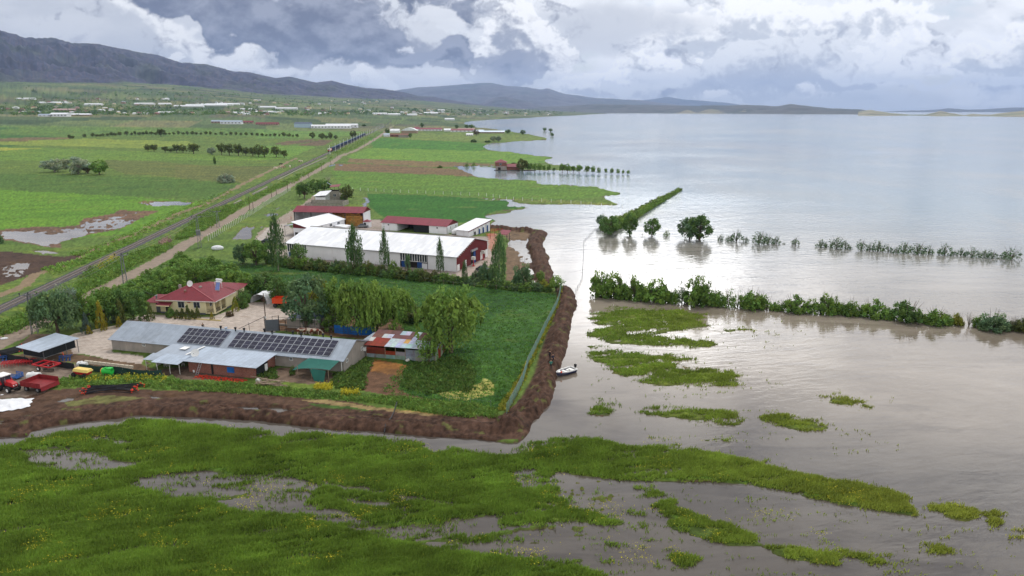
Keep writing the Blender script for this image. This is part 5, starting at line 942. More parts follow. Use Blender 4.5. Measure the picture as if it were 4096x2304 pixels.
# ------------------------------------------------------------------ building kit
class MB:
    def __init__(s): s.v = []; s.f = []; s.c = []
    def add(s, vs, fs, c=None):
        o = len(s.v); s.v += [tuple(p) for p in vs]; s.f += [tuple(i + o for i in f) for f in fs]; s.c += [c or (1, 1, 1)] * len(vs); return s
    def box(s, x0, x1, y0, y1, z0, z1, c=None):
        return s.add([(x, y, z) for z in (z0, z1) for y in (y0, y1) for x in (x0, x1)], [(0, 2, 3, 1), (4, 5, 7, 6), (0, 1, 5, 4), (2, 6, 7, 3), (0, 4, 6, 2), (1, 3, 7, 5)], c)
    def prism(s, pts, d, c=None):
        """planar polygon pts extruded by vector d"""
        n = len(pts); q = [tuple(a + b for a, b in zip(p, d)) for p in pts]
        return s.add(list(pts) + q, [tuple(range(n))[::-1], tuple(range(n, 2 * n))] + [(i, (i + 1) % n, n + (i + 1) % n, n + i) for i in range(n)], c)
    def slab(s, a, b, c_, d, t=0.08, c=None):
        return s.prism([a, b, c_, d], (0, 0, -t), c)
    def tube(s, p, q, r, r1=None, n=6, c=None, cap=True):
        v, f = tube_np(p, q, r, r if r1 is None else r1, n); fs = [tuple(k) for k in f]
        if cap: fs += [tuple(range(n))[::-1], tuple(range(n, 2 * n))]
        return s.add([tuple(k) for k in v], fs, c)
    def path(s, pts, r, n=5, c=None):
        for a, b in zip(pts[:-1], pts[1:]): s.tube(a, b, r, n=n, c=c)
        return s
    def bar(s, p, q, w_, h_=None, c=None):
        h_ = h_ or w_; p, q = Vector(p), Vector(q); d = (q - p).normalized(); a = d.cross(Vector((0, 0, 1)))
        if a.length < .01: a = Vector((1, 0, 0))
        a.normalize(); b = d.cross(a); a *= w_ / 2; b *= h_ / 2
        return s.add([p - a - b, p + a - b, p + a + b, p - a + b, q - a - b, q + a - b, q + a + b, q - a + b], [(0, 3, 2, 1), (4, 5, 6, 7), (0, 1, 5, 4), (1, 2, 6, 5), (2, 3, 7, 6), (3, 0, 4, 7)], c)
    def ball(s, x, y, z, rx, ry=None, rz=None, n=8, c=None):
        ry = ry or rx; rz = rz or rx; v = [(x, y, z + rz)]; f = []
        for i in range(1, n // 2 + 1):
            th = math.pi * i / (n // 2 + 1)
            for j in range(n): a = 2 * math.pi * j / n; v.append((x + rx * math.sin(th) * math.cos(a), y + ry * math.sin(th) * math.sin(a), z + rz * math.cos(th)))
        v.append((x, y, z - rz)); m_ = n // 2; last = len(v) - 1
        for j in range(n): f.append((0, 1 + j, 1 + (j + 1) % n)); f.append((last, 1 + (m_ - 1) * n + (j + 1) % n, 1 + (m_ - 1) * n + j))
        for i in range(m_ - 1):
            for j in range(n): a = 1 + i * n + j; b = 1 + i * n + (j + 1) % n; f.append((a, a + n, b + n, b))
        return s.add(v, f, c)
    def build(s, name, m, parent=None, loc=None, rz=0.0, smooth=False, bevel=0.0):
        me = bpy.data.meshes.new(name); me.from_pydata(s.v, [], s.f); me.update()
        a = me.color_attributes.new('col', 'FLOAT_COLOR', 'POINT'); buf = np.ones((len(s.v), 4), np.float32); buf[:, :3] = np.array(s.c); a.data.foreach_set('color', buf.ravel())
        bm = bmesh.new(); bm.from_mesh(me); bmesh.ops.recalc_face_normals(bm, faces=bm.faces); bm.to_mesh(me); bm.free()
        if smooth: me.polygons.foreach_set('use_smooth', np.ones(len(me.polygons), bool))
        me.materials.append(m); o = bpy.data.objects.new(name, me); COL.objects.link(o)
        if parent: o.parent = parent
        if loc is not None: o.location = loc
        if rz: o.rotation_euler = (0, 0, rz)
        if bevel: md = o.modifiers.new('bevel', 'BEVEL'); md.width = bevel; md.segments = 2; md.limit_method = 'ANGLE'
        return o
def root(name, loc, rz, label, cat, group=None):
    o = bpy.data.objects.new(name, None); COL.objects.link(o); o.location = loc; o.rotation_euler = (0, 0, rz); o.empty_display_size = .5; return tag(o, label, cat, group)
def copy_tree(o, loc, rz, label=None, group=None, sc=None):
    def cp_(a, par):
        c = a.copy(); COL.objects.link(c); c.parent = par
        for ch in list(a.children): cp_(ch, c)
        return c
    c = cp_(o, None); c.location = loc; c.rotation_euler = (0, 0, rz)
    if label: c['label'] = label
    if group: c['group'] = group
    if sc: c.scale = (sc,) * 3
    return c
def FRM(a, b, z=0.3):
    """local frame: origin at survey point a, x towards b; returns location, angle, length"""
    A, B = G(a[0], a[1], z), G(b[0], b[1], z); d = B - A; return A, math.atan2(d.y, d.x), d.length
def one(fn, x, y): return fn([(x, y)])[0]
def local(A, rz, px, py, z):
    p = G(px, py, z + A.z) - A; c, s_ = math.cos(rz), math.sin(rz); return (p.x * c + p.y * s_, -p.x * s_ + p.y * c)

def seam(sp_=0.9, wd=.05, ax=0, dark=.72, sheet=True):
    def f(t, cc, vec):
        s = t.sep(vec); q = t.m('FRACT', t.m('DIVIDE', s[ax], sp_)); ln = t.mr(t.m('ABSOLUTE', t.m('SUBTRACT', q, .5)), .5 - wd, .5, 0.0, 1.0)
        cc = t.mix(t.m('MULTIPLY', ln, 1 - dark), cc, (0.02, 0.02, 0.02))
        if sheet:
            cell = t.new('ShaderNodeTexWhiteNoise', noise_dimensions='2D'); t.l.new(t.xyz(t.m('FLOOR', t.m('DIVIDE', s[ax], sp_)), t.m('FLOOR', t.m('DIVIDE', s[1 - ax], 3.1))), cell.inputs['Vector'])
            g = t.mr(cell.outputs['Value'], 0, 1, .9, 1.08, smooth=False); cc = t.mix(1.0, cc, t.xyz(g, g, g), 'MULTIPLY')
        return cc
    return f
def stain(col, sc=.6, lo=.52, hi=.75, k=.7):
    def f(t, cc, vec):
        n = t.noise(t.vm('MULTIPLY', vec, (1, 1, .35)), sc, 6, .65, .6); return t.mix(t.mr(n, lo, hi, 0, k), cc, col)
    return f
def chain(*fs):
    def f(t, cc, vec):
        for g in fs: cc = g(t, cc, vec)
        return cc
    return f
def vcol(t, cc, vec):
    a = t.new('ShaderNodeAttribute', attribute_name='col'); return t.mix(1.0, cc, a.outputs['Color'], 'MULTIPLY')
def brickfx(c2=(0.30, 0.27, 0.24), w_=.25, h_=.09):
    def f(t, cc, vec):
        b = t.new('ShaderNodeTexBrick'); s = t.sep(vec); t.l.new(t.xyz(t.m('ADD', s[0], s[1]), s[2]), b.inputs['Vector']); t.l.new(cc, b.inputs['Color1']); t.l.new(t.mix(1.0, cc, (.72, .7, .7), 'MULTIPLY'), b.inputs['Color2'])
        b.inputs['Mortar'].default_value = c2 + (1,); b.inputs['Scale'].default_value = 1.0; b.inputs['Brick Width'].default_value = w_; b.inputs['Row Height'].default_value = h_; b.inputs['Mortar Size'].default_value = .008; return b.outputs[0]
    return f
M = {
 'galv': mat('galvanised_roof', L(156, 166, 178), .42, .35, .10, .8, .15, 3, .5, extra=chain(seam(.95, .03, 0, .62), stain(L(120, 122, 122), .35, .5, .8, .5))),
 'galv2': mat('galvanised_sheet', L(172, 184, 198), .38, .4, .10, 1.2, extra=seam(.8, .06, 0, .7)),
 'whiteroof': mat('white_sheet_roof', L(226, 228, 232), .5, .0, .04, .3, extra=chain(seam(1.0, .025, 0, .82), stain(L(196, 198, 200), .12, .5, .85, .5))),
 'whitewall': mat('white_panel_wall', L(226, 227, 230), .6, 0, .05, .4, extra=chain(seam(1.05, .02, 0, .9, False), stain(L(178, 170, 160), .5, .55, .9, .5))),
 'redroof': mat('red_sheet_roof', L(124, 46, 60), .5, 0, .10, .5, extra=seam(.55, .10, 0, .72)), 'redwall': mat('dark_red_cladding', L(104, 30, 36), .55, 0, .12, .6, extra=seam(.5, .10, 1, .65, False)),
 'tile': mat('red_tile_roof', L(116, 38, 48), .6, 0, .14, 1.0, .4, 8, extra=chain(seam(.25, .2, 1, .85, False), stain(L(110, 44, 50), .8, .5, .8, .5))),
 'render': mat('grey_render', L(150, 143, 136), .9, 0, .12, .8, .3, 6, extra=chain(stain(L(176, 164, 154), .5, .5, .75, .8), stain(L(96, 90, 84), .9, .6, .85, .6))),
 'concrete': mat('concrete_block', L(158, 152, 142), .9, 0, .12, 1, .3, 6, extra=chain(brickfx((.22, .21, .2), .6, .25), stain(L(110, 104, 96), .6, .55, .8, .6))),
 'cream': mat('cream_render', L(222, 210, 170), .8, 0, .06, .7, extra=stain(L(190, 180, 152), .7, .58, .85, .5)), 'brick': mat('red_brick', L(138, 72, 54), .9, 0, .2, 2, .3, 10, extra=chain(brickfx(), stain(L(84, 50, 42), .6, .5, .8, .6))),
 'white': mat('white_paint', L(228, 228, 226), .6, 0, .06, 1.0), 'dirtywhite': mat('weathered_white', L(206, 204, 198), .7, 0, .12, 1.5, extra=stain(L(150, 142, 130), 1.2, .5, .8, .6)),
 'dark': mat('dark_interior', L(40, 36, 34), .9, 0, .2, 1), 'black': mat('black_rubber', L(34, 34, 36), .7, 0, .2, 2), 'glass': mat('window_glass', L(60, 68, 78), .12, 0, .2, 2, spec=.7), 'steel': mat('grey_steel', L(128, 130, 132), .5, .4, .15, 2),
 'darksteel': mat('dark_steel', L(62, 60, 62), .6, .3, .2, 2), 'blue': mat('blue_paint', L(34, 72, 130), .5, 0, .15, 1), 'bluetarp': mat('blue_tarpaulin', L(30, 96, 170), .45, 0, .2, 1.5, .5, 3), 'green': mat('green_paint', L(48, 180, 70), .45, 0, .1, 1),
 'netgreen': mat('green_shade_net', L(36, 62, 56), .85, 0, .18, 1.5, .3, 5), 'netblack': mat('black_shade_net', L(32, 36, 38), .85, 0, .25, 1.5, .3, 5), 'nettq': mat('teal_shade_net', L(48, 108, 98), .8, 0, .12, 1, .4, 2, trans=.2),
 'red': mat('red_paint', L(172, 34, 40), .45, 0, .14, 2), 'oldred': mat('worn_red_paint', L(128, 36, 40), .6, 0, .2, 1.5, extra=stain(L(92, 60, 50), 1.5, .55, .8, .7)), 'orange': mat('orange_paint', L(206, 72, 34), .5, 0, .12, 2), 'orangefit': mat('orange_plastic', L(214, 66, 40), .5, 0, .25, 4),
 'pipe': mat('black_pipe', L(40, 40, 44), .45, 0, .2, 3), 'wood': mat('weathered_wood', L(140, 124, 106), .9, 0, .3, 3, .4, 9), 'darkwood': mat('dark_wood', L(84, 66, 54), .9, 0, .25, 3), 'plastic': mat('white_plastic', L(224, 226, 226), .4, 0, .05, 2, extra=stain(L(186, 184, 176), 1.0, .55, .8, .5)),
 'tarp': mat('white_tarpaulin', L(218, 220, 224), .6, 0, .08, 1.2, .6, 2), 'yellowtarp': mat('yellow_tarpaulin', L(222, 196, 112), .6, 0, .12, 2, .5, 4), 'straw': mat('straw', L(176, 130, 72), .95, 0, .3, 3, .6, 12, objvar=.22), 'cell': mat('solar_cell', L(34, 34, 54), .22, 0, .12, 1.0, objvar=.2, spec=.6),
 'alu': mat('aluminium_frame', L(190, 194, 200), .35, .5, .05, 2), 'rust': mat('rusty_sheet', (1, 1, 1), .75, .1, .2, 1.5, .3, 8, extra=chain(vcol, seam(.12, .3, 0, .82, False), stain(L(104, 56, 40), .9, .55, .75, .6))), 'kerb': mat('kerb_stone', L(196, 186, 168), .85, 0, .12, 2), 'stone': mat('rubble_stone', L(158, 148, 136), .95, 0, .25, 2),
 'mint': mat('teal_plastic', L(36, 130, 120), .5, 0, .1, 2), 'tint': mat('painted_surface', (1, 1, 1), .7, 0, .12, 3, extra=vcol), 'grave': mat('grey_door', L(96, 100, 110), .6, 0, .1, 2), 'blueroof': mat('blue_sheet_roof', L(72, 86, 108), .5, .2, .2, 1, extra=seam(.6, .08, 0, .7))}
def window(mb_parent, x, y, z, w_, h_, ax='x', pane='glass', frame='white', bars=1, name='window', out=-1, d=.06):
    """window in a wall plane: ax='x' wall runs along x at y; ax='y' wall runs along y at x"""
    f = MB(); g = MB(); t_ = .07
    def bx(b, u0, u1, v0, v1, a, c_):
        lo, hi = sorted((a * out, c_ * out))
        if ax == 'x': b.box(u0, u1, y + lo, y + hi, v0, v1)
        else: b.box(x + lo, x + hi, u0, u1, v0, v1)
    u = x if ax == 'x' else y
    bx(f, u, u + w_, z, z + t_, 0, d); bx(f, u, u + w_, z + h_ - t_, z + h_, 0, d); bx(f, u, u + t_, z + t_, z + h_ - t_, 0, d); bx(f, u + w_ - t_, u + w_, z + t_, z + h_ - t_, 0, d)
    for i in range(bars): c0 = u + w_ * (i + 1) / (bars + 1); bx(f, c0 - .03, c0 + .03, z + t_, z + h_ - t_, 0, d)
    bx(g, u + t_, u + w_ - t_, z + t_, z + h_ - t_, 0.003, d * .5)
    o = f.build(name, M[frame], mb_parent); g.build('pane', M[pane], o); return o
def roof2(r, L_, y0, yr, y1, z0, zr, z1, ox=.4, oy=.5, t=.10, m='galv', name='roof', lip=.0):
    """two-slope roof along x"""
    k0 = (zr - z0) / (yr - y0); k1 = (zr - z1) / (y1 - yr); b = MB()
    a0 = (y0 - oy, z0 - k0 * oy + t); a1 = (y1 + oy, z1 - k1 * oy + t)
    b.prism([(-ox, a0[0], a0[1]), (-ox, yr, zr + t), (-ox, a1[0], a1[1]), (-ox, a1[0], a1[1] + t), (-ox, yr, zr + 2 * t), (-ox, a0[0], a0[1] + t)], (L_ + 2 * ox, 0, 0)); return b.build(name, M[m], r)
def gablewalls(r, L_, y0, yr, y1, z0, zr, z1, m='render', th=.22, front=None, mg=None, zb=-.4):
    b = MB()
    if front is None: b.box(0, L_, y0, y0 + th, zb, z0)
    else:
        for (a, c_) in front: b.box(a, c_, y0, y0 + th, zb, z0)
    b.box(0, L_, y1 - th, y1, zb, z1)
    w_ = b.build('wall', M[m], r)
    for x in (0, L_ - th): MB().prism([(x, y0 + th, zb), (x, y1 - th, zb), (x, y1 - th, z1 - .02), (x, yr, zr), (x, y0 + th, z0 - .02)], (th, 0, 0)).build('gable_wall', M[mg or m], r)
    return w_

# ------------------------------------------------------------------ long grey cattle barn with solar panels
A, rz, LL = FRM(one(fr(4.025, 400, 1240), 205, 640), (1378, 1490))
SB = root('cattle_barn', A, rz, 'long low grey barn with galvanised roof carrying solar panels', 'barn')
gablewalls(SB, LL, 0, 4.6, 9.0, 2.35, 4.35, 2.75); roof2(SB, LL, 0, 4.6, 9.0, 2.35, 4.35, 2.75, .25, .45, .07)
MB().prism([(LL + .26, -.5, 2.25), (LL + .26, 4.6, 4.45), (LL + .26, 4.6, 4.62), (LL + .26, -.5, 2.42)], (.05, 0, 0)).prism([(LL + .26, 4.6, 4.45), (LL + .26, 9.5, 2.75), (LL + .26, 9.5, 2.92), (LL + .26, 4.6, 4.62)], (.05, 0, 0)).box(-.2, LL + .2, -.62, -.48, 2.2, 2.32).build('fascia', M['galv2'], SB)
for x in (7.0, 34.8, 38.2): window(SB, x, 0, 1.35, .7, .6, 'x')
window(SB, LL, .8, 1.5, .7, .7, 'y', out=1); window(SB, LL, 6.7, 1.7, .7, .7, 'y', out=1)
MB().box(LL + .01, LL + .4, 7.6, 8.5, 1.35, 2.0).build('air_conditioner', M['plastic'], SB); MB().tube((LL - .3, -.35, -.2), (LL - .3, -.35, 2.3), .06).build('downpipe', M['white'], SB)
sl = (4.35 - 2.35) / 4.6
def rz_at(y): return 2.35 + sl * y + .14
def roofpt(px, py): # point on the front slope seen at px,py (local)
    y = 2.0
    for _ in range(12): lx, y = local(A, rz, px, py, rz_at(y) + .1)
    return lx, y
for i, (zx, zy) in enumerate([(105, 548), (-5, 0)][:0]): pass
for (zx, zy) in [(1895, 632), (1968, 665)]:
    lx, ly = local(A, rz, *one(Z1, zx, zy), 4.3); v_ = MB().tube((lx, 4.3, 4.1), (lx, 4.3, 4.75), .12).tube((lx, 4.3, 4.75), (lx, 4.3, 5.1), .17, .26, 8).build('roof_vent', M['black'], SB)
for zx in (100, 280, 372, 555, 650, 840, 930):
    lx, ly = local(A, rz, *one(Z2, zx, 600), 4.4); yy = 4.4 if zx in (100, 372, 650, 930) else 5.0; MB().tube((lx, yy, 4.1), (lx, yy, 4.7), .12).tube((lx, yy, 4.7), (lx, yy, 5.05), .17, .26, 8).build('roof_vent', M['black'], SB)
lx, ly = roofpt(*one(Z1, 1437, 618)); MB().tube((lx, 4.2, 4.1), (lx, 4.2, 4.9), .18).tube((lx, 4.2, 4.9), (lx, 4.2, 5.0), .3, .3, 8).build('chimney', M['galv2'], SB)
lx, ly = roofpt(*one(Z1, 1484, 760)); MB().tube((lx, ly, 2.6), (lx, ly, 3.5), .09).tube((lx, ly, 3.5), (lx, ly, 3.9), .16, .2, 8).build('chimney', M['dirtywhite'], SB)
# solar panels: every module a thing, resting on the roof
PAN = bpy.data.objects.new('solar_panel', None); COL.objects.link(PAN); PAN.parent = SB; up = Vector((0, math.cos(math.atan(sl)), math.sin(math.atan(sl)))); nrm = Vector((0, -up.z, up.y))
pw, pl = 1.12, 2.02
def pbox(b, x0, x1, v0, v1, t0, t1):
    vs = [Vector((x, 0, 0)) + up * v + nrm * t for t in (t0, t1) for v in (v0, v1) for x in (x0, x1)]; b.add(vs, [(0, 2, 3, 1), (4, 5, 7, 6), (0, 1, 5, 4), (2, 6, 7, 3), (0, 4, 6, 2), (1, 3, 7, 5)])
b = MB(); pbox(b, 0, pw, 0, pl, 0, .04); b.build('frame', M['alu'], PAN)
c_ = MB(); pbox(c_, .045, pw - .045, .045, pl / 2 - .02, .041, .047); pbox(c_, .045, pw - .045, pl / 2 + .02, pl - .045, .041, .047); c_.build('cells', M['cell'], PAN)
first = True
blk = []
r0 = one(Z1, 1577, 793); r1 = one(Z1, 1925, 825); s0 = one(Z2, 125, 730); s1 = one(Z2, 950, 815)
for nm, (p0, p1), n in (('left', (r0, r1), 8), ('right', (s0, s1), 15)):
    x0, y0_ = roofpt(*p0); x1, y1_ = roofpt(*p1); stp = (x1 - x0) / n
    for j in range(2):
        for i in range(n):
            yv = .22 + j * (pl * up.y + .07); lp = Vector((x0 + i * stp, yv, rz_at(yv) + .10))
            if first: o = PAN; o.location = lp; first = False
            else: o = copy_tree(PAN, lp, 0); o.parent = SB
            o.scale = (stp / (pw + .02), 1, 1)
# porch roof and brick annex in front
b = MB(); AN = root('brick_annex', A, rz, 'low brick annex with sheet roof leaning on the long grey barn', 'annex'); 
b.box(22.2, 35.3, -6.35, -6.13, -.3, 1.95); b.box(35.08, 35.3, -6.13, -.1, -.3, 2.2).build('wall', M['brick'], AN)
MB().slab((21.4, -7.0, 2.25), (36.2, -7.0, 2.25), (36.2, -.55, 2.62), (21.4, -.55, 2.62), .06).build('roof', M['galv2'], AN)
MB().box(30.0, 31.4, -6.42, -6.36, .7, 1.7).build('blue_sheet', M['bluetarp'], AN); MB().box(26.9, 27.2, -6.5, -6.36, -.3, 1.95).build('pier', M['dark'], AN); MB().box(35.31, 35.36, -5.8, -2.4, -.2, 2.1).build('side_cladding', M['netblack'], AN); MB().box(35.37, 35.42, -3.4, -2.6, -.2, 1.5).build('door', M['white'], AN)
PO = root('open_porch', A, rz, 'open porch of corrugated sheets on thin posts before the barn', 'porch')
MB().slab((14.4, -5.2, 2.35), (21.3, -5.2, 2.35), (21.3, -.55, 2.6), (14.4, -.55, 2.6), .05).slab((14.0, -7.7, 2.1), (17.0, -7.7, 2.1), (17.0, -5.1, 2.42), (14.0, -5.1, 2.42), .05).build('roof', M['galv'], PO)
MB().slab((16.2, -8.3, 2.05), (21.7, -8.3, 2.05), (21.9, -5.0, 2.5), (16.6, -5.0, 2.5), .05).build('front_roof_sheet', M['galv2'], PO)
MB().box(17.6, 18.9, -2.8, -1.4, 2.64, 2.68).bar((20.6, -4.8, 2.55), (21.3, -.6, 2.72), .35, .04).build('white_roof_strip', M['white'], PO)
for x, y in ((14.3, -7.4), (19.6, -7.9), (17.0, -7.9), (21.5, -7.8), (14.3, -2.5)): MB().tube((x, y, -.3), (x, y, 2.1), .05).build('post', M['dirtywhite'], PO)
MB().box(14.6, 17.0, -2.0, -1.9, -.3, 2.3).box(14.6, 14.7, -5.5, -2.0, -.3, 2.2).box(17.2, 21.4, -1.2, -1.1, -.3, 2.3).build('back_wall', M['dirtywhite'], PO); MB().box(13.4, 22.0, -8.4, -1.3, -.42, .02).build('floor_slab', M['darkwood'], PO)
MB().box(15.4, 19.0, -8.75, -8.55, -.3, .22).box(13.5, 15.4, -8.6, -8.45, -.3, .15).build('kerb', M['concrete'], PO)
def dish(loc, rz_, r, tilt, label, parent=None):
    o = root('satellite_dish', loc, rz_, label, 'satellite dish'); b = MB(); n = 14
    vs = [(0, 0.10, 0)] + [(r * math.cos(2 * math.pi * i / n), -0.02, r * math.sin(2 * math.pi * i / n)) for i in range(n)] + [(r * .5 * math.cos(2 * math.pi * i / n), .07, r * .5 * math.sin(2 * math.pi * i / n)) for i in range(n)]
    b.add(vs, [(0, 1 + n + i, 1 + n + (i + 1) % n) for i in range(n)] + [(1 + i, 1 + (i + 1) % n, 1 + n + (i + 1) % n, 1 + n + i) for i in range(n)])
    d_ = b.build('reflector', M['white'], o, (0, 0, .55)); d_.rotation_euler = (R(tilt), 0, 0); MB().tube((0, .12, 0), (0, .12, .55), .03).build('mast', M['steel'], o); MB().tube((0, -.05, .3), (0, -r * .9, .65), .015).box(-.05, .05, -r, -r * .85, .6, .7).build('feed_arm', M['steel'], o); return o
def W(A_, rz_, x, y, z): c, s_ = math.cos(rz_), math.sin(rz_); return Vector((A_.x + x * c - y * s_, A_.y + x * s_ + y * c, A_.z + z))
dish(W(A, rz, 22.4, -4.6, 2.4), rz + .3, .75, -25, 'white satellite dish lying low on the brick annex roof')
MB().bar((0, 0, 0), (.5, .9, 2.3), .06).bar((.45, 0, 0), (.95, .9, 2.3), .06).build('rail', M['alu'], root('ladder', W(A, rz, 24.3, -7.4, 0), rz, 'aluminium ladder leaning on the brick annex', 'ladder'))
ld = bpy.data.objects['ladder']; b = MB()
for i in range(8): k_ = .08 + i * .12; b.bar((.5 * k_, .9 * k_, 2.3 * k_), (.45 + .5 * k_, .9 * k_, 2.3 * k_), .04)
b.build('rungs', M['alu'], ld)
for i in range(11):
    MB().box(-.42, .42, -.14, .14, 0, .55).box(-.42, .42, -.30, -.14, 0, .22).build('kerb_block', M['kerb'], None, W(A, rz, -1.8 + i * .98 + 3.0, -7.2 - .02 * i, 0), rz - .02)
for i, o in enumerate([q for q in COL.objects if q.name.startswith('kerb_block')]): tag(o, 'loose pale kerb block in the row along the paved yard', 'kerb block', 'row of loose kerb blocks')
gn = root('shade_canopy', A, rz, 'teal shade net stretched from the barn wall over poles', 'canopy'); b = MB()
NX = 8
for i in range(NX):
    pass
vs = []; fs = []
for j in range(7):
    v_ = j / 6
    for i in range(9):
        u = i / 8; p = Vector((42.6 + (48.4 - 42.6) * u - v_ * 1.6 * (1 - u), -.55 - v_ * 3.2 - .4 * u * v_, 2.35 - .35 * v_ - .28 * math.sin(math.pi * u) * math.sin(math.pi * v_) + (-.9 * (1 - u) ** 3 * v_ ** 2))); vs.append(p)
for j in range(6):
    for i in range(8): a = j * 9 + i; fs.append((a, a + 1, a + 10, a + 9))
b.add(vs, fs); n0 = len(vs)
b.add([(44.6, -4.2, 2.0), (47.8, -4.4, 1.9), (47.6, -4.9, .0), (45.9, -5.0, -.1), (46.2, -4.7, 1.0)], [(0, 1, 4), (1, 2, 4), (2, 3, 4), (3, 0, 4)]); b.build('net', M['nettq'], gn, smooth=True)
for x, y in ((42.2, -4.0), (48.2, -4.3), (45.0, -4.3)): MB().tube((x, y, -.4), (x, y, 2.0), .05).build('pole', M['wood'], gn)
# little timber: plank pile, cable reel
pp = root('plank_pile', W(A, rz, 37.5, -8.4, 0), rz, 'untidy pile of grey planks and poles before the barn', 'plank pile'); _r = random.Random(4)
for i in range(26): x = _r.uniform(-.6, 1.6); z = .05 + .03 * i; a = _r.uniform(-.16, .16); MB().bar((x, -1 + _r.uniform(0, 1.9), z), (x + _r.uniform(2.6, 4.4), -1 + _r.uniform(0, 1.9), z + _r.uniform(-.1, .12)), .16, .06).build('plank', M['wood'], pp)
MB().bar((-2.2, 1.0, .9), (4.4, -.4, 1.1), .14, .07).build('plank', M['wood'], pp)
rl = root('cable_reel', W(A, rz, 37.0, -8.0, .25), rz, 'round white reel lying at the left end of the plank pile', 'reel'); MB().tube((0, 0, 0), (.1, .35, .12), .55, .55, 16).build('disc', M['dirtywhite'], rl); MB().tube((-.02, -.06, -.02), (0, 0, 0), .2, .2, 12).build('hub', M['wood'], rl)
rb = random.Random(9); b = MB()
for i in range(420):
    x = rb.uniform(0, 9.5); y = rb.gauss(0, .42); z = max(0, .38 - abs(y) * .5) * rb.random(); s_ = rb.uniform(.06, .13); b.box(x, x + s_ * 1.6, y, y + s_, z, z + s_, (rb.uniform(.7, 1.2), rb.uniform(.6, 1.1), rb.uniform(.6, 1.1)))
tag(b.build('pipe_fittings', mat('orange_fittings', L(196, 70, 48), .6, 0, .2, 4, extra=vcol), None, W(A, rz, 25.0, -8.1, .0), rz), 'long heap of orange plastic pipe fittings below the brick annex wall', 'fittings heap', kind='stuff')
# ------------------------------------------------------------------ rusty sheet shed
A2, rz2, L2 = FRM(one(fr(3.15, 1350, 1180), 362, 780), one(fr(3.15, 1350, 1180), 1235, 850)); RS = root('tin_shed', A2, rz2, 'patchwork shed of rusty and grey corrugated sheets', 'shed')
rr_ = random.Random(12); RU, GRY, PNK, LG = L(128, 52, 38), L(140, 146, 152), L(110, 74, 70), L(176, 188, 200); b = MB()
for i in range(7):
    x0 = i * L2 / 7; x1 = x0 + L2 / 7
    for j, (z0, z1) in enumerate(((-.4, .75), (.78, 1.5), (1.53, 2.05))):
        cc = (RU if (i < 3 and j >= 1) else GRY); cc = tuple(v * rr_.uniform(.75, 1.2) for v in cc); 
        if j == 2 and 2 <= i < 4: continue
        b.box(x0, x1 - .02, rr_.uniform(-.03, .0), .05, z0, z1 + .02, cc)
b.build('wall', M['rust'], RS); b = MB()
for i in range(4): b.box(L2 - .06, L2 + .02, .1 + i * 1.5, 1.55 + i * 1.5, -.4 - 0 * i, 2.2 + .2 * i, tuple(v * rr_.uniform(.7, 1.2) for v in (RU if i in (1, 3) else GRY)))
b.box(0, L2, 6.0, 6.06, -.4, 2.8, GRY); b.box(-.02, .04, .1, 6, -.4, 2.5, GRY); b.build('side_wall', M['rust'], RS)
MB().box(.1, L2 - .1, .1, 5.9, -.3, .0).build('floor', M['dark'], RS)
b = MB()
for i in range(14):
    x0 = -.15 + i * (L2 + .5) / 14; x1 = x0 + (L2 + .5) / 14 + .04
    for j in range(4):
        y0 = -.5 + j * 1.75; y1 = y0 + 1.8; z0 = 2.55 + .19 * j; z1 = z0 + .21
        if j >= 2: cc = PNK if rr_.random() < .8 else LG
        elif i < 4 or (i == 4 and j == 0): cc = RU if rr_.random() < .85 else LG
        else: cc = LG if rr_.random() < .95 else L(196, 150, 90)
        b.slab((x0, y0, z0), (x1, y0, z0), (x1, y1, z1), (x0, y1, z1), .03 + .01 * (i % 2), tuple(v * rr_.uniform(.82, 1.15) for v in cc))
for i in range(6): b.slab((-1.9 + .1 * i, 1.2 + i * .9, 2.4), (-.1, 1.2 + i * .9, 2.65), (-.1, 2.15 + i * .9, 2.8), (-1.4, 2.15 + i * .9, 2.5), .03, tuple(v * .8 for v in LG))
b.build('roof', M['rust'], RS)
for x in (0.05, L2 * .28, L2 * .43, L2 * .57, L2 - .1): MB().box(x, x + .1, -.06, .04, -.4, 2.5).build('post', M['wood'], RS)
dr = root('oil_drum', W(A2, rz2, 8.2, -1.0, .2), rz2, 'white drum lying on the dung heap before the tin shed', 'drum'); MB().tube((0, 0, 0), (.45, .5, .1), .28, .28, 12).build('body', M['dirtywhite'], dr)
# ------------------------------------------------------------------ cream house
A3, rz3, L3 = FRM(one(fr(5.031, 560, 1060), 425, 972), one(fr(5.031, 560, 1060), 1540, 1012)); HO = root('farm_house', A3, rz3, 'cream single-storey farm house under a red hipped roof', 'house'); L3 = 13.1
ZE = 3.35
b = MB(); b.box(0, 10.75, 0, 9.6, .45, ZE); b.box(10.75, L3, 5.2, 13.6, .45, ZE).box(3, 10.75, 9.6, 15.5, .45, ZE); b.build('wall', M['cream'], HO)
MB().box(-.03, 10.78, -.03, 9.5, -.3, .45).box(10.78, L3 + .03, 5.1, 13.6, -.3, .45).build('plinth', M['grave'], HO)
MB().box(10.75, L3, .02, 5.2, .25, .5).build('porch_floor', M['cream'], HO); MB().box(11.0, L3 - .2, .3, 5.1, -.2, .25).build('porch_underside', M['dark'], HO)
for x, y in ((L3 - .35, .05), (L3 - .35, 2.6), (L3 - .35, 4.9), (10.76, -.06)): MB().box(x, x + .33, y, y + .33, .5, ZE).build('porch_pillar', M['cream'], HO)
b = MB()
for z in (.75, 1.35): b.bar((11.1, .2, z), (L3 - .3, .2, z), .04); b.bar((L3 - .15, .3, z), (L3 - .15, 4.9, z), .04)
for i in range(13): b.bar((11.1 + i * .13, .2, .5), (11.1 + i * .13, .2, 1.35), .02)
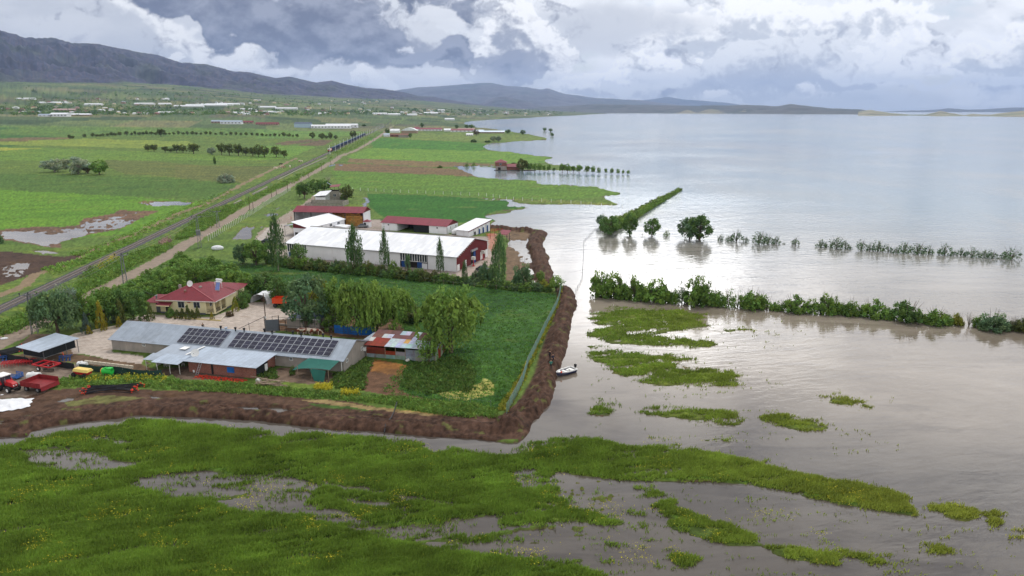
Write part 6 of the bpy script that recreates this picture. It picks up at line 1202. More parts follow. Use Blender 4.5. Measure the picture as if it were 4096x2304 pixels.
for i in range(26): b.bar((L3 - .15, .4 + i * .17, .5), (L3 - .15, .4 + i * .17, 1.35), .02)
b.build('porch_railing', M['darksteel'], HO)
ex, ey, e2 = -.55, -.55, .65; zo = ZE - .05
P1 = [(ex, ey), (L3 + e2, ey), (L3 + e2, 9.9), (L3 + e2, 14.0), (3, 16), (ex, 10)]
b = MB(); ap, aq = (4.4, 5.2, 5.55), (7.6, 8.2, 5.6); c0, c1, c2, c3 = (ex, ey, zo), (L3 + e2, ey, zo), (L3 + e2, 8.6, zo), (ex, 12.0, zo)
b.add([c0, c1, ap], [(0, 1, 2)]).add([c1, c2, aq, ap], [(0, 1, 2, 3)]).add([c0, ap, aq, c3], [(0, 1, 2, 3)]).add([c3, aq, (L3 + e2 - 1, 16.4, zo)], [(0, 1, 2)])
b.add([c2, (L3 + e2 - .9, 8.6, zo + .02), (L3 + e2 - .9, 9.6, zo + .02), aq], [(0, 1, 2, 3)]).add([(L3 + e2 - .2, 9.4, zo), (L3 + e2 - .2, 13.0, zo), aq], [(0, 1, 2)]).add([(L3 + e2 - .2, 13.0, zo), (L3 + e2 - 1, 16.4, zo), aq], [(0, 1, 2)])
b.slab((ex, ey, zo), (L3 + e2, ey, zo), (L3 + e2, 8.6, zo), (ex, 10, zo), .12); b.build('roof', M['tile'], HO)
b = MB(); b.bar(c1, ap, .25, .1).bar(c0, ap, .25, .1).bar(ap, aq, .25, .1).bar(aq, c2, .2, .1); b.build('ridge_cap', mat('ridge_red', L(146, 74, 78), .6), HO); b = MB(); b.box(ex, L3 + e2, ey - .06, ey - .002, zo - .14, zo + .02).box(L3 + e2 + .002, L3 + e2 + .06, ey, 8.6, zo - .14, zo + .02).build('gutter', M['dirtywhite'], HO)
for x, z0, z1, x1 in ((4.4, 1.5, 3.0, 6.0), (8.15, 1.55, 3.0, 9.7)):
    wn = window(HO, x, 0, z0, x1 - x, z1 - z0, 'x', bars=1, d=.1); b = MB()
    for i in range(9): b.bar((x + .1 + i * (x1 - x - .2) / 8, -.14, z0 - .05), (x + .1 + i * (x1 - x - .2) / 8, -.14, z1), .02)
    b.build('grille', M['darksteel'], wn)
window(HO, 10.75, 2.0, 1.4, 1.0, 1.2, 'y', out=1); MB().box(10.76, 10.80, 3.4, 4.3, .5, 2.6).build('porch_door', M['glass'], HO)
fl = MB().box(6.72, 7.42, -.05, -.004, 2.72, 3.28).build('flag_plate', mat('flag_red', L(170, 30, 40), .6), HO)
mo = MB(); n = 20                                                    # white crescent and star on the plate
outer = [(7.0 + .19 * math.cos(a), 3.0 + .19 * math.sin(a)) for a in np.linspace(.62, 2 * math.pi - .62, n)]; inner = [(7.05 + .155 * math.cos(a), 3.0 + .155 * math.sin(a)) for a in np.linspace(.74, 2 * math.pi - .74, n)]
mo.add([(x, -.055, z) for x, z in outer] + [(x, -.055, z) for x, z in inner], [(i, i + 1, n + i + 1, n + i) for i in range(n - 1)])
st = [(7.22 + (.09 if k_ % 2 == 0 else .036) * math.cos(math.pi + k_ * math.pi / 5), 3.0 + (.09 if k_ % 2 == 0 else .036) * math.sin(math.pi + k_ * math.pi / 5)) for k_ in range(10)]
mo.add([(7.22, -.055, 3.0)] + [(x, -.055, z) for x, z in st], [(0, 1 + i, 1 + (i + 1) % 10) for i in range(10)]).build('crescent_and_star', M['white'], fl)
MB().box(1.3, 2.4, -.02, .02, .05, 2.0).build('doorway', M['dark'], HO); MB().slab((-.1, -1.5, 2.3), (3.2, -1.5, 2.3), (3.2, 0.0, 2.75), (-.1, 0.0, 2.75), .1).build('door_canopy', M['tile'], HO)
MB().box(-.08, 3.22, -1.56, -1.5, 2.1, 2.3).build('canopy_edge', M['cream'], HO); window(HO, 1.0, 0, 2.85, .5, .35, 'x', bars=0)
b = MB(); b.box(-3.5, -.05, .6, 5.0, -.2, 2.3); an = b.build('side_room', M['cream'], HO); MB().slab((-3.9, .1, 2.45), (.3, .1, 2.45), (.3, 5.3, 3.0), (-3.9, 5.3, 3.0), .1).build('side_room_roof', M['tile'], HO); MB().box(-1.35, -.1, .5, .58, -.1, 2.2).build('side_door', M['grave'], HO)
MB().tube((-2.0, 2.0, 2.6), (-2.0, 2.0, 3.5), .16).tube((-2.0, 2.0, 3.55), (-2.0, 2.0, 3.68), .32, .32, 10).build('flue', M['steel'], HO); MB().box(7.0, 7.5, 4.6, 5.1, 4.4, 5.35).build('chimney', M['render'], HO); MB().box(4.7, 5.1, 2.3, 2.7, 4.2, 4.95).box(4.4, 5.4, 2.0, 2.3, 4.05, 4.3).build('chimney', M['brick'], HO); MB().box(1.6, 2.1, 5.2, 5.7, 4.4, 5.4).build('chimney', M['render'], HO)
dish(W(A3, rz3, 4.9, 4.6, 5.4), rz3, .72, -18, 'white satellite dish on the ridge of the cream house')
sw = root('solar_water_heater', W(A3, rz3, 10.0, 6.6, 4.45), rz3 - .1, 'solar water heater with blue collector on the red roof', 'water heater')
vs = [(-.4, .9, 1.35), (.75, .7, 1.35), (1.95, -1.5, .05), (.75, -1.5, .0)]; MB().prism(vs, (0, 0, -.1)).build('collector_frame', M['alu'], sw); MB().prism([tuple(Vector(q) * .93 + Vector((.05, -.03, .08))) for q in vs], (0, 0, .02)).build('collector', mat('collector_blue', L(84, 100, 150), .2, 0, .1, 1, spec=.7), sw)
MB().tube((-.6, 1.3, 1.75), (.9, 1.1, 1.75), .3, .3, 12).build('tank', M['plastic'], sw); MB().tube((-.5, .95, 1.35), (.9, .75, 1.35), .2, .2, 12).build('lower_tank', M['plastic'], sw)
for x, y in ((-.5, 1.2), (.8, 1.1), (-.3, .2)): MB().tube((x, y, -.9), (x, y, 1.6), .05).build('leg', M['white'], sw)
b = MB(); q_ = [one(fr(5.031, 560, 1060), *p_) for p_ in ((570, 1050), (930, 1085), (1620, 1130))]; q_ = [G(x, y, .3) for x, y in q_]
for a_, b_ in zip(q_[:-1], q_[1:]): b.bar(a_ + Vector((0, 0, .05)), b_ + Vector((0, 0, .05)), .25, .35)
tag(b.build('garden_kerb', mat('yellow_kerb', L(188, 170, 110), .8, 0, .15, 2), None), 'low yellowish kerb edging the planting bed before the house', 'kerb')
b = MB(); q_ = [G(*one(fr(5.031, 560, 1060), *p_), .3) for p_ in ((1620, 1120), (1710, 1035), (1790, 1030), (2090, 840))]
for a_, b_ in zip(q_[:-1], q_[1:]): b.bar(a_ + Vector((0, 0, .05)), b_ + Vector((0, 0, .05)), .22, .35)
tag(b.build('yard_kerb', M['kerb'], None), 'pale kerb running from the porch corner towards the white tent', 'kerb')
q_ = [G(*p_, .3) for p_ in Z1([(540, 742), (620, 705), (700, 690), (900, 650), (980, 632)])]; b = MB()
for a_, b_ in zip(q_[:-1], q_[1:]): b.bar(a_ + Vector((0, 0, .1)), b_ + Vector((0, 0, .1)), .22, .5)
tag(b.build('boundary_kerb', M['kerb'], None), 'pale low wall between the garden trees and the paved yard left of the barn', 'low wall')

# ------------------------------------------------------------------ big white barn with the red gable
A4, rz4, L4 = FRM(one(Z3, 325, 700), one(Z3, 1772, 832)); WB = root('white_barn', A4, rz4, 'largest white barn with long white roof and dark red gable', 'barn')
yr, y1, z0, zr, z1 = 12.0, 22.8, 4.3, 7.5, 4.9
BG = [(0, 7.3), (23.0, 26.8), (40.4, 49.5)]
b = MB()
for a_, c_ in ((7.3, 23.0), (26.8, 40.4), (49.5, L4)): b.box(a_, c_, 0, .2, -.4, z0)
b.box(0, 7.3, 0, .2, -.4, 1.6).box(23.0, 26.8, 0, .2, -.4, .4).box(47.7, 49.5, 0, .2, -.4, 1.6).box(0, L4, y1 - .2, y1, -.4, z1).build('wall', M['whitewall'], WB)
g = MB(); D0, D1, DH = 10.0, 13.9, 3.9
g.prism([(L4 - .2, .2, -.4), (L4 - .2, D0, -.4), (L4 - .2, D0, z0 + (zr - z0) * D0 / yr), (L4 - .2, .2, z0)], (.2, 0, 0)).prism([(L4 - .2, D1, -.4), (L4 - .2, y1 - .2, -.4), (L4 - .2, y1 - .2, z1), (L4 - .2, D1, zr - (zr - z1) * (D1 - yr) / (y1 - yr))], (.2, 0, 0))
g.prism([(L4 - .2, D0, DH), (L4 - .2, D1, DH), (L4 - .2, D1, zr - (zr - z1) * (D1 - yr) / (y1 - yr)), (L4 - .2, yr, zr), (L4 - .2, D0, z0 + (zr - z0) * D0 / yr)], (.2, 0, 0)); g.build('gable_wall', M['redwall'], WB); MB().prism([(0, .2, -.4), (0, y1 - .2, -.4), (0, y1 - .2, z1), (0, yr, zr), (0, .2, z0)], (.2, 0, 0)).build('gable_wall', M['redwall'], WB)
roof2(WB, L4, 0, yr, y1, z0, zr, z1, .5, .45, .1, 'whiteroof'); b = MB(); b.box(-.3, L4 + .3, yr + .5, yr + .85, zr - .05, zr + .30); b.build('ridge_vent', mat('vent_grey', L(120, 118, 112), .8, 0, .3, 6), WB)
b = MB(); b.box(-.5, L4 + .5, -.6, -.48, z0 - .1, z0 + .02).build('gutter', M['steel'], WB)
for (a_, c_, nb) in ((.1, 7.3, 9), (40.5, 49.4, 11)):
    f = MB(); f.box(a_, c_, -.02, .12, 1.95 if a_ > 20 else 1.6, 2.05 if a_ > 20 else 1.7).box(a_, c_, -.02, .12, z0 - .2, z0)
    for i in range(nb + 1): x = a_ + (c_ - a_) * i / nb; f.box(x - .07, x + .07, -.03, .1, 2.05 if a_ > 20 else 1.7, z0 - .2)
    wn = f.build('window_band', M['white'], WB); MB().box(a_, c_, .13, .16, 1.7, z0 - .1).build('pane', M['glass'], wn)
window(WB, 25.2, 0, 1.6, 1.5, 2.5, 'x', bars=1); MB().box(24.9, 25.1, -.08, .02, -.3, 4.3).box(49.5, 49.65, -.08, .02, -.3, 4.3).build('downpipe', M['darksteel'], WB)
for x0, x1 in ((41.0, 43.6), (46.2, 47.7)): MB().box(x0, x1, -.12, -.02, -.2, 1.9).build('door_leaf', M['blue'], WB)
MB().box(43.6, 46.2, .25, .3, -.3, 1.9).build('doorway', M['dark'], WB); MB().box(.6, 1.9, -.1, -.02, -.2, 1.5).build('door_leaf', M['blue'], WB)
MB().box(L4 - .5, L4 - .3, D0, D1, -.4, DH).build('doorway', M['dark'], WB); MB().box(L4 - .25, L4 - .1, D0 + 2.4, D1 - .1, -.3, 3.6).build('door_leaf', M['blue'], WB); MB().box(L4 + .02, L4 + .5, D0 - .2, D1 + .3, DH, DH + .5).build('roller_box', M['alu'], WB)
for y, z in ((.5, 1.9), (5.2, 2.2), (17.0, 2.4), (20.8, 2.5)): MB().box(L4 + .01, L4 + .08, y, y + 1.6, -.2, z).build('side_door', M['white'], WB)
b = MB()
for i in range(12): y = .8 + i * 1.0; b.box(L4 + .02, L4 + .45, y, y + .25, z0 + (zr - z0) * y / yr - .35, z0 + (zr - z0) * y / yr - .25)
b.build('purlin_ends', M['white'], WB)
# ------------------------------------------------------------------ hay barn
p_a, p_b = G(*one(fr(4.83, 1120, 720), 262, 606), 6.0), G(*one(fr(4.83, 1120, 720), 1603, 632), 6.0); d_ = p_b - p_a; A5 = Vector((p_a.x, p_a.y, .3)); rz5 = math.atan2(d_.y, d_.x); L5 = d_.length
HB = root('hay_barn', A5, rz5, 'tall open-fronted straw barn with maroon sheet roof', 'barn'); D5 = 8.5
b = MB(); b.box(0, .2, 0, D5, -.4, 5.6).box(L5 - .2, L5, 0, D5, -.4, 5.6).box(.2, L5 - .2, D5 - .2, D5, -.4, 5.6); b.build('wall', M['whitewall'], HB)
MB().prism([(-.05, -.3, 5.6), (-.05, D5 + .3, 5.6), (-.05, D5 * .5, 7.3)], (.25, 0, 0)).build('gable', M['redwall'], HB); MB().prism([(L5 - .2, -.3, 5.6), (L5 - .2, D5 + .3, 5.6), (L5 - .2, D5 * .5, 7.3)], (.25, 0, 0)).build('gable', M['redwall'], HB); roof2(HB, L5, 0, D5 / 2, D5, 5.65, 7.3, 5.65, .3, .5, .08, 'redroof')
for x in (.0, L5 * .245, L5 * .49, L5 * .735, L5 - .25): MB().box(x, x + .25, -.02, .25, -.3, 5.6).build('post', M['darksteel'], HB)
bale = None; _r = random.Random(3); x_s = L5 * .50; cols_ = 11; bw = (L5 * .97 - x_s) / cols_
for j in range(9):
    for i in range(cols_):
        if j > 7 and _r.random() < .5: continue
        if i >= cols_ - 1 and j > 6: continue
        yb = 1.6 + (1.8 if i < 4 else 0) + _r.uniform(-.08, .08) + (j > 6) * .8
        lb = 'golden straw bale in the wall of bales under the maroon roof'; loc = W(A5, rz5, x_s + i * bw, yb, j * .6)
        if bale is None: bale = MB().box(0, bw - .04, 0, 1.1, 0, .58).build('straw_bale', M['straw'], None, loc, rz5, bevel=.05); tag(bale, lb, 'straw bale', 'bales stacked in the straw barn')
        else: c = bale.copy(); COL.objects.link(c); c.location = loc
bk = MB(); 
an = root('white_booth', W(A5, rz5, L5 + .15, .2, -.2), rz5, 'small white booth with pink roof at the straw barn corner', 'booth')
MB().box(0, 2.6, -1.2, 1.2, -.2, 2.5).build('wall', M['whitewall'], an); MB().slab((-.3, -1.5, 2.55), (2.9, -1.5, 2.55), (1.3, 0, 3.3), (1.3, 0, 3.3), .05).slab((2.9, -1.5, 2.55), (2.9, 1.5, 2.55), (1.3, 0, 3.3), (1.3, 0, 3.3), .05).slab((-.3, -1.5, 2.55), (-.3, 1.5, 2.55), (1.3, 0, 3.3), (1.3, 0, 3.3), .05).slab((-.3, 1.5, 2.55), (2.9, 1.5, 2.55), (1.3, 0, 3.3), (1.3, 0, 3.3), .05).build('roof', M['redroof'], an); MB().box(.3, 1.2, -1.25, -1.21, -.1, 2.1).build('door', M['dark'], an)
# ------------------------------------------------------------------ low white barn with eaves windows
A6, rz6, L6 = FRM(one(fr(4.83, 1120, 720), 272, 1085), one(fr(4.83, 1120, 720), 572, 1100)); rz6 += R(-6); LB = root('milking_barn', A6, rz6, 'white barn with one broad white roof slope, end-on to the big barn', 'barn'); W6, D6 = 6.8, 22.5
b = MB(); b.box(0, W6, 0, .2, -.4, 3.1).box(W6 - .2, W6, .2, D6, -.4, 3.3).box(0, W6, D6 - .2, D6, -.4, 3.3).box(0, .2, .2, D6, -.4, 3.3); b.build('wall', M['whitewall'], LB)
MB().prism([(-.05, -.06, 3.1), (W6, -.06, 3.1), (W6, -.06, 3.4), (-.05, -.06, 5.2)], (0, .26, 0)).build('gable', M['redwall'], LB); MB().slab((-.5, -.6, 5.35), (W6 + .4, -.6, 3.4), (W6 + .4, D6 + .3, 3.4), (-.5, D6 + .3, 5.35), .12).build('roof', M['whiteroof'], LB)
for y in (6.5, 12.5, 17.5): window(LB, W6, y, 1.9, 1.6, 1.1, 'y', out=1)
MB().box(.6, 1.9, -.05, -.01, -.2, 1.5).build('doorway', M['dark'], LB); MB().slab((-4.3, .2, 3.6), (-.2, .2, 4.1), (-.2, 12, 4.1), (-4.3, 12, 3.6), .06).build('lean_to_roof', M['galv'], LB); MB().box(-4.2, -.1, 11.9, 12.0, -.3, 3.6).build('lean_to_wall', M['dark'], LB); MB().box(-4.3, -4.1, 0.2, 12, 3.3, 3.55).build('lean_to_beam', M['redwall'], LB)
for y in (.4, 6, 11.7): MB().tube((-4.2, y, -.3), (-4.2, y, 3.4), .07).build('post', M['darksteel'], LB)
ax_ = root('flat_annex', W(A6, rz6, W6 + .1, 15.0, 0), rz6, 'low white annex beside the milking barn windows', 'annex'); MB().box(0, 5.0, 0, 4.2, -.4, 1.6).build('wall', M['whitewall'], ax_); MB().slab((-.05, -.3, 2.0), (5.3, -.3, 1.7), (5.3, 4.4, 1.7), (-.05, 4.4, 2.0), .1).build('roof', M['whiteroof'], ax_)
# ------------------------------------------------------------------ machine shed with maroon roof
A7, rz7, L7 = FRM(one(Z3, 1133, 472), one(Z3, 1692, 510)); MS = root('machine_shed', A7, rz7, 'white machine shed with maroon roof and wide black opening', 'shed'); D7 = 9.7
b = MB(); b.box(0, 6.5, 0, .2, -.4, 3.0).box(20.3, L7, 0, .2, -.4, 3.0).box(0, L7, D7 - .2, D7, -.4, 3.0).box(0, .2, .2, D7 - .2, -.4, 3.0).box(L7 - .2, L7, .2, D7 - .2, -.4, 3.0).box(6.5, 6.7, .2, D7 - .2, -.4, 3).box(20.3, 20.5, .2, D7 - .2, -.4, 3); b.build('wall', M['whitewall'], MS)
MB().prism([(L7 - .2, -.2, 3.0), (L7 - .2, D7 + .2, 3.0), (L7 - .2, D7 / 2, 4.7)], (.25, 0, 0)).build('gable', M['redwall'], MS); MB().prism([(-.05, -.2, 3.0), (-.05, D7 + .2, 3.0), (-.05, D7 / 2, 4.7)], (.25, 0, 0)).build('gable', M['redwall'], MS); roof2(MS, L7, 0, D7 / 2, D7, 3.0, 4.7, 3.0, .3, .45, .07, 'redroof')
MB().box(6.7, 20.3, 8.8, 9.2, -.3, 3.0).box(13.6, 13.9, .3, .8, -.3, 2.9).build('shade_sheet_and_post', M['dark'], MS); MB().box(13.9, 20.2, .05, .1, 0, 2.8).build('curtain', M['netblack'], MS); window(MS, 2.6, 0, 1.9, .8, .6, 'x', bars=0); window(MS, 23.3, 0, 1.9, .8, .6, 'x', bars=0); window(MS, L7, 2.6, 1.6, .6, 1.0, 'y', out=1, bars=0); window(MS, L7, 7.4, 1.6, .6, 1.0, 'y', out=1, bars=0)  # middle post, and a dark sheet standing in for the shade inside
b = MB()
for i in range(7): b.box(L7 - .05, L7 + .06, -.05, .25, .1 + i * .42, .35 + i * .42)
b.build('corner_blocks', M['dark'], MS)
# ------------------------------------------------------------------ single-pitch white shed
A8, rz8, L8 = FRM(one(fr(4.39, 1750, 850), 332, 400), one(fr(4.39, 1750, 850), 555, 425)); A8.z = .0; PS = root('calf_shed', A8, rz8, 'white shed whose single roof slope rises towards the lake', 'shed'); D8 = 14
b = MB(); b.box(0, L8, 0, .2, -.4, 2.3).box(0, L8, D8 - .2, D8, -.4, 4.2).prism([(L8 - .2, .2, -.4), (L8 - .2, D8 - .2, -.4), (L8 - .2, D8 - .2, 4.1), (L8 - .2, .2, 2.3)], (.2, 0, 0)).prism([(0, .2, -.4), (0, D8 - .2, -.4), (0, D8 - .2, 4.1), (0, .2, 2.3)], (.2, 0, 0)); b.build('wall', M['whitewall'], PS)
MB().slab((-1.0, -.8, 2.55), (L8 + .5, -.8, 2.55), (L8 + .5, D8 + .6, 4.75), (-1.0, D8 + .6, 4.75), .12).build('roof', M['whiteroof'], PS); MB().prism([(L8 + .02, -.5, 2.0), (L8 + .02, D8 + .4, 4.1), (L8 + .02, D8 + .4, 4.6), (L8 + .02, -.5, 2.48)], (.12, 0, 0)).build('fascia', M['redwall'], PS)
for y, z in ((3.4, 1.6), (6.4, 2.2), (9.0, 2.4), (11.8, 2.8)): MB().box(L8 + .01, L8 + .06, y, y + .9, -.1, z).build('door', M['blue' if y > 6 else 'dark'], PS)
for y in (3.0, 5.9, 8.5, 11.2): MB().box(L8 + .01, L8 + .09, y, y + .1, -.3, 2.4 + y * .14).build('joint', M['darksteel'], PS)
# ------------------------------------------------------------------ concrete house, kiosk, block enclosure
C6f = fr(4.83, 1120, 720)
A9, rz9, L9 = FRM(one(C6f, 950, 385), one(C6f, 1150, 380)); CH = root('concrete_house', A9, 0.02, 'unrendered two-storey concrete house with a roofed terrace on top', 'house')
MB().box(0, 5.4, 0, 6, -.4, 4.5).build('wall', M['concrete'], CH); window(CH, 2.2, 0, 1.6, 1.5, 1.5, 'x', bars=1); b = MB(); b.box(.9, 5.2, .2, .35, 4.5, 5.2).box(.9, 1.05, .35, 4, 4.5, 5.2).box(5.05, 5.2, .35, 4, 4.5, 5.2).build('terrace_railing', M['dark'], CH)
for x in (.9, 3, 5.05): MB().box(x, x + .14, .2, .34, 5.2, 6.7).build('post', M['darksteel'], CH)
MB().slab((.6, -.3, 6.6), (5.5, -.3, 6.9), (5.5, 4.3, 7.7), (.6, 4.3, 7.2), .08).build('terrace_roof', M['redroof'], CH); MB().tube((.9, 3.5, 7.1), (-1.4, 3.5, 8.6), .18).build('flue', M['galv2'], CH)
Aa, rza, La = FRM(one(C6f, 685, 425), one(C6f, 890, 425)); KI = root('white_kiosk', Aa, rza - .1, 'white kiosk with tilted white roof beside the concrete house', 'kiosk')
MB().box(0, 5.3, 0, .12, -.3, 2.4).box(0, .1, .12, 6, -.3, 3).box(5.2, 5.3, .12, 6, -.3, 3.6).box(0, 5.3, 6, 6.1, -.3, 4).build('wall', M['whitewall'], KI); MB().slab((-.9, -.6, 3.0), (5.9, -.6, 3.5), (6.4, 6.6, 5.2), (.2, 6.6, 4.6), .12).build('roof', M['whiteroof'], KI); b = MB()
for i in range(6): b.box(5.32, 5.4, .4 + i, .6 + i, -.2, 3.4)
b.build('slats', M['darksteel'], KI)
Ab, rzb, Lb = FRM(one(C6f, 480, 500), one(C6f, 1215, 512)); EN = root('block_enclosure', Ab, rzb, 'roofless enclosure of pale concrete blocks behind the maroon roof', 'enclosure')
MB().box(0, Lb, 8, 8.25, -.4, 2.0).box(Lb - .25, Lb, 0, 8, -.4, 2.2).box(0, .25, 0, 8, -.4, 1.2).box(0, Lb, 0, .2, -.4, 1.0).build('wall', M['concrete'], EN); MB().box(.3, Lb - .3, .3, 8, -.38, -.3).build('floor', M['concrete'], EN)
# ------------------------------------------------------------------ house standing in the flood
Ac, rzc, Lc = FRM(one(Z5, 1172, 655), one(Z5, 1247, 655), 0); FH = root('lakeside_house', Ac, rzc, 'two-storey house with red brick upper floor standing in floodwater', 'house')
MB().box(0, 8.1, 0, 9, -.6, 3.2).build('ground_floor_wall', M['render'], FH); MB().box(-.3, 8.3, -.2, 9.2, 3.22, 6.0).build('upper_wall', M['brick'], FH); b = MB(); e_ = .7; c_ = [(-.3 - e_, -.2 - e_, 6.0), (8.3 + e_, -.2 - e_, 6.0), (8.3 + e_, 9.2 + e_, 6.0), (-.3 - e_, 9.2 + e_, 6.0)]; tp = (4, 4.5, 8.2)
b.add(c_ + [tp], [(0, 1, 4), (1, 2, 4), (2, 3, 4), (3, 0, 4), (0, 3, 2, 1)]).build('roof', M['tile'], FH); window(FH, 3.0, -.2, 3.9, 1.7, 1.5, 'x'); MB().box(1.9, 3.9, -.05, -.01, 0, 2.3).build('doorway', M['dark'], FH)
MB().box(8.4, 19.0, 1.5, 7.5, -.6, 2.4).build('side_wall', M['brick'], FH); MB().slab((8.3, .8, 2.6), (19.6, .8, 2.6), (19.6, 8.2, 4.4), (8.3, 8.2, 4.4), .12).build('side_roof', M['tile'], FH)
MB().box(0, 0, 0, 0, 0, 0); b = MB(); b.box(-1, 9, -2.2, -.6, -.4, .35).box(11, 31, -1.4, -.6, -.4, .4); tag(b.build('garden_bank', mat('dark_bank', L(70, 60, 50), .9, 0, .3, 1), None, Ac, rzc), 'low dark bank showing above the water before the lakeside house', 'bank')

# ------------------------------------------------------------------ far placement: where a survey ray meets the rising ground
_YS = np.concatenate([np.linspace(250, 1200, 70), np.linspace(1210, 12500, 260)])
def GG(px, py):
    X = (px - CX) / F * (_YS * cp + H * sp); z = terrain(X, _YS)[0]; r_ = project(X, _YS, z)[1]
    i = int(np.argmax(r_ <= py)) if (r_ <= py).any() else len(_YS) - 1
    return Vector((float(X[i]), float(_YS[i]), float(max(z[i], 0))))
def far_building(fn, x0, x1, yb, ye, yr, depth, wall, roof, label, cat='shed', name='farm_shed', windows=0, group=None, hip=False, open_=False):
    (a, b_), (c, d) = fn([(x0, yb), (x1, yb)]); A_ = GG(a, b_); Yd = A_.y * cp + (H - A_.z) * sp; w_ = (c - a) / F * Yd; k_ = (fn([(0, 1)])[0][1] - fn([(0, 0)])[0][1]) / F * Yd
    ze = max(1.6, (yb - ye) * k_); zr = max(ze + .4, (yb - yr) * k_); zr = min(zr, ze + depth * .28)
    o = root(name, A_, 0, label, cat, group); b = MB(); b.box(0, w_, 0, depth, -1, ze); b.build('wall', M[wall], o)
    b = MB(); e_ = .5
    if hip: b.add([(-e_, -e_, ze), (w_ + e_, -e_, ze), (w_ + e_, depth + e_, ze), (-e_, depth + e_, ze), (w_ * .35, depth / 2, zr), (w_ * .65, depth / 2, zr)], [(0, 1, 5, 4), (1, 2, 5), (2, 3, 4, 5), (3, 0, 4), (0, 3, 2, 1)]).build('roof', M[roof], o)
    else:
        b.prism([(-e_, -e_, ze), (-e_, depth / 2, zr), (-e_, depth + e_, ze)], (w_ + 2 * e_, 0, 0)).build('roof', M[roof], o)
    if windows:
        b = MB()
        for i in range(windows): x = w_ * (i + .5) / windows; b.box(x - w_ * .16 / windows - .3, x + w_ * .16 / windows + .3, -.06, -.01, ze * .35, ze * .72)
        b.build('windows', M['dark' if open_ else 'glass'], o)
    return o
for a in [(B1, 2130, 2225, 288, 272, 258, 12, 'stonewall', 'galv2', 'stone shed with grey roof at the left end of the far farm', 3), (B1, 2222, 2432, 296, 274, 259, 14, 'whitewall', 'galv2', 'long shed with pale roof and open bays in the left plain', 6),
          (B1, 2446, 2545, 294, 280, 266, 10, 'stonewall', 'redroof', 'short brown-roofed stone shed left of the long red-roofed one', 3), (B2, 0, 225, 302, 290, 276, 11, 'stonewall', 'redroof', 'long stone shed with faded red roof in the left plain', 9),
          (B2, 386, 545, 328, 292, 277, 22, 'paleblue', 'blueroof', 'pale blue hall with grey-blue roof beside the railway plain', 0), (B2, 555, 950, 336, 316, 296, 12, 'whitewall', 'whiteroof', 'front one of the two long white dairy sheds', 12), (B2, 700, 1020, 327, 305, 283, 12, 'whitewall', 'whiteroof', 'rear one of the two long white dairy sheds', 8),
          (B2, 1350, 1440, 385, 366, 349, 14, 'whitewall', 'whiteroof', 'white shed left of the arched one by the road', 0), (B2, 1285, 1340, 420, 400, 388, 8, 'whitewall', 'galv2', 'small patched white shed at the left of the rusty yard', 0), (B2, 1350, 1440, 424, 404, 390, 9, 'brick', 'rustroof', 'brick hut with rusty roof in the far yard', 2), (B2, 1435, 1532, 428, 404, 389, 12, 'render', 'rustroof', 'wide rusty-roofed shed of the far yard', 0),
          (B2, 1600, 1868, 364, 350, 336, 14, 'whitewall', 'redroof', 'long white shed with brick red roof near the lake', 8), (B2, 1590, 1640, 348, 336, 325, 9, 'whitewall', 'redroof', 'small red-roofed house behind the brick red shed', 0), (B2, 1892, 1960, 370, 355, 343, 12, 'whitewall', 'whiteroof', 'short white-roofed shed between the two red ones', 0), (B2, 1960, 2200, 375, 360, 345, 13, 'whitewall', 'redroof', 'long dark red roofed shed nearest the lake', 6),
          (B2, 2030, 2200, 360, 348, 336, 12, 'whitewall', 'pinkroof', 'pinkish roofed shed behind the dark red one', 0), (B2, 2240, 2500, 386, 373, 360, 12, 'stonewall', 'galv2', 'long grey shed reaching towards the lake', 10), (B2, 2190, 2290, 380, 366, 352, 12, 'whitewall', 'galv2', 'short grey shed joined to the long grey one', 0), (B2, 2116, 2182, 410, 398, 386, 9, 'whitewall', 'whiteroof', 'small white shed on the grass before the long sheds', 3), (B2, 1900, 1995, 254, 242, 234, 14, 'whitewall', 'whiteroof', 'white arched tunnel shed before the far village', 0),
          (B1, 400, 530, 216, 204, 190, 14, 'whitewall', 'galv2', 'grey-roofed shed at the left of the village farm', 3), (B1, 520, 690, 220, 196, 182, 20, 'whitewall', 'whiteroof', 'large white-roofed shed of the village farm', 5), (B1, 708, 918, 212, 202, 190, 14, 'stonewall', 'whiteroof', 'long low white-roofed shed right of the village farm', 8), (B1, 550, 775, 178, 168, 154, 16, 'stonewall', 'pinkroof', 'long pinkish roofed shed behind the village farm', 6)]:
    for nm, bc in (('stonewall', (158, 138, 120)), ('paleblue', (170, 190, 204)), ('rustroof', (124, 92, 78)), ('pinkroof', (176, 150, 146))):
        if nm not in M: M[nm] = mat(nm, base=L(*bc), rough=.85, var=.15, vscale=.6)
    far_building(a[0], a[1], a[2], a[3], a[4], a[5], a[6], a[7], a[8], a[9], windows=a[10], open_=True)
# arched white hall
p = GG(*one(B2, 1462, 390)); o = root('arched_hall', p, 0, 'white hall with curved roof among the far yard sheds', 'hall'); sc_ = p.y / F / 2.5156 * 1.02; w_ = 150 * sc_; b = MB(); b.box(0, w_, 0, 18, -1, 26 * sc_).build('wall', M['stonewall'], o)
pts = [(-.5 + (w_ + 1) * i / 10, -.5, 26 * sc_ + 26 * sc_ * math.sin(math.pi * i / 10) + .1) for i in range(11)]; MB().prism([(w_ + .5, -.5, 26 * sc_ - .2), (-.5, -.5, 26 * sc_ - .2)] + pts, (0, 19, 0)).build('roof', M['whiteroof'], o)
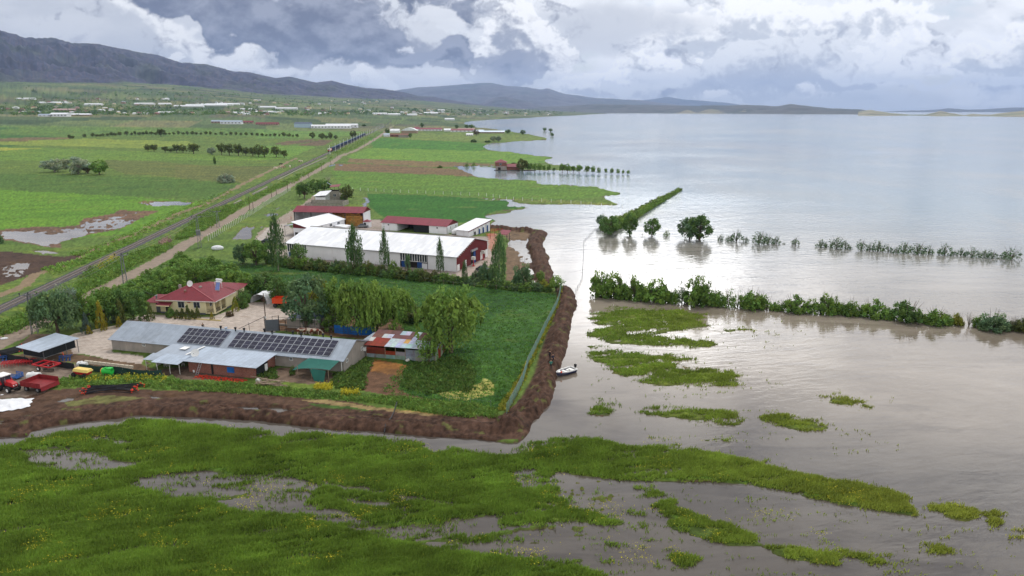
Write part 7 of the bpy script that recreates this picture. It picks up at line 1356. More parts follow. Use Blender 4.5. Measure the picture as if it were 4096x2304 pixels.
# greenhouses and houses of the villages
gh = [(B1, 870, 1045, 104), (B1, 1370, 1568, 99), (B1, 1610, 1732, 97), (B1, 1765, 2060, 118), (B1, 1885, 2300, 108), (B1, 2040, 2355, 102), (B1, 2195, 2420, 98), (B1, 200, 380, 46), (B1, 500, 700, 84), (B1, 1600, 1775, 185), (B1, 2430, 2576, 150), (B1, 2350, 2520, 185), (B1, 1345, 1425, 195), (B1, 1440, 1500, 197), (B1, 1005, 1055, 172), (B1, 420, 470, 85), (B1, 1680, 1715, 48),
      (B2, 30, 205, 128), (B2, 0, 180, 178), (B2, 200, 420, 142), (B2, 1330, 1450, 202), (B2, 1520, 1620, 205), (B2, 1180, 1320, 194), (B2, 1690, 1830, 188), (B2, 1828, 1900, 160), (B2, 630, 656, 196)]
for q in gh:
    far_building(q[0], q[1], q[2], q[3] + 2, q[3] - 7, q[3] - 15, 16, 'white', 'whiteroof', 'long white greenhouse roof glimpsed among the village trees', 'greenhouse', 'greenhouse', group='white greenhouses of the far village')
_rv = random.Random(31)
for (x0, x1, ya, yb, n_, c_) in [(0, 640, 432, 460, 26, 0), (640, 1640, 448, 462, 34, 0), (1640, 2200, 440, 462, 34, 1), (120, 1640, 396, 424, 34, 1), (1200, 2300, 432, 446, 20, 1)]:
    for i in range(n_):
        px, py = _rv.uniform(x0, x1), _rv.uniform(ya, yb); p = GG(px, py)
        if p.z < .05 and p.y > 3000 or p.y > 12500: continue
        w_ = _rv.uniform(9, 20) * (1.25 if p.y > 3500 else 1); h_ = _rv.choice([3.2, 3.4, 6.2]) * (1.3 if p.y > 3500 else 1); rf = _rv.choice(['tile', 'tile', 'whiteroof', 'pinkroof', 'galv2'])
        o = root('village_house', p, _rv.uniform(-.4, .4), {'tile': 'small far village house under a red roof', 'whiteroof': 'small far village house under a white roof', 'pinkroof': 'small far village house under a faded roof', 'galv2': 'small far village house under a grey roof'}[rf], 'house', 'red-roofed far houses' if rf == 'tile' else rf + ' far houses' if False else {'tile': 'red-roofed far houses', 'whiteroof': 'white-roofed far houses', 'pinkroof': 'faded-roofed far houses', 'galv2': 'grey-roofed far houses'}[rf])
        MB().box(0, w_, 0, 9, -2, h_).build('wall', M[_rv.choice(['white', 'cream', 'stonewall', 'white'])], o); MB().add([(-.6, -.6, h_), (w_ + .6, -.6, h_), (w_ + .6, 9.6, h_), (-.6, 9.6, h_), (w_ * .35, 4.5, h_ + 2.2), (w_ * .65, 4.5, h_ + 2.2)], [(0, 1, 5, 4), (1, 2, 5), (2, 3, 4, 5), (3, 0, 4), (0, 3, 2, 1)]).build('roof', M[rf], o)
for (fn, x, yb, yt, lb) in [(B1, 1575, 138, 80, 'white minaret above the trees at the left village'), (B2, 758, 162, 110, 'pale minaret at the middle village'), (B2, 2140, 172, 130, 'white minaret of the lakeside village'), (B1, 1040, 165, 118, None)]:
    if not lb: continue
    px, py = one(fn, x, yb); p = GG(px, py); k_ = (p.y * cp) / F; hh = (yb - yt) / 2.5156 * k_; o = root('minaret', p, 0, lb, 'minaret'); MB().box(-2, 2, -2, 2, -1, hh * .18).build('base', M['white'], o); MB().tube((0, 0, 0), (0, 0, hh * .8), hh * .035, hh * .03, 10).build('shaft', M['white'], o); MB().tube((0, 0, hh * .62), (0, 0, hh * .66), hh * .06, hh * .06, 10).build('balcony', M['white'], o); MB().tube((0, 0, hh * .8), (0, 0, hh), hh * .036, .1, 10).build('cap', M['steel'], o)
# ------------------------------------------------------------------ railway
ra = Vector((RAILW[0][0], RAILW[0][1], 0)); rdv = Vector((_rd.x, _rd.y, 0)).normalized(); rn = Vector((rdv.y, -rdv.x, 0)); rzr = math.atan2(rdv.y, rdv.x)
def RP(s_, off, z): p = Vector((_ra.x, _ra.y, 0)) + rdv * s_ + rn * off; return Vector((p.x, p.y, z))
ZR = 1.30
tr_ = root('railway_track', (0, 0, 0), 0, 'single railway track on a dark ballast bed crossing the plain', 'railway track')
b = MB(); b.add([RP(-160, -2.2, .9), RP(-160, 2.2, .9), RP(-160, 1.6, ZR - .02), RP(-160, -1.6, ZR - .02), RP(2600, -2.2, .9), RP(2600, 2.2, .9), RP(2600, 1.6, ZR - .02), RP(2600, -1.6, ZR - .02)], [(3, 2, 6, 7), (0, 3, 7, 4), (2, 1, 5, 6)])
b.build('ballast', mat('ballast_stone', base=L(84, 82, 88), rough=.95, var=.4, vscale=3.0, bump=.8, bscale=6), tr_)
for off in (-.75, .75): MB().bar(RP(-160, off, ZR + .12), RP(2600, off, ZR + .12), .13, .16).build('rail', mat('rail_steel', L(150, 136, 126), .4, .5, .1, 1), tr_)
b = MB(); sx = 0
for i in range(0, 900): c0 = RP(-160 + i * .8, 0, ZR + .02); b.bar(c0 - rn * 1.3, c0 + rn * 1.3, .26, .12)
o = b.build('sleepers', mat('sleeper', L(120, 114, 108), .9, 0, .2, 3), tr_); o['kind'] = 'stuff'
lb_ = G(*one(B2, 752, 597), .6); s_0 = (lb_ - Vector((_ra.x, _ra.y, 0))).dot(rdv)
mast0 = None
for i in range(26):
    p = RP(s_0 + i * 46 + (i % 3) * 3, 3.6, .4)
    if mast0 is None:
        mast0 = root('catenary_mast', p, rzr, 'pale overhead-line mast beside the railway', 'mast', 'overhead-line masts along the railway'); MB().tube((0, 0, 0), (0, 0, 9.6), .24, .17, 6).build('pole', M['white'], mast0); MB().bar((0, 0, 8.2), (0, 3.8, 8.6), .12).bar((0, 0, 7.0), (0, 2.8, 8.0), .1).bar((0, 3.2, 8.5), (0, 3.2, 6.6), .08).build('bracket', M['steel'], mast0)
    else: copy_tree(mast0, p, rzr)
# train
fs_ = (G(*one(B2, 750, 577), 1.3) - Vector((_ra.x, _ra.y, 0))).dot(rdv); te = (G(*one(B2, 1062, 404), 1.3) - Vector((_ra.x, _ra.y, 0))).dot(rdv)
lo = root('locomotive', RP(fs_, 0, ZR + .2), rzr, 'red and white diesel locomotive heading the freight train', 'locomotive')
MB().box(0, 17, -1.35, 1.35, .9, 1.3).build('frame', M['darksteel'], lo); MB().box(2.4, 16, -1.1, 1.1, 1.3, 3.2, L(190, 60, 52)).box(2.4, 16, -1.12, 1.12, 2.3, 2.8, L(230, 230, 230)).build('hood', M['tint'], lo); MB().box(.3, 3.6, -1.45, 1.45, 1.3, 3.9, L(232, 230, 226)).build('cab', M['tint'], lo); MB().box(.24, .29, -1.2, 1.2, 2.7, 3.5).build('windscreen', M['glass'], lo)
MB().box(.2, .29, -1.45, 1.45, 1.3, 2.3).build('nose', M['red'], lo)
for x in (1.2, 12): 
    b = MB()
    for i in range(3):
        for y in (-.9, .75): b.tube((x + i * 1.5, y, .45), (x + i * 1.5, y + .15, .45), .48, .48, 10)
    b.box(x - .6, x + 3.6, -1.0, 1.0, .3, .9); b.build('bogie', M['black'], lo)
wg0 = None; nwg = max(3, int((te - fs_ - 20) / 14.5)); _r = random.Random(8)
for i in range(nwg):
    p = RP(fs_ + 18.5 + i * 14.5, 0, ZR + .2); lbw = 'dark blue container wagon in the freight train'
    if wg0 is None:
        wg0 = root('container_wagon', p, rzr, lbw, 'wagon', 'container wagons of the freight train'); MB().box(0, 13.6, -1.3, 1.3, .9, 1.2).build('deck', M['darksteel'], wg0)
        for x in (.3, 6.95): 
            b = MB(); b.box(x, x + 6.3, -1.22, 1.22, 1.22, 3.7)
            for k_ in range(12): b.box(x + .2 + k_ * .5, x + .4 + k_ * .5, -1.27, 1.27, 1.35, 3.6)
            b.build('container', mat('container_blue', L(44, 62, 98), .6, 0, .25, .6, objvar=.35), wg0)
        for x in (1.2, 10.4):
            b = MB(); b.box(x - .3, x + 2.3, -1.0, 1.0, .3, .85)
            for k_ in (0, 1.8):
                for y in (-.9, .75): b.tube((x + k_ + .1, y, .45), (x + k_ + .1, y + .15, .45), .45, .45, 10)
            b.build('bogie', M['black'], wg0)
    else: copy_tree(wg0, p, rzr)
# ------------------------------------------------------------------ pylons, poles, wires
def pylon(px, pyb, pyt, label, tf=False):
    p = G(px, pyb, .35); hh = hgt(px, pyb, pyt, .35); o = root('lattice_pole', p, rzr + .3, label, 'pylon'); b = MB(); w0, w1 = .55, .22
    cs = [(-1, -1), (1, -1), (1, 1), (-1, 1)]
    for sx, sy in cs: MB().bar((sx * w0, sy * w0, 0), (sx * w1, sy * w1, hh), .10).build('leg', M['steel'], o)
    n = int(hh / .8)
    for i in range(n):
        for k_ in range(4):
            a0, a1 = cs[k_], cs[(k_ + 1) % 4]; t0, t1 = i / n, (i + 1) / n; r0, r1 = w0 + (w1 - w0) * t0, w0 + (w1 - w0) * t1
            if i % 2: a0, a1 = a1, a0
            b.bar((a0[0] * r0, a0[1] * r0, hh * t0), (a1[0] * r1, a1[1] * r1, hh * t1), .055)
    b.build('lattice', M['steel'], o); MB().bar((0, -1.5, hh - .25), (0, 1.5, hh - .25), .14, .18).build('crossarm', M['steel'], o)
    for y in (-1.45, 0, 1.45): MB().tube((0, y, hh - .15), (0, y, hh + .3), .10, .13, 8).build('insulator', M['darksteel'], o)
    if tf: MB().box(-.2, 1.2, -.7, .7, hh * .40, hh * .56).build('transformer', M['steel'], o); MB().bar((-1.2, -1.3, hh * .4), (-1.2, 1.4, hh * .4), .1).bar((-1.2, -1.3, hh * .4), (1.2, -1.3, hh * .4), .1).bar((-1.2, 1.3, hh * .4), (1.2, 1.3, hh * .4), .1).build('platform', M['steel'], o)
    return p, hh
PY = [pylon(*one(Z1, 292, 692), one(Z1, 0, 362)[1], 'nearest lattice pylon beside the black netted shelter'), pylon(*one(Z1, 1052, 368), one(Z1, 0, 36)[1], 'lattice pylon rising from the garden trees left of the house'), pylon(*one(B3, 2012, 985), one(B3, 0, 668)[1], 'tall lattice pylon carrying a transformer by the dirt road', True), pylon(*one(B4, 447, 1052), one(B4, 0, 885)[1], 'thin lattice pylon beyond the transformer pylon')]
def wire(a, b_, sag=1.2, r=.018, label='thin power wire slung between the pylons', name='power_wire', group='power wires beside the railway', n=10):
    m = MB(); pts = [a.lerp(b_, i / n) - Vector((0, 0, sag * 4 * (i / n) * (1 - i / n))) for i in range(n + 1)]; m.path(pts, r, 4); return tag(m.build(name, M['steel'], None), label, 'wire', group)
off0 = Vector((PY[0][0].x - 38, PY[0][0].y - 34, 0)); chainp = [(off0, 7.6)] + PY
for i in range(len(chainp) - 1):
    for y in (-1.45, 0, 1.45): n_ = Matrix.Rotation(rzr + .3, 4, 'Z') @ Vector((0, y, 0)); wire(Vector((chainp[i][0].x, chainp[i][0].y, chainp[i][1] + .5)) + n_, Vector((chainp[i + 1][0].x, chainp[i + 1][0].y, chainp[i + 1][1] + .6)) + n_)
wire(Vector((PY[1][0].x, PY[1][0].y, PY[1][1] * .55)), W(A3, rz3, -2.0, 2.0, 3.6), 1.0, label='service wire dropping from the garden pylon to the cream house', group=None, name='service_wire')
pl0 = None
for (x, yb, yt) in [(772, 886, 735), (808, 884, 800), (998, 758, 672), (1046, 722, 668), (1163, 690, 578), (1380, 552, 500), (1515, 492, 410), (1607, 432, 370), (1678, 335, 290), (1955, 215, 165), (2045, 165, 120)]:
    px, pb = one(B4, x, yb); p = G(px, pb, .35); hh = hgt(px, pb, one(B4, 0, yt)[1], .35)
    if pl0 is None: pl0 = root('wooden_pole', p, 0, 'bare wooden utility pole beside the dirt road', 'pole', 'wooden poles along the dirt road'); MB().tube((0, 0, 0), (0, 0, 8), .13, .09, 7).build('shaft', M['darkwood'], pl0); MB().bar((-.5, 0, 7.6), (.5, 0, 7.6), .08).build('crossarm', M['darkwood'], pl0); q = pl0
    else: q = copy_tree(pl0, p, 0)
    q.scale = (1, 1, min(1.3, max(.5, hh / 8)))
px, pb = one(Z2, 345, 560); p = G(px, pb, .3); yp = root('yard_pole', p, 0, 'dark pole standing in the paved yard behind the barn', 'pole'); MB().tube((0, 0, 0), (0, 0, hgt(px, pb, one(Z2, 0, 255)[1], .3)), .11, .09, 7).build('shaft', M['darkwood'], yp); MB().box(-.15, .15, -.2, .0, 2.6, 3.0).build('box', M['white'], yp)
# ------------------------------------------------------------------ fences
def resample(pts, step):
    out = [pts[0].copy()]; d = 0
    for a, b_ in zip(pts[:-1], pts[1:]):
        L_ = (b_ - a).length; k_ = step - d
        while k_ <= L_: out.append(a.lerp(b_, k_ / L_)); k_ += step
        d = L_ - (k_ - step)
    return out
def fence(fn, pts, step, hh, label, m='white', bent=False, wires=3, wm='steel', name='post_fence', zb=None, r=.06):
    P_ = resample([G(*q, .3) for q in fn(pts)], step); P_ = P_[:99]; o = root(name, P_[0], 0, label, 'fence'); loc = [q - P_[0] for q in P_]
    for i, q in enumerate(loc):
        z = (ground_z(P_[i].x, P_[i].y) if zb is None else zb) - .3; q.z = z
        b = MB(); b.tube((q.x, q.y, z - .2), (q.x, q.y, z + hh), r, r * .8, 4)
        if bent: b.tube((q.x, q.y, z + hh), (q.x - .3, q.y + .25, z + hh + .3), r * .8, r * .6, 4)
        b.build('post', M[m], o)
    b = MB()
    for k_ in range(wires):
        for a, c in zip(loc[:-1], loc[1:]): hz = hh * (k_ + 1) / (wires + .3); b.tube((a.x, a.y, a.z + hz), (c.x, c.y, c.z + hz), .014, n=3, cap=False)
    b.build('wire', M[wm], o); return o
fence(B4, [(345, 1195), (570, 1062), (770, 940), (960, 818), (1060, 755), (1195, 672)], 2.5, 1.9, 'line of white bent-top concrete posts along the dirt road', bent=True, r=.09)
fence(Z5, [(140, 790), (210, 794), (500, 808), (800, 820), (1090, 832), (1300, 860), (1650, 880), (2080, 905)], 5.2, 1.7, 'long line of white posts across the green fields to the lake', wires=2, r=.11, name='field_fence')
fz = fence(Z7, [(862, 122), (832, 235), (742, 415), (655, 600), (598, 720), (566, 830), (524, 920), (452, 1055), (428, 1085)], 2.6, 2.0, 'green wire mesh fence between the crop and the mud bank', 'wood', wires=4, name='mesh_fence', r=.05)
P_ = resample([G(*q, .3) for q in Z7([(862, 122), (832, 235), (742, 415), (655, 600), (598, 720), (566, 830), (524, 920), (452, 1055), (428, 1085)])], .24); b = MB(); o0 = fz.location
zz = [ground_z(p.x, p.y) for p in P_[::6]]; zz = np.interp(range(len(P_)), range(0, len(P_), 6), zz)
for i in range(len(P_) - 1):
    a, c = P_[i] - o0, P_[i + 1] - o0; za, zc = zz[i] - .3, zz[i + 1] - .3
    for k_ in range(9): b.add([(a.x, a.y, za + k_ * .22), (c.x, c.y, zc + k_ * .22), (c.x, c.y, zc + k_ * .22 + .03), (a.x, a.y, za + k_ * .22 + .03)], [(0, 1, 2, 3)])
    b.add([(a.x, a.y, za), (a.x + .03, a.y + .01, za), (a.x + .03, a.y + .01, za + 1.85), (a.x, a.y, za + 1.85)], [(0, 1, 2, 3)])
b.build('mesh', mat('fence_mesh', L(120, 160, 150), .6, 0, .1, 1), fz)
fence(Z7, [(0, 985), (180, 1005), (355, 1030)], 3.4, 1.2, 'short stakes along the vegetable edge before the mud', 'steel', wires=1, name='stake_fence', r=.035)
fence(Z6, [(5, 660), (40, 600), (48, 480), (50, 380), (125, 300)], 3.0, 1.1, 'half-drowned wire fence running through the flood', 'steel', wires=2, name='drowned_fence', zb=-.3)
fence(Z3, [(1500, 920), (1800, 960), (2200, 990), (2500, 1010)], 3.0, 1.3, 'thin pale stakes under the right part of the hedge', 'wood', wires=1, name='hedge_fence', r=.05)
def screen(fn, pts, hh, m, label, name='net_screen'):
    P_ = resample([G(*q, .3) for q in fn(pts)], .8); o = root(name, P_[0], 0, label, 'screen'); b = MB(); q = [p - P_[0] for p in P_]; g = random.Random(len(P_))
    top = [hh * g.uniform(.88, 1.0) for _ in q]; v = []
    for i, p in enumerate(q): v += [(p.x, p.y, -.1), (p.x + g.uniform(-.05, .05), p.y + g.uniform(-.08, .08), hh * .5), (p.x, p.y, top[i])]
    b.add(v, [(3 * i + k_, 3 * i + 3 + k_, 3 * i + 4 + k_, 3 * i + 1 + k_) for i in range(len(q) - 1) for k_ in (0, 1)]).build('net', M[m], o, smooth=True)
    for p in q[::4]: MB().tube((p.x, p.y + .05, -.1), (p.x, p.y + .05, hh), .04, n=5).build('post', M['steel'], o)
C1f = fr(3.449, 0, 1280); C2f = fr(4.025, 400, 1240); C5f = fr(3.15, 1350, 1180)
screen(C1f, [(-10, 535), (120, 560), (250, 585), (420, 612)], 1.35, 'netblack', 'black net screen left of the shelter'); screen(C1f, [(425, 612), (600, 632), (752, 640)], 1.2, 'netblack', 'grey-black net screen before the netted shelter'); screen(C1f, [(755, 642), (900, 668), (1070, 690)], 1.3, 'netblack', 'sagging black net right of the shelter')
screen(C1f, [(1100, 690), (1300, 715), (1500, 740), (1766, 775)], 1.25, 'netgreen', 'dark green net screen behind the yellow and green machines'); screen(C2f, [(40, 990), (300, 1010), (600, 1060), (860, 1075), (1065, 1060)], 1.2, 'netgreen', 'dark green net screen running on towards the porch')
# cattle pen rails
cp0 = Z2([(400, 585), (640, 615), (880, 632), (1130, 650)]); cp1 = Z2([(400, 560), (530, 560), (880, 600), (1010, 610), (1200, 640)])
P_ = resample([G(*q, .3) for q in Z2([(400, 565), (530, 580), (760, 590), (1010, 610), (1180, 628)])], 3.2); o = root('pen_rails', P_[0], 0, 'rusty steel rails of the cattle pen behind the barn', 'railing'); q = [p - P_[0] for p in P_]
for p in q: MB().tube((p.x, p.y, -.2), (p.x, p.y, 3.2), .05, n=5).build('post', M['darksteel'], o)
b = MB()
for z in (.5, .95, 1.4, 3.15):
    for a, c in zip(q[:-1], q[1:]): b.tube((a.x, a.y, z), (c.x, c.y, z), .035, n=4)
b.build('rail', M['darksteel'], o)
P_ = [G(*q_, .3) for q_ in Z2([(1000, 560), (900, 545), (640, 535), (420, 520)])]; o = root('pen_wall', P_[0], 0, 'low rail and feed kerb along the back of the cattle pen', 'railing'); b = MB(); q = [p - P_[0] for p in P_]
for a, c in zip(q[:-1], q[1:]): b.bar((a.x, a.y, .15), (c.x, c.y, .15), .3, .6)
b.build('kerb', M['concrete'], o); b = MB()
for z in (.9, 1.3):
    for a, c in zip(q[:-1], q[1:]): b.tube((a.x, a.y, z), (c.x, c.y, z), .04, n=4)
for p in resample(q, 2.0): b.tube((p.x, p.y, 0), (p.x, p.y, 1.35), .04, n=4)
b.build('rail', M['darksteel'], o)
gt = root('yard_gate', G(*one(Z2, 340, 575), .3), .2, 'grey sheet gate between the paved yard and the cattle pen', 'gate'); MB().box(0, 2.6, -.03, .03, .1, 2.6).build('panel', M['grave'], gt)
for x in (-.1, 2.7): MB().tube((x, 0, -.2), (x, 0, 3.4), .09).build('post', M['darksteel'], gt)
MB().bar((-.1, 0, 3.3), (-5.0, -1.6, 1.5), .08).build('brace', M['darksteel'], gt); MB().tube((-3.0, -1.2, 0), (-3.0, -1.2, 2.6), .05).build('post', M['darksteel'], gt)
# blue tarpaulin behind the pen, blue roofed store
P_ = [G(*q_, .3) for q_ in Z2([(905, 590), (1020, 600), (1130, 608), (1235, 600)])]; o = root('blue_tarpaulin', P_[0], 0, 'bright blue tarpaulin hung under the willows', 'tarpaulin'); q = [p - P_[0] for p in P_]; b = MB()
for a, c in zip(q[:-1], q[1:]):
    for k_ in range(5):
        u0, u1 = k_ / 5, (k_ + 1) / 5; a_, c_ = a.lerp(c, u0), a.lerp(c, u1); w0_, w1_ = .12 * math.sin(u0 * 9), .12 * math.sin(u1 * 9); b.add([(a_.x, a_.y + w0_, 0.1), (c_.x, c_.y + w1_, 0.1), (c_.x, c_.y, 1.9), (a_.x, a_.y, 1.9)], [(0, 1, 2, 3)])
b.build('sheet', M['bluetarp'], o)
for p in q: MB().tube((p.x, p.y, -.2), (p.x, p.y, 2.1), .05).build('post', M['darkwood'], o)
As, rzs, Ls = FRM(one(Z2, 515, 545), one(Z2, 745, 555)); ST = root('blue_roofed_store', As, rzs, 'small store with blue sheet roof under the big tree', 'store'); Ls = 7.2
MB().box(0, Ls, 0, 4.5, -.3, 2.2).build('wall', M['render'], ST); MB().slab((.6, -.3, 2.5), (Ls + .3, -.3, 2.3), (Ls + 1.2, 5, 2.9), (1.4, 5, 3.0), .08).build('roof', M['blueroof'], ST); MB().box(.5, Ls + .2, -.42, -.3, 2.2, 2.42).build('roof_edge', M['white'], ST); MB().box(Ls + .02, Ls + 3.4, 1.5, 4.5, -.3, 2.4).build('side_room', M['render'], ST); MB().box(Ls + 1.4, Ls + 2.2, 1.44, 1.49, -.2, 1.9).build('door', M['grave'], ST)
# netted shelter at the left
Ah, rzh, Lh = FRM(one(C1f, 350, 560), one(C1f, 625, 610)); SH = root('netted_shelter', Ah, rzh, 'raised shelter with pale sheet roof and black net sides', 'shelter'); Dh = 6.6
for x, y in ((0, 0), (Lh, 0), (Lh, 4.3), (0, Dh), (Lh, Dh)): MB().tube((x, y, -.2), (x, y, 2.7), .07).build('post', M['steel'], SH)
MB().slab((-1.0, -.6, 2.75), (Lh + .3, -.9, 2.65), (Lh + 1.1, Dh - .2, 3.1), (-.6, Dh + .2, 3.2), .08).build('roof', M['galv2'], SH)
b = MB(); b.box(-.05, Lh, -.05, -.02, 1.2, 2.6).box(Lh + .02, Lh + .06, -.05, Dh - .5, 1.25, 2.62).box(-.06, -.02, 0, Dh, 1.2, 2.6).build('net_side', M['netblack'], SH); MB().bar((Lh, 0, 1.2), (Lh, Dh - .4, 1.25), .1).bar((0, 0, 1.2), (Lh, 0, 1.2), .1).build('side_rail', M['steel'], SH)
# ------------------------------------------------------------------ pipes
def pipes(fn, a, c, n, label, spread, seed, sag):
    A_, B_ = G(*one(fn, *a), .35), G(*one(fn, *c), .35); d = B_ - A_; L_ = d.length; o = root('irrigation_pipes', A_, math.atan2(d.y, d.x), label, 'pipe bundle'); g = random.Random(seed)
    for i in range(n):
        y0, y1 = g.uniform(-spread, spread), g.uniform(-spread, spread); x0 = g.uniform(-.6, .5); x1 = L_ + g.uniform(-.8, .6); z = .08 + .5 * (1 - (y0 + y1) ** 2 / (4 * spread ** 2)) * g.random(); b = MB(); k_ = 9
        pts = [(x0 + (x1 - x0) * t / k_, y0 + (y1 - y0) * t / k_ + sag * math.sin(math.pi * t / k_), z) for t in range(k_ + 1)]; b.path(pts, .065, 5); pp_ = b.build('pipe', M['pipe'], o); e = MB()
        for q in (pts[0], pts[-1]): e.box(q[0] - .09, q[0] + .09, q[1] - .07, q[1] + .07, z - .06, z + .09)
        e.build('coupling', M['orangefit'], pp_)
pipes(C1f, (1185, 985), (1920, 950), 26, 'heap of black irrigation pipes with orange couplings on the mud track', 1.7, 5, .5); pipes(C1f, (-260, 500), (330, 400), 34, 'heap of black irrigation pipes behind the black net screen', 2.0, 6, -.6)
q_ = [G(*p_, .5) for p_ in Z2([(1425, 1175), (1400, 1260), (1380, 1300), (1330, 1350), (1318, 1390)])]; tag(MB().path([q_[0] + Vector((0, 0, .4)), q_[1] + Vector((0, 0, .5)), q_[2] + Vector((0, 0, .4)), q_[3] + Vector((0, 0, .2)), q_[4] + Vector((0, 0, -.3))], .09, 6).build('drain_hose', M['pipe'], None), 'dark drain hose running across the mud into the channel', 'hose')

# ------------------------------------------------------------------ machines in the yard
def wheel(par, x, y, r, w_, rimm='white', name='wheel'):
    o = MB().tube((x, y - w_ / 2, r), (x, y + w_ / 2, r), r, r, 18).build(name, M['black'], par, bevel=.04); MB().tube((x, y - w_ / 2 - .02, r), (x, y + w_ / 2 + .02, r), r * .55, r * .55, 12).build('rim', M[rimm], o); return o
def at1(x, y, z=.35, fn=C1f): return G(*one(fn, x, y), z)
def heading(a, c): d = c - a; return math.atan2(d.y, d.x)
def gp(p): return Vector((p.x, p.y, max(ground_z(p.x, p.y), .1)))
# tractor (front half in view)
fw = gp(at1(118, 1010)); hd = R(-24); TR = root('tractor', fw - Vector((math.cos(hd), math.sin(hd), 0)) * 2.35 + Vector((-math.sin(hd), math.cos(hd), 0)) * .8, hd, 'red tractor with white cab roof cut by the left edge', 'tractor')
for y in (-.8, .8): wheel(TR, 0, y, .82, .45); wheel(TR, 2.35, y, .52, .32)
b = MB(); b.prism([(.9, -.42, .95), (3.0, -.36, .9), (3.0, -.32, 1.45), (2.6, -.34, 1.65), (.9, -.42, 1.85)], (0, .84, 0)); b.build('hood', M['red'], TR, bevel=.08); MB().box(-.3, 3.0, -.3, .3, .5, .95).box(2.2, 2.5, -.75, .75, .4, .6).box(3.0, 3.5, -.35, .35, .55, .85).build('chassis', M['black'], TR)
MB().box(-.75, .9, -.65, .65, 1.2, 2.45).build('cab_glass', M['glass'], TR); b = MB()
for x in (-.78, .86):
    for y in (-.68, .64): b.box(x, x + .08, y, y + .06, 1.0, 2.5)
b.box(-.8, .95, -.72, .72, .95, 1.25).build('cab_frame', M['black'], TR); MB().box(-.95, 1.1, -.8, .8, 2.48, 2.68).build('cab_roof', M['white'], TR, bevel=.08); MB().tube((1.5, -.5, 1.6), (1.5, -.5, 2.4), .05).build('exhaust', M['steel'], TR)
for y in (-.82, .82): MB().prism([(-.8, y - .25, 1.1), (-.5, y - .25, 1.75), (.4, y - .25, 1.8), (.8, y - .25, 1.2)], (0, .5, 0)).build('mudguard', M['red'], TR)
MB().box(3.01, 3.03, -.28, -.1, 1.1, 1.3).build('headlight', M['white'], TR); MB().box(3.01, 3.03, .1, .28, 1.1, 1.3).build('headlight', M['white'], TR)
# red tipping trailer
a_, c_ = at1(292, 932, 1.0), at1(562, 970, 1.0); hd = heading(a_, c_); TL = root('farm_trailer', gp(Vector((a_.x, a_.y, 0))), hd, 'worn red two-sided farm trailer parked right of the tractor', 'trailer'); Lt = (c_ - a_).length; Wt = 3.3
MB().box(0, Lt, 0, Wt, .95, 1.05).build('floor', M['oldred'], TL); MB().box(0, Lt, -.05, 0, .9, 1.75).build('side_board', M['oldred'], TL); MB().box(0, Lt, Wt, Wt + .05, .9, 1.75).build('side_board', M['oldred'], TL); MB().box(-.05, 0, -.05, Wt + .05, .9, 1.75).build('front_board', M['oldred'], TL); MB().prism([(Lt, 0, .95), (Lt, Wt, .95), (Lt + .1, Wt, .4), (Lt + .1, 0, .4)], (.05, 0, 0)).build('tail_board', M['oldred'], TL)
b = MB()
for i in range(6): b.box(Lt * (i + .1) / 6, Lt * (i + .1) / 6 + .07, -.09, -.05, .9, 1.75)
b.build('stake', M['oldred'], TL)
MB().box(.1, Lt, .9, Wt - .9, .6, .95).box(-1.6, .1, Wt / 2 - .08, Wt / 2 + .08, .6, .75).build('chassis', M['black'], TL)
for y in (.25, Wt - .25): wheel(TL, Lt * .78, y, .46, .28, 'steel'); wheel(TL, Lt * .2, y, .46, .28, 'steel')
# red disc harrow
a_, c_ = at1(455, 690), at1(760, 745); hd = heading(a_, c_); DH_ = root('disc_harrow', gp(a_), hd, 'red rectangular disc harrow frame on two wheels', 'harrow'); b = MB(); Ld = 4.2
for y in (0, 2.2): b.bar((0, y, 1.0), (Ld, y, 1.0), .2)
for x in (0, 1.7, Ld): b.bar((x, 0, 1.0), (x, 2.2, 1.0), .2)
b.bar((1.7, 0, 1.05), (Ld, 2.2, 1.05), .1); b.build('frame', M['red'], DH_)
for y in (0, 1.9): wheel(DH_, 1.5, y, .42, .25)
b = MB()
for i in range(9): b.tube((2.3 + i * .24, .2 + i * .06, .3), (2.32 + i * .24, .24 + i * .06, .3), .32, .32, 12); b.tube((.1 + i * .2, 1.9 - i * .08, .3), (.12 + i * .2, 1.94 - i * .08, .3), .32, .32, 12)
b.bar((2.2, .2, .3), (4.3, .75, .3), .06); b.build('disc_gang', M['black'], DH_)
# red cultivator
a_, c_ = at1(15, 665), at1(390, 625); hd = heading(a_, c_); CU = root('cultivator', gp(a_), hd, 'red spring-tine cultivator lying by the black net screen', 'cultivator'); b = MB(); _r = random.Random(2)
for k_ in range(4): b.bar((0, .5 * k_, .75), (4.9, .5 * k_, .75), .1)
for i in range(6): b.bar((i * .95, 0, .8), (i * .95, 1.6, .8), .08)
b.build('frame', M['red'], CU); b = MB()
for k_ in range(4):
    for i in range(12): x = .15 + i * .42 + .1 * k_; b.path([(x, .5 * k_, .75), (x + .1, .5 * k_ - .25, .6), (x, .5 * k_ - .1, .1)], .04, 4)
b.build('tines', M['red'], CU)
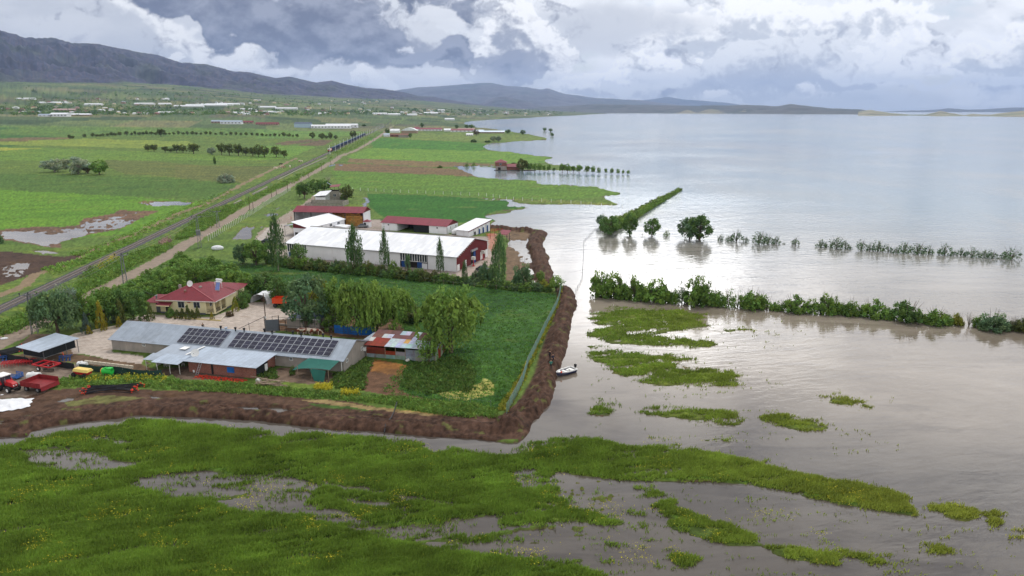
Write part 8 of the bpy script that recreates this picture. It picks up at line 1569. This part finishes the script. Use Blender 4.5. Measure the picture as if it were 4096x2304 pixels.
# blue plough, blue implement
for (x, y, lb, nm) in ((905, 555, 'blue plough under the right end of the netted shelter', 'plough'), (30, 560, 'blue implement cut by the left edge behind the cultivator', 'plough')):
    p = gp(at1(x, y)); o = root(nm, p, .1, lb, 'plough'); b = MB(); b.bar((-1.1, 0, .8), (1.2, .3, .9), .12).bar((-.8, -.5, .7), (1.0, -.1, .7), .1)
    for i in range(4): b.bar((-.9 + i * .6, .05 * i, .8), (-1.0 + i * .6, -.35, .1), .09); b.prism([(-1.1 + i * .6, -.4, .05), (-.7 + i * .6, -.55, .05), (-.75 + i * .6, -.4, .5)], (.05, .05, 0))
    b.build('frame', M['blue'], o); MB().bar((-.3, .2, .9), (-.5, .3, 1.5), .08).build('hitch', M['orange'], o)
# blue box behind tractor
a_ = gp(at1(140, 815)); o = root('blue_crate', a_, -.3, 'blue slatted transport box behind the tractor cab', 'transport box'); MB().box(0, 1.6, 0, 1.2, .25, .35).build('floor', M['blue'], o); b = MB()
for z in (.5, .75, 1.0): b.box(0, 1.6, -.03, .0, z - .06, z + .06); b.box(1.6, 1.63, 0, 1.2, z - .06, z + .06); b.box(0, 1.6, 1.2, 1.23, z - .06, z + .06)
for x in (0, 1.57): b.box(x, x + .05, -.04, .0, .2, 1.1); b.box(x, x + .05, 1.2, 1.24, .2, 1.1)
b.build('side', M['bluetarp'], o)
def tank(p, rz_, r, L_, label, m='plastic'):
    o = root('water_tank', p, rz_, label, 'tank'); MB().tube((0, 0, r), (L_, 0, r), r, r, 16).build('body', M[m], o, bevel=.08); MB().tube((L_ * .45, 0, r * 1.95), (L_ * .45, 0, r * 2.15), .22, .2, 12).build('lid', M[m], o); MB().box(.2, .4, -r * .7, r * .7, 0, r * .4).build('cradle', M['steel'], o); MB().box(L_ - .4, L_ - .2, -r * .7, r * .7, 0, r * .4).build('cradle', M['steel'], o); return o
tank(gp(at1(395, 815)), .0, .62, 2.0, 'white plastic tank behind the red trailer'); tank(gp(at1(1085, 640)), -.2, .5, 1.7, 'white tank showing above the green net screen'); tank(gp(at1(250, 385, fn=C7f if 'C7f' in globals() else fr(4.39, 1750, 850))), .2, .8, 1.8, 'white tank standing between the maroon-roofed and single-slope sheds')
# yellow covered machine
p = gp(at1(1000, 790)); YM = root('covered_drill', p, R(-14), 'machine under a yellow tarpaulin in the weeds', 'seed drill'); MB().box(.1, 2.9, .2, 1.3, .55, 1.15).build('hopper', M['red'], YM); b = MB()
ct = [(0, .1, 1.05), (3.1, .1, 1.0), (3.1, 1.5, 1.05), (0, 1.5, 1.1), (.1, .3, 1.5), (3.0, .3, 1.45), (3.0, 1.3, 1.45), (.1, 1.3, 1.5)]
b.add(ct, [(0, 1, 5, 4), (1, 2, 6, 5), (2, 3, 7, 6), (3, 0, 4, 7), (4, 5, 6, 7)]).build('cover', M['yellowtarp'], YM, bevel=.06); wheel(YM, .3, 0, .45, .2, 'darksteel'); wheel(YM, 2.6, 0, .45, .2, 'darksteel'); b = MB()
for i in range(10): b.bar((.4 + i * .25, .1, .6), (.35 + i * .25, -.1, .1), .05)
b.build('coulters', M['darksteel'], YM)
# green sprayer
p = gp(at1(1400, 785)); GS = root('sprayer', p, R(-8), 'bright green orchard sprayer by the green net screen', 'sprayer'); MB().tube((.1, .4, 1.0), (1.9, .4, 1.0), .52, .52, 14).build('tank', M['green'], GS, bevel=.06); MB().tube((.75, .4, 1.52), (.75, .4, 1.68), .22, .2, 10).build('lid', M['green'], GS); MB().box(.95, 1.9, .0, .8, 1.0, 1.62).build('fan_housing', M['green'], GS, bevel=.06); MB().tube((.0, .4, 1.0), (.12, .4, 1.0), .5, .5, 14).build('end_cap', mat('sprayer_orange', L(226, 150, 60), .5), GS); MB().box(1.4, 1.8, .1, .7, .0, .5).box(.2, .5, .1, .7, .1, .5).build('stand', M['green'], GS); wheel(GS, .9, -.1, .33, .18, 'darksteel')
# white tarpaulin on the ground
vs = []; fs = []; nx_, ny_ = 22, 9; c4 = [at1(-60, 1290), at1(400, 1200), at1(462, 1085), at1(-60, 1110)]
for j in range(ny_ + 1):
    for i in range(nx_ + 1):
        u, v = i / nx_, j / ny_; q = (c4[0] * (1 - u) + c4[1] * u) * (1 - v) + (c4[3] * (1 - u) + c4[2] * u) * v; h_ = .10 + .16 * float(pn(np.array([u * 7.]), np.array([v * 4.]), 3)[0]) + .10 * math.sin(u * 15 + v * 5) * v; e_ = min(u, 1 - u, v, 1 - v)
        vs.append((q.x + .2 * math.sin(v * 14), q.y + .15 * math.sin(u * 22), max(ground_z(q.x, q.y), .2) + max(.04, h_ * min(1, e_ * 8) + .12)))
for j in range(ny_):
    for i in range(nx_): a = j * (nx_ + 1) + i; fs.append((a, a + 1, a + nx_ + 2, a + nx_ + 1))
tag(MB().add(vs, fs).build('white_tarpaulin', M['tarp'], None, smooth=True), 'large white tarpaulin spread on the mud at the left edge', 'tarpaulin')
for (x, y, s_, lb) in ((60, 262, 1.0, 'white plastic sheet lying beside the dirt road'), (28, 1035, .35, 'small pale bucket on the mud left of the trailer')):
    p = gp(at1(x, y)); tag(MB().ball(0, 0, .12 * s_, .75 * s_, .4 * s_, .22 * s_).build('plastic_sheet' if s_ > .5 else 'bucket', M['tarp'], None, p, .3), lb, 'plastic sheet' if s_ > .5 else 'bucket')
p = gp(G(*one(C2f, 1515, 1000), .35)); tag(MB().tube((0, 0, 0), (0, 0, .42), .16, .22, 12).build('white_bucket', M['plastic'], None, p), 'white bucket beside the ladder on the brick wall', 'bucket')
for i, (x, y) in enumerate(((1060, 910), (1110, 905), (1340, 900), (790, 900))):
    p = gp(G(*one(C2f, x, y), .35)); o = root('plastic_chair', p, i * .9, 'garden chair under the open porch roof' if i < 3 else 'wooden chair outside the left side of the porch', 'chair', 'chairs under the porch' if i < 3 else None); m_ = 'dirtywhite' if i < 3 else 'wood'; MB().box(-.25, .25, -.25, .25, .42, .47).build('seat', M[m_], o); MB().box(-.25, .25, .22, .27, .47, .9).build('backrest', M[m_], o)
    for lx in (-.22, .2):
        for ly in (-.22, .2): MB().box(lx, lx + .04, ly, ly + .04, 0, .42).build('leg', M[m_], o)
# white tent, orange trailer, teal machine
C4f = fr(4.025, 1000, 1120)
a_, c_ = G(*one(C4f, 10, 375), .3), G(*one(C4f, 270, 400), .3); hd = heading(a_, c_); TN = root('white_tent', a_, hd, 'white fabric carport sagging over stored goods', 'tent'); Lt = (c_ - a_).length; b = MB(); nn = 10; vs = []; fs = []
for j in range(5):
    for i in range(nn + 1):
        an = math.pi * i / nn; vs.append((Lt * (.5 - .52 * math.cos(an)), j * 1.4, 2.5 * math.sin(an) ** .7 * (.72 + .16 * math.sin(j * 2.1 + i) * .5 + .28 * min(1, i / 5))))
for j in range(4):
    for i in range(nn): a = j * (nn + 1) + i; fs.append((a, a + 1, a + nn + 2, a + nn + 1))
b.add(vs, fs); k0 = 4 * (nn + 1); b.add([vs[k0 + i] for i in range(nn + 1)] + [(Lt / 2, 5.6, 0)], [(i, i + 1, nn + 1) for i in range(nn)]).build('canopy', M['tarp'], TN); b = MB()
for y in (.02, 5.5): b.path([(Lt * (.5 - .5 * math.cos(math.pi * i / 6)), y, 2.35 * math.sin(math.pi * i / 6) ** .7) for i in range(7)], .05, 5)
b.build('hoop', M['steel'], TN); o = root('stored_goods', W(a_, hd, Lt * .3, 2.0, 0), hd, 'dark heap of stored goods under the white carport', 'goods'); MB().box(0, 1.6, 0, 1.5, 0, .8).ball(2.2, .6, .4, .6, .5, .5).build('goods', M['darkwood'], o)
a_, c_ = G(*one(C4f, 362, 400), 1.0), G(*one(C4f, 640, 420), 1.0); OT = root('orange_trailer', gp(Vector((a_.x, a_.y, 0))), -.1, 'bright orange trailer half hidden by the big tree', 'trailer'); MB().box(0, 4.8, 0, 2.3, .95, 1.1).build('floor', M['orange'], OT)
for bx in ((0, 4.8, -.05, 0), (0, 4.8, 2.3, 2.35), (-.05, 0, -.05, 2.35), (4.8, 4.85, -.05, 2.35)): MB().box(*bx, 1.0, 2.2).build('board', M['orange'], OT)
for x in (.6, 4.0):
    for y in (.1, 2.2): wheel(OT, x, y, .5, .3, 'darksteel')
p = gp(G(*one(fr(5.031, 560, 1060), 2120, 850), .3)); o = root('teal_pump', p, .4, 'small teal machine beside the white carport', 'pump'); MB().box(-.4, .5, -.3, .3, .2, .9).tube((0, 0, .9), (0, 0, 1.3), .2).build('body', M['mint'], o, bevel=.05); MB().box(-.75, -.45, -.2, .2, .1, .7).build('motor', M['orange'], o)
# barn yard things
C7f = fr(4.39, 1750, 850)
for (x, y, lb) in ((632, 942, 'red stand with grey light box before the red gable door'), (800, 828, 'red stand with grey light box right of the red gable door')):
    p = gp(G(*one(C7f, x, y), .3)); o = root('feed_hopper', p, rz4, lb, 'feed hopper'); MB().tube((0, 0, 0), (0, 0, 1.9), .14).box(-.4, .4, -.4, .4, 0, .12).build('stand', M['red'], o); MB().box(-.55, .55, -.45, .45, 1.9, 2.8).build('box', M['dirtywhite'], o)
for (fn, x, y, rz_, m_, lb) in ((C7f, 665, 1035, -.35, 'darksteel', 'dark car parked behind the hedge right of the red gable'), (Z3, 95, 590, .1, 'darksteel', 'dark pickup parked on the concrete left of the white barn'), (C6f, 1500, 930, .1, 'steel', 'grey farm vehicle parked beside the straw bales')):
    p = gp(G(*one(fn, x, y), .3)); o = root('parked_car', p, rz_, lb, 'car'); MB().prism([(0, 0, .35), (4.1, 0, .35), (4.15, 0, .85), (3.3, 0, .98), (.15, 0, 1.0), (0, 0, .8)], (0, 1.75, 0)).build('body', M[m_], o, bevel=.1); MB().prism([(.5, .12, .98), (3.2, .12, .96), (2.5, .2, 1.5), (1.0, .2, 1.5)], (0, 1.5, 0)).build('cabin', M['glass'], o, bevel=.06); MB().box(1.05, 2.45, .25, 1.5, 1.5, 1.54).build('roof', M[m_], o)
    for wx in (.8, 3.3):
        for wy in (.1, 1.65): wheel(o, wx, wy, .33, .2, 'steel')
p = gp(G(*one(C6f, 1190, 860), .3)); o = root('green_trailer', p, rz5 + .1, 'bright green trailer in front of the straw bales', 'trailer'); MB().prism([(0, 0, .9), (4.2, 0, .9), (4.4, 0, 2.2), (-.1, 0, 2.2)], (0, 2.2, 0)).build('body', M['green'], o); MB().bar((4.3, 1.1, .8), (6.4, 1.1, .5), .12).build('drawbar', M['green'], o)
for wx in (1.0, 3.0):
    for wy in (0, 2.2): wheel(o, wx, wy, .5, .3, 'darksteel')
# red cattle rails and little pink-roofed shelter by the lake corner
for k_, pts in enumerate(([(930, 345), (1170, 345)], [(930, 365), (1120, 372)], [(850, 430), (1040, 420)], [(870, 455), (985, 470)])):
    P_ = resample([G(*q_, .3) for q_ in C7f(pts)], 1.6); o = root('cattle_rail', P_[0], 0, 'red steel cattle railing beside the single-slope shed', 'railing', 'red cattle railings by the single-slope shed'); b = MB(); q = [p - P_[0] for p in P_]
    for p in q: b.tube((p.x, p.y, 0), (p.x, p.y, 1.3), .06, n=4)
    b.build('post', M['redwall'], o); b = MB()
    for z in (.5, .9, 1.25): b.tube((q[0].x, q[0].y, z), (q[-1].x, q[-1].y, z), .05, n=4)
    b.build('rail', M['orange'], o)
p = gp(G(*one(C7f, 1090, 500), .3)); o = root('roofed_trough', p, -.4, 'little pink-roofed shelter on dark posts beyond the red gable', 'shelter')
for x, y in ((0, 0), (2.8, 0), (0, 2.4), (2.8, 2.4)): MB().tube((x, y, -.3), (x, y, 2.6), .09).build('post', M['darksteel'], o)
MB().slab((-.4, -.5, 2.5), (3.2, -.5, 2.5), (3.2, 2.9, 3.5), (-.4, 2.9, 3.5), .08).build('roof', M['redroof'], o); b = MB()
for z in (.6, 1.2, 1.8): b.bar((-1.5, -.3, z), (4.5, -.3, z), .07)
b.build('rail', M['darksteel'], o)
# concrete irrigation channel beside the railway
for (pts, lb) in (([(800, 722), (950, 645)], 'pale concrete channel wall between railway and road'), ([(1060, 575), (1250, 478), (1560, 335)], 'long thin concrete channel beside the railway further away'), ([(610, 822), (680, 785)], 'short piece of concrete channel in the scrub')):
    q_ = [G(*p_, .4) for p_ in B4(pts)]; b = MB()
    for a, c in zip(q_[:-1], q_[1:]): b.bar(a + Vector((0, 0, .35)), c + Vector((0, 0, .35)), .5, .9)
    tag(b.build('concrete_channel', M['concrete'], None), lb, 'channel wall')
_r = random.Random(17); b = MB()
for i in range(160): p = G(*one(B3, _r.gauss(1660, 34), _r.gauss(915, 22)), .3); s_ = _r.uniform(.2, .6); b.ball(p.x, p.y, .3 + _r.random() * .4, s_, s_ * .8, s_ * .6, 5)
tag(b.build('rubble_heap', mat('brown_rubble', L(128, 106, 94), .95, 0, .35, 2), None), 'heap of brownish rubble in the scrub by the railway', 'rubble', kind='stuff')
b = MB()
for i in range(120): p = G(*one(B4, *[(x_, y_) for x_, y_ in [(_r.uniform(1080, 1210), 0)]][0]), .3) if False else G(*one(B4, 1080 + i * 1.0 + _r.gauss(0, 8), 985 - i * .85 + _r.gauss(0, 7)), .3); s_ = _r.uniform(.2, .55); b.ball(p.x, p.y, .25, s_, s_ * .8, s_ * .5, 5)
for i in range(70): p = G(*one(C6f, 1780 + _r.random() * 170, 930 + _r.gauss(0, 12)), .3); s_ = _r.uniform(.2, .5); b.ball(p.x, p.y, .3, s_, s_ * .8, s_ * .5, 5)
tag(b.build('stones', M['stone'], None), 'loose pale stones', 'stones', kind='stuff')
p = gp(G(*one(B3, 2190, 1005), .3)); tag(MB().ball(0, 0, .6, 2.0, 1.1, .9, 10).build('white_cover', M['tarp'], None, p, .2), 'white covered heap beside the dirt road left of the barn hedge', 'covered heap')
# ------------------------------------------------------------------ boat
bo = G(*one(Z7, 828, 782), .0); st_ = G(*one(Z7, 958, 742), .0); hd = heading(st_, bo); BT = root('motor_boat', (st_.x, st_.y, .0), hd, 'small white and navy motor boat moored at the mud bank', 'boat'); Lb_ = max(4.2, (bo - st_).length); n = 12
def hullring(t, z, k_=1.0):
    w_ = .88 * (1 - max(0, (t - .45) / .55) ** 2.2) * k_; return t * Lb_, w_
vs = []; fs = []
lv = [(-.15, .45), (.12, .82), (.38, .97), (.62, 1.0)]
for (z, k_) in lv:
    for i in range(n + 1): x, w_ = hullring(i / n, z, k_); rise = .22 * (i / n) ** 3; vs.append((x * (1 if z > .3 else .96), w_, z + rise))
    for i in range(n, -1, -1): x, w_ = hullring(i / n, z, k_); rise = .22 * (i / n) ** 3; vs.append((x * (1 if z > .3 else .96), -w_, z + rise))
m_ = 2 * (n + 1)
for j in range(3):
    for i in range(m_ - 1): a = j * m_ + i; fs.append((a, a + 1, a + m_ + 1, a + m_))
    fs.append((j * m_ + m_ - 1, j * m_, (j + 1) * m_, (j + 1) * m_ + m_ - 1))
nav, whi = L(24, 34, 78), L(234, 234, 232); b = MB(); b.add(vs, fs + [tuple(range(m_))])
for i in range(len(b.v)): b.c[i] = nav if i < 3 * m_ - 0 else whi
b.build('hull', M['tint'], BT); b = MB(); rim = []
for i in range(n + 1): x, w_ = hullring(i / n, .62); rim.append((x, w_, .64 + .22 * (i / n) ** 3))
b.path(rim, .07, 6); b.path([(x, -y, z) for x, y, z in rim], .07, 6); b.bar((0, -.85, .6), (0, .85, .6), .12, .2); b.build('gunwale', M['white'], BT)
b = MB(); vs = []
for i in range(n + 1): x, w_ = hullring(i / n, .3, .86); vs += [(x, w_, .22), (x, -w_, .22)]
b.add(vs, [(2 * i, 2 * i + 1, 2 * i + 3, 2 * i + 2) for i in range(n)], L(196, 186, 164)); b.box(.3, .9, -.7, .7, .22, .5, whi).box(1.9, 2.4, -.72, .72, .22, .5, whi); b.prism([(3.1, -.5, .7), (Lb_ - .35, -.1, .82), (Lb_ - .35, .1, .82), (3.1, .5, .7)], (0, 0, .04), whi); b.build('deck', M['tint'], BT); MB().box(1.3, 1.7, -.35, .2, .22, .62).build('console', M['white'], BT); MB().ball(3.6, .62, .85, .18).build('buoy', M['orangefit'], BT)
MB().box(-.5, -.1, -.18, .18, .75, 1.25).box(-.42, -.22, -.09, .09, -.2, .75).build('outboard_motor', M['black'], BT, bevel=.06)
# ------------------------------------------------------------------ people and cattle: one continuous skinned body each
def skin(name, pts, edges, colors, root_i=0, sub=1, smooth=True):
    """pts: list of (x, y, z, rx, ry); returns mesh with vertex colours from nearest joint"""
    me = bpy.data.meshes.new('joints'); me.from_pydata([p[:3] for p in pts], edges, []); o = bpy.data.objects.new('joints', me); COL.objects.link(o)
    md = o.modifiers.new('s', 'SKIN'); sk = me.skin_vertices[0].data
    for i, p in enumerate(pts): sk[i].radius = (p[3], p[4] if len(p) > 4 else p[3]); sk[i].use_root = (i == root_i)
    s2 = o.modifiers.new('u', 'SUBSURF'); s2.levels = sub; s2.render_levels = sub
    dg = bpy.context.evaluated_depsgraph_get(); r_ = bpy.data.meshes.new_from_object(o.evaluated_get(dg)); bpy.data.objects.remove(o); r_.name = name
    co = np.empty(len(r_.vertices) * 3, np.float32); r_.vertices.foreach_get('co', co); co = co.reshape(-1, 3); c = np.ones((len(co), 4), np.float32); c[:, :3] = colors(co)
    for k_ in list(r_.color_attributes): r_.color_attributes.remove(k_)
    a = r_.color_attributes.new('col', 'FLOAT_COLOR', 'POINT'); a.data.foreach_set('color', c.ravel()); r_.materials.clear(); r_.materials.append(M['tint']); r_.polygons.foreach_set('use_smooth', np.ones(len(r_.polygons), bool)); return r_
def person(p, hd, label, top, legs, pose='stand', hh=1.74, hair=L(36, 30, 28)):
    s_ = hh / 1.74; skn = L(196, 150, 122); arms = {'stand': ((.27, .04, 1.14), (.25, .18, .92)), 'folded': ((.28, .08, 1.16), (.05, .27, 1.16)), 'pocket': ((.32, -.03, 1.16), (.22, .10, .96))}[pose]
    pts = [(0, 0, .95, .15, .11), (0, .01, 1.15, .15, .10), (0, 0, 1.38, .18, .11), (0, .0, 1.5, .06, .06), (0, .02, 1.60, .085, .10), (0, .03, 1.68, .075, .085)]; E = [(0, 1), (1, 2), (2, 3), (3, 4), (4, 5)]
    pts.append((0, .125, 1.615, .02, .02)); E.append((4, 6))
    for sd in (1, -1):
        k_ = len(pts); el, ha = arms; pts += [(sd * .19, 0, 1.42, .065, .065), (sd * el[0], el[1], el[2], .045, .045), (sd * ha[0], ha[1], ha[2], .034, .03), (sd * ha[0], ha[1] + .05, ha[2] - .06, .035, .02)]; E += [(2, k_), (k_, k_ + 1), (k_ + 1, k_ + 2), (k_ + 2, k_ + 3)]
        for f_ in range(4): pts += [(sd * (ha[0] + (f_ - 1.5) * .02), ha[1] + .08, ha[2] - .11 - .008 * (f_ % 3), .009, .009), (sd * (ha[0] + (f_ - 1.5) * .022), ha[1] + .10, ha[2] - .15 - .01 * (f_ % 3), .008, .008)]; q_ = len(pts); E += [(k_ + 3, q_ - 2), (q_ - 2, q_ - 1)]
        pts.append((sd * (ha[0] - .05), ha[1] + .08, ha[2] - .07, .010, .010)); E.append((k_ + 3, len(pts) - 1)); k_ = len(pts)
        pts += [(sd * .10, 0, .86, .095, .095), (sd * .12, .02, .48, .06, .06), (sd * .13, -.01, .10, .042, .042), (sd * .14, .13, .045, .045, .04)]; E += [(0, k_), (k_, k_ + 1), (k_ + 1, k_ + 2), (k_ + 2, k_ + 3)]
    def col(co):
        c = np.tile(np.array(skn), (len(co), 1)); z = co[:, 2]; c[(z < 1.46) & (z > .92)] = top; hnd = (np.hypot(co[:, 0], co[:, 1]) > .2) & (z < 1.0) & (z > .74); c[z <= .92] = legs; c[hnd & (np.abs(co[:, 0]) > .19)] = skn; c[z < .12] = L(40, 34, 30); return c
    o = bpy.data.objects.new('person', skin('person', pts, E, col)); COL.objects.link(o); o.location = p; o.rotation_euler = (0, 0, hd); o.scale = (s_,) * 3; tag(o, label, 'person')
    hb = MB().ball(0, -.005, 1.70, .095, .11, .09, 10); hb.build('hair', mat('hair_dark', hair, .8), o); return o
def onbank(zx, zy): 
    p = G(*one(Z7, zx, zy), 1.6); z = ground_z(p.x, p.y); p = G(*one(Z7, zx, zy), z); return Vector((p.x, p.y, ground_z(p.x, p.y) - .03))
person(onbank(771, 682), 2.4, 'person in dark clothes, left one of the pair standing on the bank', L(34, 34, 42), L(30, 30, 36), 'folded'); person(onbank(795, 673), 3.6, 'person in dark jacket and red shoes, right one of the pair on the bank', L(30, 38, 58), L(32, 30, 34), 'pocket'); person(onbank(779, 719), .2, 'person in a teal shirt and dark trousers seen from behind on the bank', L(58, 124, 112), L(36, 34, 36), 'pocket')
p = G(*one(Z1, 1677, 608), 1.95); p.z = .3; person(p, .3, 'person in black behind the ridge of the long barn', L(24, 24, 28), L(30, 30, 34), 'stand'); p = gp(G(*one(C6f, 215, 775), .3)); person(p, -1.0, 'person in an orange top walking on the muddy yard by the straw barn', L(190, 110, 80), L(150, 60, 50), 'stand')
def cow(p, hd, label, base, patch, sc=1.0, group=None, seed=0, graze=False):
    hz = 1.05 if not graze else .35; pts = [(0, 0, 1.12, .30, .36), (.45, 0, 1.10, .31, .40), (-.45, 0, 1.13, .31, .38), (.85, 0, 1.16, .25, .33), (-.85, 0, 1.18, .22, .28), (1.15, 0, 1.28 if not graze else 1.0, .16, .2), (1.42, 0, hz + .25, .13, .15), (1.62, 0, hz + .12, .12, .13), (1.84, 0, hz - .04, .08, .085), (-1.02, 0, 1.2, .05, .05), (-1.12, 0, .75, .03, .03), (-1.12, 0, .5, .05, .05)]
    E = [(0, 1), (0, 2), (1, 3), (2, 4), (3, 5), (5, 6), (6, 7), (7, 8), (4, 9), (9, 10), (10, 11)]
    for sd in (1, -1):
        k_ = len(pts); pts += [(1.50, sd * .18, hz + .27, .05, .03), (.78, sd * .2, .92, .13, .13), (.80, sd * .2, .52, .075, .075), (.78, sd * .2, .12, .05, .05), (.82, sd * .2, .03, .06, .05), (-.74, sd * .2, .95, .17, .17), (-.62, sd * .2, .72, .10, .1), (-.92, sd * .2, .44, .06, .06), (-.84, sd * .2, .12, .05, .05), (-.80, sd * .2, .03, .06, .05)]
        E += [(6, k_), (3, k_ + 1), (k_ + 1, k_ + 2), (k_ + 2, k_ + 3), (k_ + 3, k_ + 4), (4, k_ + 5), (k_ + 5, k_ + 6), (k_ + 6, k_ + 7), (k_ + 7, k_ + 8), (k_ + 8, k_ + 9)]
    def col(co):
        n_ = pn(co[:, 0] * 1.7 + seed * 3.1, co[:, 2] * 1.9 + co[:, 1] * 1.2, 50 + seed); c = np.where((n_ > .02)[:, None], np.array(patch), np.array(base)); c[co[:, 2] < .5] = base; c[(co[:, 0] > 1.75)] = L(190, 160, 140); return c
    me = skin('cow', pts, E, col); o = bpy.data.objects.new('cow', me); COL.objects.link(o); o.location = p; o.rotation_euler = (0, 0, hd); o.scale = (sc,) * 3; tag(o, label, 'cow', group)
    MB().bar((1.5, .1, hz + .38), (1.52, .24, hz + .52), .04).bar((1.5, -.1, hz + .38), (1.52, -.24, hz + .52), .04).build('horns', M['dirtywhite'], o); return o
wc, bc = L(222, 208, 190), L(120, 56, 40)
for (x, y, hd, lb, sd, g_) in ((840, 878, .15, 'brown and white cow at the left of the pen group', 1, False), (935, 885, .1, 'middle spotted cow of the pen group', 2, False), (1040, 890, .25, 'mostly white cow with brown head at the right of the pen group', 4, True)):
    cow(G(*one(C4f, x, y), .3), hd, lb, wc, bc, 1.0, None, sd, g_)
for i, (x, y, c1, c2, lb) in enumerate([(1033, 456, wc, wc, 'pale animal resting left of the small herd by the track'), (1104, 438, wc, bc, 'cow of the small herd grazing by the track'), (1095, 452, wc, bc, 'cow of the small herd grazing by the track'), (1124, 450, bc, wc, 'cow of the small herd grazing by the track'), (1185, 440, wc, wc, 'white animal alone between the track and the rails'), (1089, 418, L(30, 26, 26), L(30, 26, 26), 'black cow standing behind the small herd'), (1280, 384, bc, wc, 'brown cow nearest the train beside the track'), (1303, 384, wc, wc, 'white cow beside the brown one near the rails')]):
    p = G(*one(B4, x, y), .3); cow(Vector((p.x, p.y, max(.2, ground_z(p.x, p.y)))), i * 1.3, lb, c1, c2, 1.25, 'small herd grazing by the track' if 'small herd gr' in lb else None, i, i % 2 == 0)

# ------------------------------------------------------------------ haze
def build_haze():
    m = bpy.data.materials.new('haze'); m.use_nodes = True; nt = m.node_tree
    for n in list(nt.nodes): nt.nodes.remove(n)
    v = nt.nodes.new('ShaderNodeVolumePrincipled'); o = nt.nodes.new('ShaderNodeOutputMaterial'); nt.links.new(v.outputs[0], o.inputs['Volume'])
    v.inputs['Color'].default_value = (0.44, 0.62, 1.0, 1); v.inputs['Density'].default_value = 3.4e-5; v.inputs['Anisotropy'].default_value = 0.2
    x0, x1, y0, y1, z0, z1 = -32000, 32000, -200, 33000, -3, 1350
    vs = [(x, y, z) for z in (z0, z1) for y in (y0, y1) for x in (x0, x1)]
    fs = [(0, 2, 3, 1), (4, 5, 7, 6), (0, 1, 5, 4), (2, 6, 7, 3), (0, 4, 6, 2), (1, 3, 7, 5)]
    tag(mesh_np('haze', vs, fs, m), kind='stuff')
build_haze()
